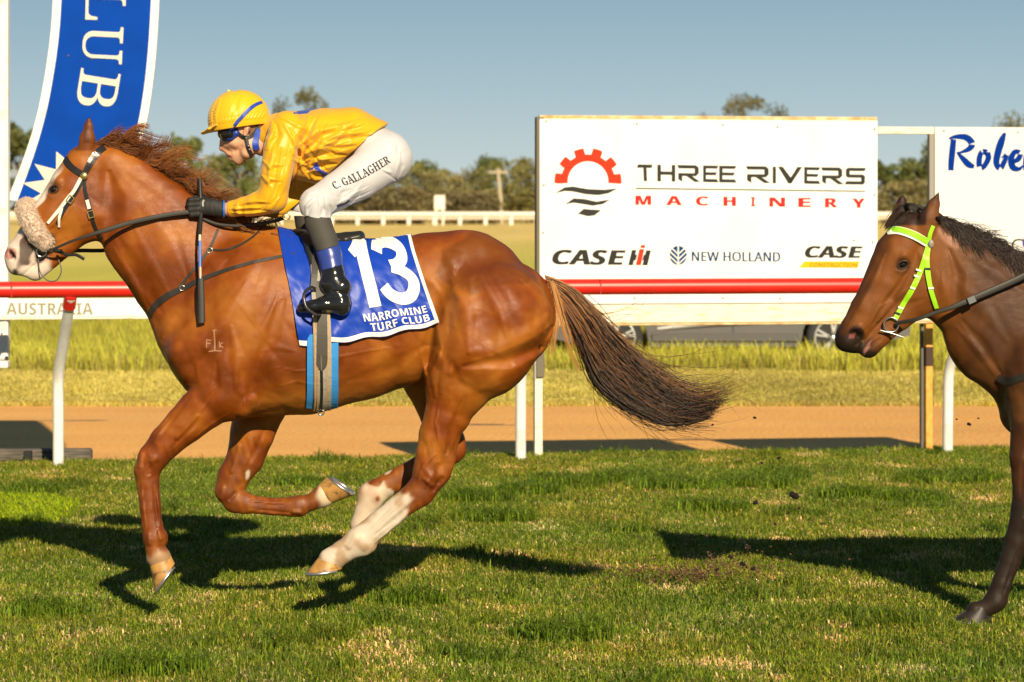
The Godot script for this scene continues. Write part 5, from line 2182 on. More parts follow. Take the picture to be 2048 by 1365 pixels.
func cloth_fast(u: float, v: float) -> Vector3:
	var a := clampf(u, 0.0, 1.0) * 72.0
	var b := clampf(v, 0.0, 1.0) * 48.0
	var i := mini(int(a), 71)
	var j := mini(int(b), 47)
	var p0: Vector3 = (cloth_grid[j][i] as Vector3).lerp(cloth_grid[j][i + 1], a - i)
	var p1: Vector3 = (cloth_grid[j + 1][i] as Vector3).lerp(cloth_grid[j + 1][i + 1], a - i)
	return p0.lerp(p1, b - j)


func cloth_patch(s: SurfaceTool, u0: float, u1: float, v0: float, v1: float, nu: int, nv: int, up: float, mirror := false) -> void:
	s.set_smooth_group(1)
	for j in nv:
		for i in nu:
			var q := []
			for e in [[0, 0], [1, 0], [1, 1], [0, 1]]:
				var p := cloth_fast(lerpf(u0, u1, float(i + e[0]) / nu), lerpf(v0, v1, float(j + e[1]) / nv)) + Vector3(0, up, up)
				if mirror:
					p.z = -p.z
				q.append(p)
			face(s, q[0], q[1], q[2], q[3])


func tack() -> void:
	for j in 49:
		var row := []
		for i in 73:
			row.append(cloth_at(i / 72.0, j / 48.0))
		cloth_grid.append(row)
	var t := thing("saddle_cloth", "blue saddle cloth with a white border and a big white number", "saddle cloth", Vector3(-0.65, 1.2, 0))
	var s := st()
	cloth_patch(s, 0, 1, 0, 1, 72, 48, 0.0)
	cloth_patch(s, 0, 1, 0, 1, 36, 16, 0.0, true)
	var q := []
	for i in 36:
		var a := cloth_fast(i / 36.0, 0)
		var b := cloth_fast((i + 1) / 36.0, 0)
		face(s, Vector3(a.x, a.y, -a.z), Vector3(b.x, b.y, -b.z), b, a)
	var cm := mat(Color(0.004, 0.045, 0.42), 0.42)
	cm.metallic_specular = 0.4
	cm.rim_enabled = true
	cm.rim = 0.35
	cm.rim_tint = 0.7
	part("cloth", done(s), cm, t)
	var wm := mat(Color(0.80, 0.79, 0.78), 0.6)
	s = st()
	cloth_patch(s, 0.975, 1.0, 0.0, 1.0, 2, 48, 0.0018)
	cloth_patch(s, 0.86, 0.975, 0.0, 0.022, 10, 2, 0.0018)
	part("border", done(s), wm, t)
	s = st()
	cloth_patch(s, 0.0, 0.975, 0.957, 1.0, 60, 2, 0.0018)
	part("border", done(s), wm, t)
	# number: a slanted one and a rounded three drawn as pen strokes in cloth units
	var put := func(p: Vector2) -> Vector3: return cloth_fast(p.x, p.y) + Vector3(0, 0.004 * (1.0 - smoothstep(0.0, 0.3, p.y)), 0.0035)
	var ribbon := func(s2: SurfaceTool, pts: Array, w: float) -> void:
		var P := []
		for p in pts:
			P.append(Vector3(p[0], p[1] * 0.64, 0))
		P = smooth_path(P, 7)
		for i in P.size() - 1:
			var d0: Vector3 = (P[i + 1] - P[maxi(i - 1, 0)]).normalized()
			var d1: Vector3 = (P[mini(i + 2, P.size() - 1)] - P[i]).normalized()
			var n0 := Vector3(-d0.y, d0.x, 0) * w * 0.5
			var n1 := Vector3(-d1.y, d1.x, 0) * w * 0.5
			for k in 4:
				var a := lerpf(-1, 1, k / 4.0)
				var b := lerpf(-1, 1, (k + 1) / 4.0)
				var c := []
				for e in [P[i] + n0 * a, P[i + 1] + n1 * a, P[i + 1] + n1 * b, P[i] + n0 * b]:
					c.append(put.call(Vector2(e.x, e.y / 0.64)))
				face(s2, c[0], c[1], c[2], c[3])
	s = st()
	ribbon.call(s, [[0.592, 0.075], [0.592, 0.25], [0.592, 0.5], [0.592, 0.725]], 0.088)
	ribbon.call(s, [[0.582, 0.09], [0.555, 0.16], [0.515, 0.215]], 0.062)
	part("numeral", done(s), wm, t)
	s = st()
	ribbon.call(s, [[0.702, 0.215], [0.722, 0.135], [0.775, 0.10], [0.840, 0.11], [0.890, 0.16], [0.885, 0.25], [0.840, 0.315], [0.785, 0.34]], 0.078)
	ribbon.call(s, [[0.785, 0.345], [0.855, 0.38], [0.912, 0.46], [0.912, 0.56], [0.865, 0.655], [0.790, 0.675], [0.722, 0.62], [0.690, 0.545]], 0.080)
	part("numeral", done(s), wm, t)
	for ln in [["NARROMINE", 0.49, 0.948, 0.775, 0.850], ["TURF CLUB", 0.525, 0.948, 0.868, 0.940]]:
		s = st()
		letter(s, ln[0], func(p: Vector2) -> Vector3: return put.call(Vector2(lerpf(ln[1], ln[2], p.x), lerpf(ln[4], ln[3], p.y))), true, false, 1)
		part("lettering", done(s), wm, t)
	lift(t)

	# ---- racing saddle with its girth
	t = thing("saddle", "small black racing saddle with a blue girth under the jockey's boot", "saddle", Vector3(-0.80, 1.2, 0))
	var f := Field.new()
	f.chain([[588, 470, 12], [600, 474, 15], [640, 484, 15], [690, 480, 15], [716, 474, 12]], 0.42, 0.02)
	f.chain([[612, 476, 10, 0.10], [622, 498, 10, 0.155], [630, 530, 8, 0.205]], 1.0, 0.02, true)
	part("seat", polygonize(f, 0.008, func(_p: Vector3, _n: Vector3) -> Color: return Color(0.02, 0.02, 0.022)), mat(Color(1, 1, 1), 0.4, 0.0, true), t)
	s = st()
	strap(s, horse_f, [[650, 663, 50], [651, 676, 60], [650, 720, 61], [648, 780, 61], [643, 820, 60]], 0.026, 0.014, 8)
	part("girth_pad", done(s), mat(Color(0.035, 0.27, 0.72), 0.7), t)
	s = st()
	strap(s, horse_f, [[640, 520, 30], [646, 600, 33], [650, 660, 35], [650, 740, 35], [647, 800, 34], [643, 821, 33]], 0.036, 0.010, 8)
	var web := mat(Color(1, 1, 1), 0.85)
	weathered(web, noise_tex(128, 0.05, 71, ramp(Color(0.26, 0.25, 0.24), Color(0.36, 0.34, 0.30), Color(0.46, 0.40, 0.30))), 6.0)
	part("girth_webbing", done(s), web, t)
	for k: float in [-14.5, -9.5, 9.5, 14.5]:
		s = st()
		strap(s, horse_f, [[646 + k, 600, 2.2], [650 + k, 660, 2.2], [650 + k, 740, 2.2], [647 + k, 800, 2.2], [643 + k, 822, 2.2]], 0.0385, 0.002, 8)
		part("webbing_stripe", done(s), mat(Color(0.55, 0.30, 0.10), 0.8), t)
	s = st()
	strap(s, horse_f, [[646, 560, 19], [650, 640, 20], [650, 700, 21], [649, 724, 20], [648, 735, 9]], 0.042, 0.005, 8)
	part("girth_strap", done(s), mat(Color(0.07, 0.062, 0.052), 0.6), t)
	s = st()
	strap(s, horse_f, [[648, 706, 3.2], [648, 738, 3.2]], 0.046, 0.004, 4)
	part("buckle", done(s), mat(Color(0.35, 0.33, 0.30), 0.4, 0.7), t)
	s = st()
	strap(s, horse_f, [[648, 735, 5], [647, 780, 5], [643, 818, 5]], 0.0405, 0.004, 6)
	part("billet", done(s), mat(Color(0.02, 0.018, 0.018), 0.5), t)
	s = st()
	var g := B(642, 823)
	g = horse_f.on(g.x, g.y) + Vector3(0, -0.004, 0.04)
	ring(s, g, 0.012, 0.004)
	part("buckle", done(s), mat(Color(0.4, 0.4, 0.42), 0.25, 0.9), t)
	# stirrup leather and iron
	s = st()
	strap(s, horse_f, [[632, 505, 12], [634, 540, 12], [632, 572, 11]], 0.046, 0.004, 5)
	part("stirrup_leather", done(s), mat(Color(0.05, 0.045, 0.04), 0.5), t)
	s = st()
	var z := 0.30
	var arch := smooth_path([B(640, 626, z + 0.05), B(622, 612, z + 0.055), B(616, 586, z + 0.04), B(630, 572, z + 0.005), B(637, 586, z - 0.045), B(640, 612, z - 0.052), B(646, 626, z - 0.045)], 5)
	bar(s, arch, 0.0068, 8)
	box_at(s, B(642, 626, z), Vector3(0.03, 0.009, 0.10))
	part("stirrup_iron", done(s), mat(Color(0.05, 0.05, 0.055), 0.25, 0.5), t)
	lift(t)

	# ---- breastplate
	var lea := mat(Color(0.026, 0.022, 0.019), 0.6)
	t = thing("breastplate", "thin dark breastplate strap round the chestnut horse's chest and neck", "strap", Vector3(-1.3, 1.2, 0))
	s = st()
	strap(s, horse_f, [[296, 634, 11], [306, 615, 13], [335, 592, 13], [368, 576, 11], [425, 550, 8], [500, 526, 6.5], [560, 513, 6], [618, 503, 6]], 0.006, 0.005, 6)
	part("chest_strap", done(s), lea, t)
	s = st()
	strap(s, horse_f, [[361, 574, 5.5], [388, 540, 5.5], [414, 506, 5.5], [424, 486, 5], [434, 458, 5]], 0.005, 0.004, 6)
	part("neck_strap", done(s), lea, t)
	s = st()
	strap(s, horse_f, [[420, 499, 4], [450, 500, 4], [480, 490, 4], [505, 474, 4], [522, 455, 4]], 0.006, 0.004, 6)
	part("loop_strap", done(s), lea, t)
	s = st()
	for p in [[420, 501], [366, 576]]:
		var w := B(p[0], p[1])
		var c := horse_f.on(w.x, w.y)
		ring(s, c + Vector3(0, 0, 0.008), 0.011, 0.003)
		part("strap_ring", done(s), mat(Color(0.45, 0.42, 0.36), 0.3, 0.9), t)
		s = st()
	lift(t)

	# ---- bridle
	t = thing("bridle", "black racing bridle with a pale sheepskin noseband on the chestnut horse", "bridle", Vector3(-1.9, 1.7, 0))
	var shiny := mat(Color(0.022, 0.020, 0.020), 0.22)
	var white := mat(Color(0.72, 0.69, 0.63), 0.55)
	var brass := mat(Color(0.75, 0.56, 0.22), 0.28, 0.9)
	for sp in [["headpiece", [[205, 293, 14], [193, 303, 14], [180, 322, 14], [166, 350, 11]], shiny, 0.006], ["browband", [[124, 314, 12], [131, 325, 13], [144, 337, 12], [163, 349, 12]], shiny, 0.007],
		["cheek_strap", [[164, 358, 7], [150, 385, 8], [138, 400, 9], [124, 424, 8], [112, 448, 7]], shiny, 0.006], ["white_cheek_strap", [[160, 356, 7], [146, 382, 7], [134, 396, 7], [116, 420, 7], [93, 447, 6]], white, 0.010],
		["white_keeper", [[122, 416, 5], [117, 436, 5], [115, 455, 4]], white, 0.009], ["throat_lash", [[166, 361, 7], [168, 382, 7], [175, 408, 7.5], [181, 430, 7.5], [187, 455, 7], [199, 478, 7]], shiny, 0.006],
		["throat_keeper", [[172, 400, 7], [177, 418, 7]], white, 0.0085], ["drop_strap", [[50, 462, 7], [62, 482, 7], [78, 497, 7], [104, 501, 7], [120, 503, 7]], shiny, 0.006]]:
		s = st()
		strap(s, horse_f, sp[1], sp[3], 0.004, 6)
		part(sp[0], done(s), sp[2], t)
	var w0 := B(166, 352)
	s = st()
	var rc := horse_f.on(w0.x, w0.y)
	ball(s, rc + Vector3(0, 0, 0.012), Vector3(0.017, 0.017, 0.009))
	part("rosette", done(s), brass, t)
	for p in [[139, 399], [181, 429]]:
		s = st()
		var w := B(p[0], p[1])
		var c := horse_f.on(w.x, w.y) + Vector3(0, 0, 0.014)
		var bs := Basis(Vector3(0, 0, 1), -0.6 if p[0] < 150 else 0.25)
		for e in [[-0.012, 0, 0.004, 0.028], [0.012, 0, 0.004, 0.028], [0, 0.014, 0.026, 0.004], [0, -0.014, 0.026, 0.004]]:
			box_at(s, c + bs * Vector3(e[0], e[1], 0), Vector3(e[2], e[3], 0.004), 0.001, bs)
		part("buckle", done(s), brass, t)
	# sheepskin roll over the nose
	f = Field.new()
	f.tube([[B(88, 486, 0.072), 0.031], [B(74, 470, 0.082), 0.037], [B(56, 440, 0.072), 0.040], [B(46, 420, 0.035), 0.041], [B(44, 416, 0.0), 0.041], [B(46, 420, -0.035), 0.041], [B(56, 440, -0.072), 0.040], [B(88, 486, -0.072), 0.031]], 0.02)
	var fz := FastNoiseLite.new()
	fz.frequency = 45.0
	f.has_ruffle = true
	f.ruffle = func(p: Vector3) -> float: return fz.get_noise_3d(p.x, p.y, p.z) * 0.006
	var fur := Color(0.74, 0.57, 0.45)
	var core := polygonize(f, 0.006, func(p: Vector3, _n: Vector3) -> Color: return fur * (0.8 + 0.5 * fz.get_noise_3d(p.x * 2, p.y * 2, p.z * 2)))
	var nb := part("sheepskin_noseband", core, mat(Color(1, 1, 1), 0.95, 0.0, true), t)
	var a := core.surface_get_arrays(0)
	var vs: PackedVector3Array = a[Mesh.ARRAY_VERTEX]
	var ns: PackedVector3Array = a[Mesh.ARRAY_NORMAL]
	s = SurfaceTool.new()
	s.begin(Mesh.PRIMITIVE_TRIANGLES)
	for i in vs.size():
		if vs[i].z < -0.03 or rng.randf() < 0.35:
			continue
		var d := (ns[i] + Vector3(rng.randfn(), rng.randfn(), rng.randfn()) * 0.5).normalized()
		hair(s, [vs[i], vs[i] + d * 0.006, vs[i] + d * 0.010 + Vector3(0.003, -0.003, 0)], 0.0011, fur * rng.randf_range(0.75, 1.1), fur * rng.randf_range(0.9, 1.3))
	var wool := part("wool", s.commit(), M.hair, nb)
	wool.set_meta("kind", "stuff")
	s = st()
	bar(s, smooth_path([B(112, 502, 0.075), B(132, 510, 0.078), B(150, 510, 0.082), B(167, 519, 0.085)], 4), 0.007, 8, 0.3, true, Vector3(0, 1, 0))
	part("strap_end", done(s), shiny, t)
	# bit and tongue strap
	s = st()
	var bz := horse_f.on(B(80, 503).x, B(80, 503).y).z + 0.008
	ring(s, B(79, 504, bz + 0.008), 0.021, 0.0042)
	part("bit_ring", done(s), mat(Color(0.5, 0.5, 0.5), 0.2, 0.95), t)
	s = st()
	bar(s, smooth_path([B(72, 518, 0.05), B(76, 545, 0.055), B(92, 562, 0.06), B(110, 561, 0.062), B(119, 542, 0.06), B(113, 520, 0.055)], 6), 0.0026, 6)
	part("tongue_strap", done(s), mat(Color(0.10, 0.09, 0.08), 0.35), t)
	lift(t)

	# ---- reins
	t = thing("reins", "black leather reins from the bit to the jockey's gloved hand", "reins", Vector3(-1.6, 1.6, 0))
	s = st()
	var rp := smooth_path([B(84, 505, bz + 0.012), B(110, 497, 0.115), B(150, 481, 0.148), B(190, 468, 0.160), B(220, 459, 0.158), B(262, 446, 0.148), B(310, 435, 0.140), B(350, 428, 0.125), B(386, 424, 0.108), B(410, 424, 0.07)], 5)
	var rr := []
	for i in rp.size():
		rr.append(lerpf(0.0055, 0.0100, smoothstep(0.2, 0.45, float(i) / rp.size())))
	bar(s, rp, rr, 8, 0.16, true, Vector3(0, 1, 0))
	part("near_rein", done(s), lea, t)
	s = st()
	bar(s, smooth_path([B(84, 506, -0.08), B(140, 503, -0.10), B(220, 498, -0.15), B(320, 450, -0.14), B(386, 424, -0.08)], 5), 0.0085, 8, 0.4, true, Vector3(0, 1, 0))
	part("far_rein", done(s), lea, t)
	s = st()
	bar(s, smooth_path([B(384, 428, 0.07), B(430, 448, 0.075), B(480, 452, 0.08), B(540, 444, 0.07), B(568, 436, 0.05)], 6), 0.0075, 8, 0.5, true, Vector3(0, 1, 0))
	part("rein_end", done(s), lea, t)
	s = st()
	ring(s, B(572, 433, 0.075), 0.014, 0.004)
	part("rein_ring", done(s), brass, t)
	lift(t)


# ---------------------------------------------------------------- the jockey
func jockey() -> void:
	var t := thing("person", "jockey in yellow silks and white breeches crouched over the galloping chestnut horse", "person", Vector3(-0.85, 1.3, 0))
	# ---- body: head, neck, trunk and arms in one skin
	var f := Field.new()
	f.chain_k = 0.006
	f.chain([[486, 240, 42], [480, 252, 42]], 1.16, 0.02)
	f.chain([[468, 264, 31], [462, 282, 25], [470, 303, 18], [478, 313, 11]], 1.1, 0.02)
	f.chain([[447, 268, 8], [441.5, 284, 6], [439.5, 295, 7]], 1.1, 0.014)
	f.chain([[445, 299, 5, 0.011], [447, 300, 4, 0.009]], 1.0, 0.01, true)
	f.chain([[455, 305, 9], [462, 312, 10]], 0.85, 0.012)
	f.chain([[453.5, 309, 3.6, 0.008], [453.5, 309, 3.6, -0.008]], 1.0, 0.006)
	f.chain([[457, 316.5, 4.4, 0.008], [457, 316.5, 4.4, -0.008]], 1.0, 0.006)
	f.chain([[472, 320, 9]], 0.9, 0.014)
	f.chain([[494, 290, 15, 0.042], [490, 305, 12, 0.036], [474, 319, 7, 0.012]], 1.0, 0.02, true)
	f.chain([[466, 284, 12, 0.040]], 1.0, 0.02, true)
	f.chain([[503, 262, 27], [522, 284, 27], [550, 282, 36]], 1.05, 0.03)
	f.chain([[491, 249, 6.5, 0.080], [494, 258, 6.5, 0.080], [489, 268, 4.5, 0.076]], 1.6, 0.006, true)
	f.chain([[580, 270, 30], [660, 274, 32], [740, 298, 30]], 0.9, 0.03)
	for s: float in [1.0, -1.0]:
		f.chain([[572, 262, 26, 0.15 * s], [556, 350, 16, 0.18 * s], [547, 400, 15, 0.17 * s], [500, 411, 14, 0.13 * s], [458, 419, 13.5, 0.10 * s], [430, 418, 11, 0.09 * s]], 1.0, 0.02)
	f.cut([[446, 313, 1.3, 0.012], [462, 313, 1.0, 0.016], [466, 314, 0.6, 0.02]], 0.5, 0.004)
	f.cut([[490, 256, 2.6, 0.092], [488, 263, 2.2, 0.089]], 1.0, 0.004)
	f.cut([[443.5, 302, 1.4, 0.008]], 1.0, 0.003)
	f.stroke([[450, 298], [458, 305]], 6, -0.0025)
	f.stroke([[470, 285], [462, 296], [468, 306]], 10, -0.003)
	f.stroke([[480, 300], [488, 309]], 9, 0.002)
	var skin_c := func(p: Vector3, _n: Vector3) -> Color:
		var x := p.x * U + 1024.0
		var y := 1246.25 - p.y * U
		var w := noise2.get_noise_3d(p.x * 900.0, p.y * 900.0, p.z * 900.0)
		var c := Color(0.70, 0.37, 0.23) * (1.0 + 0.12 * w)
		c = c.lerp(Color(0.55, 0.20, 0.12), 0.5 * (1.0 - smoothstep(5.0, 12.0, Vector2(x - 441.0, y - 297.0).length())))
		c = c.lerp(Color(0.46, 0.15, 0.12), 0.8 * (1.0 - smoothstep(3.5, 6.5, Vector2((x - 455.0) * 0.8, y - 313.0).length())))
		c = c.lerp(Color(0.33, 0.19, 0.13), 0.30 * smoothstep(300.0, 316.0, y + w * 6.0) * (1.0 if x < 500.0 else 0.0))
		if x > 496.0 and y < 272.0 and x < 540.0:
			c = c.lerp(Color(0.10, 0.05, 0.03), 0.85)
		return c
	var sk := mat(Color(1, 1, 1), 0.48, 0.0, true)
	sk.subsurf_scatter_enabled = true
	sk.subsurf_scatter_strength = 0.08
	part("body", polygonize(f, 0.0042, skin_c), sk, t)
	var head := f
	# eye behind the goggles
	var s := st()
	ball(s, B(455, 270, 0.036), Vector3.ONE * 0.0125)
	part("eye", done(s), mat(Color(0.6, 0.55, 0.5), 0.15), t)

	# ---- yellow silk shirt
	f = Field.new()
	f.chain([[556, 262, 34], [585, 274, 54], [640, 277, 62], [700, 267, 53], [745, 286, 49], [765, 296, 46]], 0.70, 0.03)
	f.chain([[586, 318, 40], [630, 330, 36], [668, 320, 28]], 0.80, 0.04)
	f.chain([[530, 270, 27], [552, 262, 36]], 0.85, 0.03)
	f.chain([[576, 260, 38, 0.14], [564, 300, 35, 0.165], [556, 350, 31, 0.18], [548, 396, 28, 0.172]], 1.0, 0.022)
	f.chain([[548, 398, 28, 0.172], [520, 408, 25, 0.15], [490, 414, 20, 0.125], [466, 418, 16, 0.105], [456, 419, 14.5, 0.10]], 1.0, 0.02)
	f.chain([[580, 262, 38, -0.14], [592, 310, 34, -0.165], [606, 355, 30, -0.18], [600, 394, 27, -0.172]], 1.0, 0.03)
	f.chain([[600, 394, 27, -0.172], [545, 414, 23, -0.14], [470, 422, 15, -0.10]], 1.0, 0.02)
	f.plane(456.5, 419, -1.0, 0.1)
	f.plane(712, 299, 104, 121)
	f.gain = 1.75
	# folds: from the shoulder and armpit towards the hip, and round the sleeve
	for st_ in [[[560, 232], [610, 262], [660, 300]], [[572, 250], [600, 290], [640, 330]], [[545, 240], [548, 262], [540, 300]], [[620, 230], [600, 270], [592, 310]], [[640, 236], [622, 282], [606, 330]], [[680, 300], [640, 300], [600, 318]], [[700, 282], [650, 290], [612, 308]],
		[[690, 250], [640, 262], [604, 290]], [[740, 262], [690, 268], [640, 285]], [[590, 320], [620, 340], [650, 346]], [[588, 300], [600, 325], [606, 345]], [[660, 318], [630, 320], [600, 332]], [[720, 240], [690, 255], [660, 280]]]:
		f.stroke(st_, 12.0, 0.0055, -0.02)
		var sh := []
		for p in st_:
			sh.append([p[0] + 12, p[1] + 10])
		f.stroke(sh, 11.0, -0.0055, -0.02)
	f.stroke([[604, 268], [596, 320], [583, 372]], 7, -0.009, -0.02)
	for st_ in [[[594, 270], [586, 320], [572, 372], [560, 402]], [[556, 292], [546, 330], [541, 372]], [[576, 318], [566, 360], [552, 396], [536, 416]], [[530, 322], [545, 334], [562, 330]], [[528, 352], [540, 362], [556, 360]], [[545, 425], [505, 428], [466, 426]], [[536, 404], [502, 404], [470, 410]], [[525, 416], [492, 417], [462, 418]], [[566, 395], [545, 418], [520, 424]], [[535, 300], [540, 280], [552, 266]], [[478, 404], [474, 418], [478, 430]]]:
		f.stroke(st_, 9.5, 0.005)
		var sh := []
		for p in st_:
			sh.append([p[0] + 11, p[1] + 5])
		if st_[0][0] < 560:
			f.stroke(sh, 8.0, -0.004)
	var fn := FastNoiseLite.new()
	fn.seed = 77
	fn.frequency = 1.0
	fn.fractal_octaves = 2
	fn.fractal_type = FastNoiseLite.FRACTAL_RIDGED
	var fs := FastNoiseLite.new()
	fs.seed = 78
	fs.frequency = 1.0
	fs.fractal_octaves = 2
	f.has_ruffle = true
	f.ruffle = func(p: Vector3) -> float:
		# anisotropic: long across the trunk, short along it
		var a := p.x * 0.5 + p.y * 0.86
		var b := -p.x * 0.86 + p.y * 0.5
		return fs.get_noise_3d(a * 3.0, b * 7.0, p.z * 5.0) * 0.0038
	var patch := [PackedVector2Array([Vector2(588, 229), Vector2(592, 221), Vector2(612, 217), Vector2(622, 214), Vector2(634, 210), Vector2(634, 217), Vector2(619, 221), Vector2(615, 227)]), PackedVector2Array([Vector2(613, 342), Vector2(626, 334), Vector2(634, 324), Vector2(640, 338), Vector2(655, 346), Vector2(650, 362), Vector2(640, 348), Vector2(628, 338)])]
	var silk_c := func(p: Vector3, _n: Vector3) -> Color:
		var q := Vector2(p.x * U + 1024.0, 1246.25 - p.y * U)
		for pg: PackedVector2Array in patch:
			if p.z > 0.0 and Geometry2D.is_point_in_polygon(q, pg):
				return Color(0.008, 0.05, 0.40)
		return Color(0.80, 0.40, 0.006)
	var silk := mat(Color(1, 1, 1), 0.42, 0.0, true)
	silk.metallic_specular = 0.45
	silk.rim_enabled = true
	silk.rim = 0.4
	silk.rim_tint = 0.9
	part("silk_shirt", polygonize(f, 0.0046, silk_c), silk, t)
	s = st()
	strap(s, head, [[517, 258, 11], [512, 272, 12], [509, 286, 13], [511, 299, 12]], 0.006, 0.006, 5)
	part("collar", done(s), mat(Color(0.01, 0.06, 0.45), 0.5), t)

	# ---- white breeches
	f = Field.new()
	f.chain([[735, 285, 42], [766, 306, 48], [776, 320, 47]], 0.66, 0.03)
	f.chain([[774, 316, 50, 0.075], [718, 357, 43, 0.145], [674, 385, 37, 0.175], [634, 408, 32, 0.19]], 1.05, 0.03)
	f.chain([[634, 408, 31, 0.19], [638, 440, 27, 0.195]], 1.05, 0.015)
	f.chain([[766, 318, 48, -0.075], [690, 368, 43, -0.15], [596, 410, 30, -0.19]], 1.05, 0.03)
	f.chain([[596, 410, 29, -0.19], [606, 460, 25, -0.20]], 1.05, 0.015)
	f.plane(636, 437, -0.25, 1.0)
	f.gain = 1.7
	for st_ in [[[640, 436], [646, 412], [640, 392]], [[655, 430], [658, 408], [652, 388]], [[668, 425], [690, 405], [720, 390]], [[676, 410], [705, 392], [740, 375]], [[764, 338], [780, 345], [790, 356]], [[680, 395], [684, 380], [700, 372]], [[615, 430], [618, 412], [632, 396]], [[798, 300], [800, 325], [792, 350]], [[775, 268], [790, 290], [796, 318]], [[700, 400], [716, 382], [726, 368]], [[608, 402], [622, 388], [640, 380]]]:
		f.stroke(st_, 6.5, 0.0028, 0.0)
		var sh := []
		for p in st_:
			sh.append([p[0] + 5, p[1] + 7])
		f.stroke(sh, 6.5, -0.0028, 0.0)
	f.has_ruffle = true
	f.ruffle = func(p: Vector3) -> float: return fn.get_noise_3d(p.x * 4.0 + p.y * 3.0, p.y * 7.0, p.z * 5.0) * 0.0014
	var leg := f
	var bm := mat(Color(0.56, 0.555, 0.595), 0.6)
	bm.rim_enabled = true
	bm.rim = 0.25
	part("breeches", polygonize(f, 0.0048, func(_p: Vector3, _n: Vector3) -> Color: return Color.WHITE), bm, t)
	# name down the thigh
	s = st()
	letter(s, "C. GALLAGHER", func(q: Vector2) -> Vector3:
		var a := Vector2(674, 379).lerp(Vector2(783, 325), q.x)
		a += Vector2(2.0, 5.0) * sin(q.x * PI)
		var up := Vector2(-0.50, -0.86) * (15.5 + 2.0 * sin(q.x * PI))
		var w := a + up * q.y
		var b := B(w.x, w.y)
		var p := leg.on(b.x, b.y)
		return p + Vector3(0, 0, 0.0025), true, true, 1)
	part("lettering", done(s), mat(Color(0.025, 0.02, 0.03), 0.7), t)
	s = st()
	strap(s, leg, [[678, 413, 5], [690, 408, 6], [702, 401, 5]], 0.002, 0.001, 4)
	part("small_print", done(s), mat(Color(0.04, 0.04, 0.09), 0.7), t)

	# ---- boots
	for side: float in [1.0, -1.0]:
		var dx := 0.0 if side > 0 else -34.0
		var boot := Node3D.new()
		boot.name = "boot"
		t.add_child(boot, true)
		boot.position = B(665 + dx, 560, 0.26 * side) - t.position
		f = Field.new()
		f.chain([[634 + dx, 428, 24, 0.19 * side], [640 + dx, 448, 26, 0.20 * side], [653 + dx, 480, 25, 0.22 * side], [664 + dx, 512, 22, 0.24 * side]], 1.05, 0.02)
		f.plane(660 + dx, 497, 0.30, 0.95)
		f.plane(634 + dx, 433, 0.05, -1.0)
		part("gaiter", polygonize(f, 0.006, func(_p: Vector3, _n: Vector3) -> Color: return Color.WHITE), mat(Color(0.055, 0.050, 0.042), 0.75), boot)
		f = Field.new()
		f.chain([[650 + dx, 470, 26.5, 0.218 * side], [664 + dx, 512, 23.8, 0.24 * side], [672 + dx, 550, 22.5, 0.262 * side]], 1.05, 0.02)
		f.plane(659 + dx, 496, -0.30, -0.95)
		f.plane(668 + dx, 536, 0.30, 0.95)
		part("blue_band", polygonize(f, 0.006, func(_p: Vector3, _n: Vector3) -> Color: return Color.WHITE), mat(Color(0.03, 0.055, 0.28), 0.3), boot)
		f = Field.new()
		f.chain([[664 + dx, 512, 22.5, 0.24 * side], [672 + dx, 550, 23, 0.262 * side], [681 + dx, 578, 20.5, 0.278 * side], [688 + dx, 604, 18, 0.283 * side]], 1.05, 0.02)
		f.chain([[686 + dx, 606, 18, 0.283 * side], [655 + dx, 606, 16.5, 0.29 * side], [632 + dx, 610, 13, 0.296 * side], [612 + dx, 613, 11, 0.30 * side]], 0.85, 0.03)
		f.chain([[694 + dx, 618, 9, 0.283 * side], [690 + dx, 621, 9, 0.283 * side]], 0.6, 0.02)
		f.chain([[668 + dx, 566, 24, 0.27 * side], [688 + dx, 572, 20, 0.28 * side]], 1.1, 0.008)
		f.plane(667 + dx, 533, -0.30, -0.95)
		f.plane(660 + dx, 628, 0.0, 1.0)
		f.stroke([[668 + dx, 577], [690 + dx, 582], [704 + dx, 588]], 4, -0.004)
		f.stroke([[650 + dx, 596], [672 + dx, 592], [690 + dx, 598]], 6, -0.003)
		f.stroke([[612 + dx, 620], [650 + dx, 620], [700 + dx, 620]], 3.5, -0.003)
		var pat := mat(Color(0.012, 0.012, 0.013), 0.16)
		pat.clearcoat_enabled = true
		pat.clearcoat = 0.6
		pat.clearcoat_roughness = 0.08
		part("foot", polygonize(f, 0.005, func(_p: Vector3, _n: Vector3) -> Color: return Color.WHITE), pat, boot)

	# ---- gloves: palm, thumb and four curled fingers
	for side: float in [1.0, -1.0]:
		f = Field.new()
		f.chain_k = 0.004
		f.chain([[447, 419, 16, 0.096 * side], [425, 415, 17, 0.094 * side], [403, 413, 17.5, 0.09 * side], [394, 413, 17, 0.088 * side]], 1.25, 0.012)
		for i in 4:
			var y := 399.5 + i * 9.6
			var l: float = [0.0, 2.0, 1.5, -2.0][i]
			f.tube([[B(396, y, 0.112 * side), 0.0125], [B(382 - l, y + 1.0, 0.108 * side), 0.0125], [B(377 - l, y + 2.0, 0.083 * side), 0.0115], [B(385, y + 2.5, 0.062 * side), 0.0105], [B(395, y + 2, 0.058 * side), 0.0095]], 0.004)
		f.tube([[B(420, 404, 0.075 * side), 0.0145], [B(402, 397, 0.060 * side), 0.013], [B(388, 396, 0.062 * side), 0.011]], 0.008)
		f.plane(446, 419, 1.0, 0.0)
		f.stroke([[412, 398], [408, 412], [414, 430]], 4, -0.002)
		f.stroke([[430, 402], [427, 416], [432, 432]], 4, -0.002)
		var gm := mat(Color(0.018, 0.017, 0.016), 0.7)
		var gl := part("glove", polygonize(f, 0.0036, func(_p: Vector3, _n: Vector3) -> Color: return Color.WHITE), gm, t)
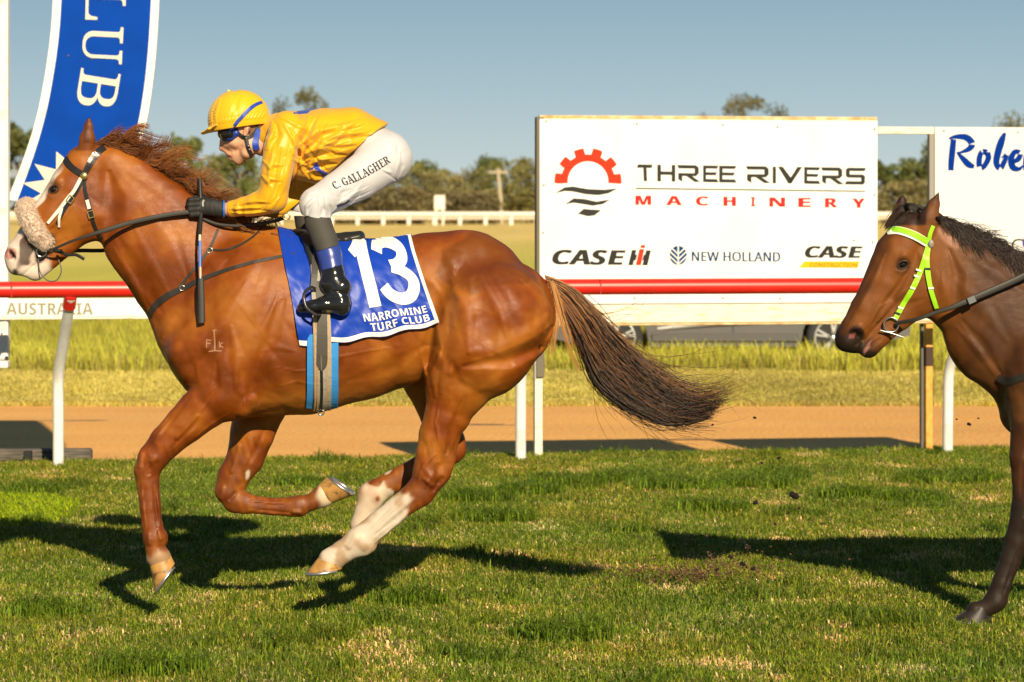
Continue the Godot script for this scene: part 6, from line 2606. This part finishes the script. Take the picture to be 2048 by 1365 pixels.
		s = st()
		ring(s, B(447, 419, 0.096 * side), 0.0335, 0.0045, Basis(Vector3.UP, PI / 2 + 0.1), 24)
		part("blue_cuff", done(s), mat(Color(0.02, 0.16, 0.65), 0.5), gl)
		if side > 0:
			s = st()
			strap(s, f, [[408, 400, 3], [406, 406, 3], [407, 413, 3]], 0.001, 0.001, 3)
			part("glove_print", done(s), mat(Color(0.35, 0.34, 0.32), 0.7), gl)

	# ---- helmet with its yellow cap cover
	f = Field.new()
	f.chain([[470, 238, 60], [478, 236, 58]], 1.12, 0.02)
	f.plane(466, 256, 18, 118)
	f.chain_k = 0.006
	for i in 9:
		f.stroke([[414 + i * 2.6, 246 - i * 6.0], [424 + i * 2.0, 242 - i * 6.0]], 2.6, 0.0032)
	f.stroke([[436, 190], [424, 225], [424, 254]], 5, -0.004)
	f.stroke([[440, 200], [430, 230], [432, 252]], 5, 0.003)
	f.stroke([[480, 182], [470, 215], [455, 246]], 9, -0.0025)
	f.stroke([[500, 190], [498, 215], [480, 240]], 9, 0.003)
	for i in 14:
		f.stroke([[432 + i * 7.0, 247 - i * 1.0], [438 + i * 7.0, 238 - i * 1.0]], 3.0, 0.0028)
	f.stroke([[428, 240], [470, 234], [530, 222]], 3.5, -0.003)
	var helm := f
	var hcol := func(_p: Vector3, _n: Vector3) -> Color: return Color(0.83, 0.45, 0.008)
	var he := part("helmet", polygonize(f, 0.0042, hcol), silk, t)
	f = Field.new()
	f.chain([[432, 250, 7], [416, 258, 5.5], [400, 265, 3.5]], 0.155, 0.01)
	f.plane(440, 250, 1.0, -0.5)
	part("peak", polygonize(f, 0.0042, hcol), silk, he)
	s = st()
	ball(s, B(452, 180, 0.0), Vector3(0.008, 0.006, 0.008))
	part("button", done(s), mat(Color(0.7, 0.55, 0.2), 0.5), he)

	# ---- goggles
	f = Field.new()
	f.tube([[B(470, 266, 0.070), 0.016], [B(458, 271, 0.060), 0.0235], [B(449, 271, 0.034), 0.0235], [B(447, 268, 0.0), 0.020], [B(449, 271, -0.034), 0.0235], [B(458, 271, -0.060), 0.0235], [B(470, 266, -0.070), 0.016]], 0.01)
	var go := part("goggles", polygonize(f, 0.0042, hcol), mat(Color(0.015, 0.05, 0.32), 0.35), t)
	f = Field.new()
	f.tube([[B(458, 268.0, 0.072), 0.0205], [B(450, 268, 0.062), 0.0225], [B(443, 267, 0.034), 0.0225], [B(441, 266, 0.01), 0.017]], 0.01)
	part("lens", polygonize(f, 0.0042, hcol), mat(Color(0.012, 0.011, 0.010), 0.05), go)
	s = st()
	strap(s, helm, [[469, 252, 7], [475, 244, 7], [484, 234, 7.5], [498, 219, 7.5], [510, 209, 7], [522, 203, 6]], 0.004, 0.003, 6)
	part("goggle_strap", done(s), mat(Color(0.015, 0.06, 0.38), 0.5), go)
	s = st()
	bar(s, [B(476, 246, 0.118), B(468, 254, 0.108), B(458, 263, 0.086)], 0.008, 8, 0.3, true, Vector3(0.7, 0.7, 0))
	part("strap_front", done(s), mat(Color(0.015, 0.06, 0.38), 0.5), go)
	# chin strap
	var cs := mat(Color(0.02, 0.019, 0.018), 0.55)
	var first: Node3D = null
	for sp in [[[470, 252, 7], [472, 262, 7], [480, 271, 7], [490, 276, 7.5]], [[514, 250, 6], [510, 262, 6.5], [501, 272, 7], [490, 277, 7.5]], [[490, 276, 8.5], [494, 292, 8], [498, 306, 8]], [[498, 303, 7.5], [501, 316, 7], [503, 326, 6]]]:
		s = st()
		strap(s, head, sp, 0.004, 0.004, 5)
		var o := part("chin_strap" if first == null else "strap_branch", done(s), cs, t if first == null else first)
		if first == null:
			first = o
	for p in [[490, 276], [495, 292], [497, 299]]:
		s = st()
		var b := B(p[0], p[1])
		ball(s, head.on(b.x, b.y) + Vector3(0, 0, 0.008), Vector3(0.0045, 0.0045, 0.002), Basis(), 8, 4)
		part("stud", done(s), mat(Color(0.25, 0.25, 0.25), 0.3, 0.8), first)
	lift(t)

	# ---- whip
	t = thing("whip", "black riding whip with a blue shaft and flat flap held in the gloved hand", "whip", Vector3(-1.31, 1.7, 0))
	var seg := [["handle", [[398, 357, 0.085], [400, 390, 0.088], [402, 425, 0.10], [403, 450, 0.15], [404, 470, 0.19]], [0.0085, 0.0092, 0.0088, 0.009, 0.008], Color(0.02, 0.02, 0.02), 0.45],
		["shaft", [[404, 470, 0.19], [404.5, 482, 0.205]], [0.006, 0.0058], Color(0.6, 0.55, 0.48), 0.4], ["blue_shaft", [[404.5, 482, 0.205], [407, 533, 0.235]], [0.0062, 0.006], Color(0.02, 0.15, 0.6), 0.35],
		["tip", [[407, 533, 0.235], [408, 556, 0.245]], [0.0058, 0.006], Color(0.45, 0.38, 0.3), 0.4]]
	for g in seg:
		s = st()
		var pts := []
		for p in g[1]:
			pts.append(B(p[0], p[1], p[2]))
		bar(s, pts, g[2], 10)
		part(g[0], done(s), mat(g[3], g[4]), t)
	s = st()
	bar(s, [B(408, 552, 0.245), B(408.5, 562, 0.248), B(410, 600, 0.258), B(411.5, 643, 0.268)], [0.009, 0.0135, 0.0145, 0.0155], 10, 0.35, true, Vector3(1, 0, 0))
	part("flap", done(s), mat(Color(0.022, 0.02, 0.02), 0.6), t)
	lift(t)


# ---------------------------------------------------------------- the bay horse behind
func bay_field() -> Field:
	var f := Field.new()
	f.chain([[2150, 700, 140], [2235, 672, 176], [2330, 665, 176], [2430, 655, 160], [2520, 640, 146], [2600, 625, 138], [2670, 625, 136], [2745, 655, 108]], 1.42, 0.05)
	f.chain([[2058, 775, 60], [2064, 825, 56], [2120, 800, 70]], 1.1, 0.05)
	f.chain([[1895, 520, 74], [1910, 545, 87], [1948, 580, 99], [1988, 608, 112], [2024, 655, 130], [2100, 700, 138]], 1.85, 0.05)
	f.chain([[1880, 470, 32], [1918, 488, 32], [1962, 512, 32], [2010, 530, 36], [2060, 555, 40], [2120, 575, 60]], 1.2, 0.05)
	f.chain([[1868, 452, 32], [1832, 468, 43], [1802, 510, 46], [1776, 562, 41], [1745, 618, 36], [1717, 659, 30], [1704, 679, 28]], 1.2, 0.03)
	f.chain([[1868, 540, 58], [1853, 574, 62]], 1.7, 0.04)
	f.chain([[1838, 600, 38], [1802, 638, 28], [1770, 672, 21], [1744, 700, 20]], 1.35, 0.02)
	f.chain([[1698, 686, 19], [1714, 694, 15]], 0.85, 0.015)
	f.chain([[1856, 464, 22, 0.052], [1861, 436, 20, 0.062], [1871, 409, 11.5, 0.066], [1881, 383, 1.5, 0.064]], 1.5, 0.015)
	f.chain([[1808, 452, 17, -0.050], [1811, 426, 15.5, -0.058], [1815, 404, 9, -0.06], [1817, 386, 1.5, -0.06]], 1.5, 0.015)
	# forelegs
	f.chain([[2095, 740, 92, 0.10], [2080, 845, 62, 0.13], [2063, 915, 46, 0.135], [2057, 985, 34, 0.132], [2047, 1045, 30, 0.13]], 1.3, 0.05)
	f.chain([[2047, 1045, 30, 0.13], [2034, 1078, 25, 0.13], [2019, 1118, 20.5, 0.13], [2002, 1165, 20, 0.13], [1990, 1200, 22, 0.13]], 1.3, 0.012)
	f.chain([[1990, 1202, 21, 0.13], [1966, 1216, 17, 0.13], [1950, 1222, 20, 0.13]], 1.1, 0.012)
	f.chain([[2110, 760, 85, -0.11], [2130, 850, 58, -0.13], [2118, 920, 44, -0.13], [2110, 985, 33, -0.13], [2150, 1030, 24, -0.13], [2220, 1050, 20, -0.13], [2250, 1010, 20, -0.13]], 1.3, 0.04)
	# hind legs
	for s: float in [1.0, -1.0]:
		var d := 0.0 if s > 0 else 60.0
		f.chain([[2725 + d, 660, 110, 0.13 * s], [2660 + d, 760, 68, 0.15 * s], [2655 + d, 840, 48, 0.15 * s], [2690 + d, 920, 34, 0.14 * s], [2670 + d, 990, 28, 0.135 * s], [2620 + d, 1080, 23, 0.13 * s], [2600 + d, 1130, 26, 0.13 * s], [2570 + d, 1170, 20, 0.13 * s], [2550 + d, 1200, 28, 0.13 * s]], 1.3, 0.05)
	f.cut([[1713, 668, 8, 0.058], [1720, 675, 9, 0.058], [1726, 672, 6, 0.058]], 0.8, 0.006)
	f.cut([[1716, 713, 2.5, 0.05], [1738, 697, 3, 0.05], [1764, 681, 2.5, 0.05]], 0.25, 0.008)
	f.gain = 1.4
	f.stroke([[1706, 660], [1722, 655], [1735, 668]], 9, 0.006)
	f.stroke([[1800, 516], [1812, 512], [1822, 524]], 15, 0.008)
	f.stroke([[1806, 532]], 13, -0.006)
	f.stroke([[1792, 541], [1806, 546], [1820, 540]], 8, 0.004)
	f.stroke([[1848, 555], [1808, 584], [1776, 618], [1760, 645]], 13, 0.011)
	f.stroke([[1822, 540], [1785, 600], [1750, 650]], 15, -0.010)
	f.stroke([[1775, 500], [1750, 560], [1720, 620], [1700, 650]], 9, 0.006)
	f.stroke([[1850, 600], [1815, 610], [1790, 630]], 14, -0.007)
	f.stroke([[1885, 545], [1888, 590], [1865, 622]], 14, 0.007)
	f.stroke([[1735, 660], [1728, 680], [1712, 694]], 8, -0.005)
	f.stroke([[1838, 500], [1850, 520], [1842, 545]], 12, 0.006)
	f.stroke([[1910, 560], [1960, 610], [2010, 680]], 24, 0.008)
	f.stroke([[1930, 500], [1985, 545], [2048, 585]], 22, 0.007)
	f.stroke([[1812, 622], [1790, 648], [1770, 660]], 11, -0.004)
	f.stroke([[1900, 500], [1916, 550], [1914, 600], [1898, 636]], 17, -0.015)
	f.stroke([[1868, 540], [1880, 570], [1862, 600]], 26, 0.007)
	f.stroke([[1925, 640], [1965, 690], [2000, 745]], 16, -0.009)
	f.stroke([[1915, 655], [1955, 700], [1990, 750]], 12, 0.006)
	f.stroke([[1930, 520], [1980, 560], [2040, 600]], 26, -0.006)
	f.stroke([[1990, 620], [2010, 690], [2030, 750]], 30, -0.006)
	f.stroke([[2050, 870], [2040, 930], [2036, 990]], 10, -0.005, 0.0)
	f.stroke([[2038, 1030], [2050, 1045], [2036, 1065]], 12, 0.004, 0.0)
	f.stroke([[2030, 1100], [2015, 1150], [2000, 1190]], 6, -0.005, 0.0)
	f.stroke([[1770, 575], [1752, 610], [1740, 640]], 5, 0.003)
	f.stroke([[1752, 640], [1762, 615], [1790, 600]], 5, 0.003)
	var nz := FastNoiseLite.new()
	nz.seed = 22
	nz.frequency = 9.0
	nz.fractal_octaves = 2
	f.has_ruffle = true
	f.ruffle = func(p: Vector3) -> float: return nz.get_noise_3d(p.x, p.y, p.z) * 0.0035
	return f


func bay_color(p: Vector3, _n: Vector3) -> Color:
	var x := p.x * U + 1024.0
	var y := 1246.25 - p.y * U
	var v := noise.get_noise_3d(p.x * 160.0, p.y * 160.0, p.z * 160.0)
	var w := noise2.get_noise_3d(p.x * 420.0, p.y * 420.0, p.z * 420.0)
	var brown := Color(0.190, 0.062, 0.014)
	var dark := Color(0.075, 0.030, 0.013)
	var black := Color(0.022, 0.014, 0.011)
	var c := brown.lerp(dark, smoothstep(1880.0, 1965.0, x + v * 60.0))
	c = c.lerp(Color(0.19, 0.075, 0.025), clampf(v * 1.5, 0.0, 0.5))
	# nasal bone and muzzle darker
	var a := Vector2(1778, 470)
	var dirn := Vector2(-101, 198).normalized()
	var e := absf((Vector2(x, y) - a).dot(Vector2(-dirn.y, dirn.x)))
	if x < 1830.0:
		c = c.lerp(dark, 0.75 * (1.0 - smoothstep(6.0, 30.0, e + w * 14.0)))
		c = c.lerp(black, smoothstep(-6.0, 14.0, (1730.0 - x) * 0.5 + (y - 690.0) * 0.9 + 14.0 + w * 16.0))
		c = c.lerp(black, 1.0 - smoothstep(14.0, 20.0, Vector2(x - 1716.0, y - 670.0).length()))
		if Vector2((x - 1708.0) / 7.0, (y - 673.0) / 5.0).length() < 1.0:
			c = Color(0.20, 0.06, 0.05)
		c = c.lerp(Color(0.30, 0.13, 0.10), 1.0 - smoothstep(3.0, 6.0, absf((x - 1738.0) + (y - 700.0) * 0.5) + absf(y - 698.0) * 0.25))
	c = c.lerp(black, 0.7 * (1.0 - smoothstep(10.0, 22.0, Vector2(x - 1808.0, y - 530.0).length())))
	if y > 930.0:
		c = c.lerp(black * 1.2, smoothstep(930.0, 1010.0, y + v * 40.0))
	if y < 450.0 and x < 1900.0:
		var rim := absf(x - 1868.0 - (436.0 - y) * 0.22) if p.z > 0.02 else 12.0
		c = Color(0.16, 0.062, 0.024).lerp(black, clampf(smoothstep(8.0, 17.0, rim + w * 6.0) + smoothstep(415.0, 392.0, y) * 0.7, 0.0, 0.9))
	# clipped pinkish skin below the mane
	var k := Vector2((x - 1900.0) / 26.0, (y - 478.0 - (x - 1900.0) * 0.75) / 12.0).length()
	c = c.lerp(Color(0.36, 0.17, 0.11), 0.8 * (1.0 - smoothstep(0.6, 1.1, k + w)))
	return c * (1.0 + 0.12 * w)


func bay() -> void:
	var f := bay_field()
	var t := thing("horse", "dark bay horse in a lime green bridle following at the right edge", "horse", Vector3(2.4, 0, 0))
	var bc := coat(0.5)
	bc.metallic_specular = 0.3
	part("body", polygonize(f, 0.0092, bay_color), bc, t)
	var dark_hair := mat(Color(0.22, 0.16, 0.14), 0.5, 0.0, true)
	var tl := part("tail", M.tail, dark_hair, t)
	tl.position += Vector3(1738.0 / U, -0.02, 0)
	horse_eye(t, f, 1808, 530, 0.0195)
	hoof(t, Vector2(1951, 1206), Vector2(1975, 1222), Vector2(1903, 1238), Vector2(1984, 1244), 0.13, Color(0.03, 0.022, 0.018))
	var r := RandomNumberGenerator.new()
	r.seed = 25
	var s := SurfaceTool.new()
	s.begin(Mesh.PRIMITIVE_TRIANGLES)
	var crest := [[1872, 437], [1914, 452], [1961, 478], [2001, 492], [2048, 518], [2110, 545]]
	var dark := Color(0.014, 0.010, 0.009)
	for i in 2600:
		var k := int(r.randf() * 40)
		var rl := RandomNumberGenerator.new()
		rl.seed = 400 + k
		var base := clampf((k + rl.randf()) / 40.0 + r.randfn() * 0.022, 0.0, 1.0)
		var p := path2(crest, base)
		var l := rl.randf_range(40.0, 76.0) * r.randf_range(0.5, 1.1)
		var ang := rl.randf_range(0.5, 1.0) + r.randfn() * 0.16
		var d := Vector2(cos(ang), sin(ang))
		var cu := rl.randf_range(-0.5, 0.3)
		var pts := []
		for j in 8:
			var t2 := j / 7.0
			var q := p + Vector2(0, -2 + r.randf() * 3.0) + d * l * t2 * r.randf_range(0.97, 1.03) + Vector2(-d.y, d.x) * (cu * l * t2 * t2 + sin(t2 * 4.0 + k) * 3.0) + Vector2(0, -10.0 * sin(t2 * PI))
			var wq := B(q.x, q.y)
			var z := f.front(wq.x, wq.y) if j > 0 else 0.02
			pts.append(Vector3(wq.x, wq.y, (0.02 if is_nan(z) else z) + 0.008 + r.randfn() * 0.003))
		hair(s, pts, r.randf_range(0.0010, 0.0019), dark * r.randf_range(0.8, 1.8), dark.lerp(Color(0.06, 0.03, 0.02), r.randf()))
	part("mane", s.commit(), M.hair, t)
	s = SurfaceTool.new()
	s.begin(Mesh.PRIMITIVE_TRIANGLES)
	for i in 520:
		var q0 := Vector2(1838 + r.randfn() * 6.0, 418 + r.randfn() * 3.0)
		var l := r.randf_range(30.0, 62.0)
		var pts := []
		var zz := r.randf_range(-0.06, 0.05)
		for j in 7:
			var u := j / 6.0
			var q := q0 + Vector2(-l * 0.95 * u, -8.0 * sin(u * PI) + l * 0.65 * u * u + r.randfn() * 0.8)
			var wq := B(q.x, q.y)
			var z := f.front(wq.x, wq.y)
			pts.append(Vector3(wq.x, wq.y, (0.0 if is_nan(z) else minf(z, 0.045)) * 0.8 + 0.012 + zz * 0.3))
		hair(s, pts, r.randf_range(0.001, 0.002), dark * 1.6, dark.lerp(Color(0.07, 0.035, 0.02), r.randf()))
	part("forelock", s.commit(), M.hair, t)
	lift(t)

	t = thing("bridle", "lime green bridle with white edging on the bay horse", "bridle", Vector3(1.75, 1.5, 0))
	var lime := mat(Color(0.36, 0.75, 0.02), 0.4)
	var white := mat(Color(0.75, 0.75, 0.72), 0.5)
	var met := mat(Color(0.6, 0.6, 0.6), 0.2, 0.95)
	var blk := mat(Color(0.02, 0.02, 0.02), 0.5)
	for sp in [["browband_edge", [[1779, 462, 15], [1800, 461, 16], [1830, 471, 17], [1858, 487, 16]], white, 0.008], ["browband", [[1779, 460, 9], [1800, 459, 10], [1830, 469, 11], [1859, 485, 11]], lime, 0.011],
		["cheek_strap", [[1861, 486, 9], [1852, 515, 10], [1841, 548, 10], [1826, 580, 11], [1810, 610, 10], [1793, 642, 10]], lime, 0.008],
		["throat_lash", [[1861, 486, 9], [1856, 515, 9], [1857, 545, 10], [1862, 576, 9], [1868, 596, 9], [1876, 618, 8]], lime, 0.009],
		["headpiece", [[1868, 452, 8], [1862, 468, 8], [1860, 484, 9]], lime, 0.008]]:
		var s2 := st()
		strap(s2, f, sp[1], sp[3], 0.004, 6)
		part(sp[0], done(s2), sp[2], t)
	for p in [[1839, 541, 1.9], [1835, 553, 1.9], [1827, 577, 1.9], [1805, 617, 1.9], [1799, 628, 1.9], [1856, 538, 1.6], [1863, 577, 1.5]]:
		var s2 := st()
		var dd := Vector2(sin(p[2]), cos(p[2])) * 5.5
		strap(s2, f, [[p[0] - dd.x, p[1] + dd.y, 4], [p[0] + dd.x, p[1] - dd.y, 4]], 0.0125, 0.003, 3)
		part("keeper", done(s2), white if int(p[1]) % 2 else blk, t)
	var s3 := st()
	var w := B(1864, 488)
	ball(s3, f.on(w.x, w.y) + Vector3(0, 0, 0.012), Vector3(0.013, 0.018, 0.007))
	part("rosette", done(s3), mat(Color(0.25, 0.22, 0.2), 0.4), t)
	w = B(1786, 651)
	var bz := f.on(w.x + 0.02, w.y).z + 0.012
	s3 = st()
	ring(s3, Vector3(w.x, w.y, bz), 0.031, 0.0045)
	part("bit_ring", done(s3), met, t)
	s3 = st()
	bar(s3, [B(1764, 662, bz + 0.002), B(1786, 668, bz + 0.006), B(1811, 676, bz + 0.004)], 0.0036, 7)
	part("bit_cheek", done(s3), mat(Color(0.35, 0.34, 0.33), 0.3, 0.9), t)
	lift(t)
	t = thing("reins", "dark reins of the bay horse running off the right edge", "reins", Vector3(2.2, 1.4, 0))
	var lea := mat(Color(0.028, 0.024, 0.020), 0.55)
	s3 = st()
	var rp := smooth_path([B(1794, 648, bz + 0.006), B(1830, 639, 0.125), B(1870, 624, 0.15), B(1905, 612, 0.165), B(1943, 596, 0.168), B(1995, 574, 0.16), B(2050, 549, 0.15), B(2120, 510, 0.12), B(2200, 470, 0.08)], 5)
	var rr := []
	for i in rp.size():
		rr.append(lerpf(0.0085, 0.0145, smoothstep(0.2, 0.6, float(i) / rp.size())))
	bar(s3, rp, rr, 8, 0.2, true, Vector3(0.3, 1, 0))
	part("near_rein", done(s3), lea, t)
	s3 = st()
	box_at(s3, B(1938, 599, 0.177), Vector3(0.035, 0.03, 0.008), 0.002, Basis(Vector3(0, 0, 1), 0.42))
	part("buckle", done(s3), mat(Color(0.3, 0.3, 0.3), 0.3, 0.8), t)
	lift(t)
	t = thing("breastplate", "dark chest strap of the bay horse at the right edge", "strap", Vector3(2.2, 1.1, 0))
	s3 = st()
	strap(s3, f, [[1996, 756, 12], [2010, 762, 15], [2030, 754, 14], [2060, 742, 13], [2110, 715, 12], [2200, 660, 12]], 0.007, 0.005, 6)
	part("chest_strap", done(s3), lea, t)
	lift(t)


# ---------------------------------------------------------------- turf thrown up by the hooves
func clods() -> void:
	var soil := mat(Color(0.085, 0.045, 0.024), 0.95)
	weathered(soil, noise_tex(128, 0.05, 91, ramp(Color(0.05, 0.028, 0.016), Color(0.10, 0.055, 0.03), Color(0.2, 0.13, 0.07))), 9.0)
	var spots := [[1600, 1004, 9], [1533, 936, 3], [1567, 925, 3.5], [1518, 1014, 5], [1582, 1033, 3], [1520, 845, 3], [1955, 857, 4], [1928, 846, 2], [1970, 843, 2], [1430, 855, 2.5], [1505, 1110, 7], [1470, 1128, 5], [1492, 1140, 6], [1440, 1150, 4], [1512, 1146, 5], [1610, 1030, 3], [1560, 1060, 3]]
	var places := ["with roots, largest of all, in front of the bay horse", "above a dark green tuft, left one of two close specks", "above a dark green tuft, right one of two close specks", "with straw, left of the largest clod", "just left below the largest clod", "alone before the sand track, right of the tail tip",
		"nearest the bay horse's foreleg, before the sand track", "tiny, left of the one nearest the bay horse's foreleg", "tiny, right edge of the sand track close to the bay's chest", "right below the tip of the chestnut's tail", "big, topmost over the torn soil", "at the middle of the torn soil", "big, low in the torn soil",
		"leftmost in the torn soil", "rightmost low in the torn soil", "directly below the largest clod", "between the largest clod and the torn soil"]
	var lump := st()
	for k in 7:
		ball(lump, Vector3(rng.randf_range(-0.5, 0.5), rng.randf_range(-0.4, 0.4), rng.randf_range(-0.5, 0.5)), Vector3.ONE * rng.randf_range(0.4, 0.8), Basis(Vector3.UP, rng.randf() * 3.0), 7, 5)
	var lm := done(lump)
	var bl := st()
	for k in 7:
		var a := rng.randf() * TAU
		var d := Vector3(cos(a), sin(a) * 0.6, rng.randf_range(-0.5, 0.5)) * rng.randf_range(1.2, 2.6)
		bar(bl, [d * 0.2, d * 0.7 + Vector3(0, 0.2, 0), d], [0.12, 0.1, 0.02], 3)
	var bm := done(bl)
	var straw := mat(Color(0.35, 0.25, 0.10), 0.8)
	for i in spots.size():
		var p: Array = spots[i]
		var where: String = places[i]
		var o := thing("turf_clod", "brown clod of turf " + where, "clod", B(p[0], p[1], -0.25 + 0.03 * (i % 5)), i * 1.1, "clods of turf kicked up by the hooves")
		var a := part("soil", lm, soil, o, true)
		a.scale = Vector3.ONE * p[2] / U
		if p[2] >= 3:
			var b := part("grass_roots", bm, straw, o, true)
			b.scale = Vector3.ONE * p[2] / U
	# torn brown soil lying where the hooves struck
	var P := []
	var K := []
	for i in 900:
		var u := rng.randfn()
		var q := Vector3(0.86 + u * 0.20, 0, rng.randfn() * 0.16)
		var d := 13.25 - q.z
		var sc := rng.randf_range(0.0015, 0.0055)
		var up := absf(rng.randfn()) * 0.025 + (0.10 * rng.randf() * rng.randf() if u > 0.2 else 0.0)
		P.append(Transform3D(Basis(Vector3.UP, rng.randf() * TAU).scaled(Vector3(sc, sc, sc)), gp(q.x, d, 0.025 + up)))
		K.append(Color(1, 1, 1) * rng.randf_range(0.6, 1.8))
	var sm := mat(Color(0.10, 0.05, 0.025), 0.95, 0.0, true)
	scatter("loose_soil", lm, sm, P, K)


func _ready() -> void:
	rng.seed = 7
	noise.seed = 3
	noise.frequency = 0.02
	noise2.seed = 9
	noise2.frequency = 0.02
	noise2.fractal_octaves = 2
	# ---- camera, sky, sun
	var cam := Camera3D.new()
	cam.name = "camera"
	cam.position = Vector3(0, 1.75, CAM_D)
	var ca := CameraAttributesPhysical.new()
	ca.frustum_focus_distance = 11.95
	ca.frustum_focal_length = 100.0
	ca.exposure_aperture = 5.6
	ca.frustum_near = 0.5
	ca.frustum_far = 4000.0
	cam.attributes = ca
	cam.far = 4000.0
	cam.near = 0.5
	cam.projection = Camera3D.PROJECTION_FRUSTUM
	cam.size = 2.0 * cam.near * 682.5 / LENS
	cam.frustum_offset = Vector2(0, -cam.near * 267.5 / LENS)
	add_child(cam)
	var env := Environment.new()
	env.background_mode = Environment.BG_SKY
	env.tonemap_mode = Environment.TONE_MAPPER_LINEAR
	env.tonemap_exposure = 1.3
	env.sdfgi_enabled = true
	env.ssao_enabled = true
	env.ssil_enabled = true
	var im := Image.create(8, 2048, false, Image.FORMAT_RGBF)
	var stops := [[-90.0, Color(0.10, 0.09, 0.04)], [-1.0, Color(0.25, 0.24, 0.16)], [0.0, Color(0.47, 0.53, 0.52)], [0.9, Color(0.41, 0.485, 0.49)], [2.2, Color(0.32, 0.425, 0.465)], [4.2, Color(0.222, 0.335, 0.415)], [9.0, Color(0.10, 0.175, 0.25)], [25.0, Color(0.05, 0.10, 0.17)], [90.0, Color(0.026, 0.058, 0.115)]]
	for y in 2048:
		var el := 90.0 - 180.0 * (y + 0.5) / 2048.0
		var c := Color.BLACK
		for i in stops.size() - 1:
			if el >= stops[i][0] and el <= stops[i + 1][0]:
				c = (stops[i][1] as Color).lerp(stops[i + 1][1], (el - stops[i][0]) / (stops[i + 1][0] - stops[i][0]))
		for x in 8:
			im.set_pixel(x, y, c)
	var sm := PanoramaSkyMaterial.new()
	sm.panorama = ImageTexture.create_from_image(im)
	env.sky = Sky.new()
	env.sky.sky_material = sm
	var we := WorldEnvironment.new()
	we.name = "world_environment"
	we.environment = env
	add_child(we)
	var sun := DirectionalLight3D.new()
	sun.name = "sun"
	sun.light_color = Color(1.0, 0.93, 0.79)
	sun.light_energy = 1.6
	sun.light_angular_distance = 0.5
	sun.shadow_enabled = true
	add_child(sun)
	sun.look_at_from_position(Vector3.ZERO, Vector3(-0.36, -0.73, -1.30))
	M.cream_flat = mat(Color(0.74, 0.68, 0.54), 0.5)
	# ---- the place
	setting()
	trees()
	far_course()
	car()
	big_sign()
	second_sign()
	finish_arch()
	running_rail()
	chestnut()
	tack()
	jockey()
	bay()
	clods()
#LATER
	grass()
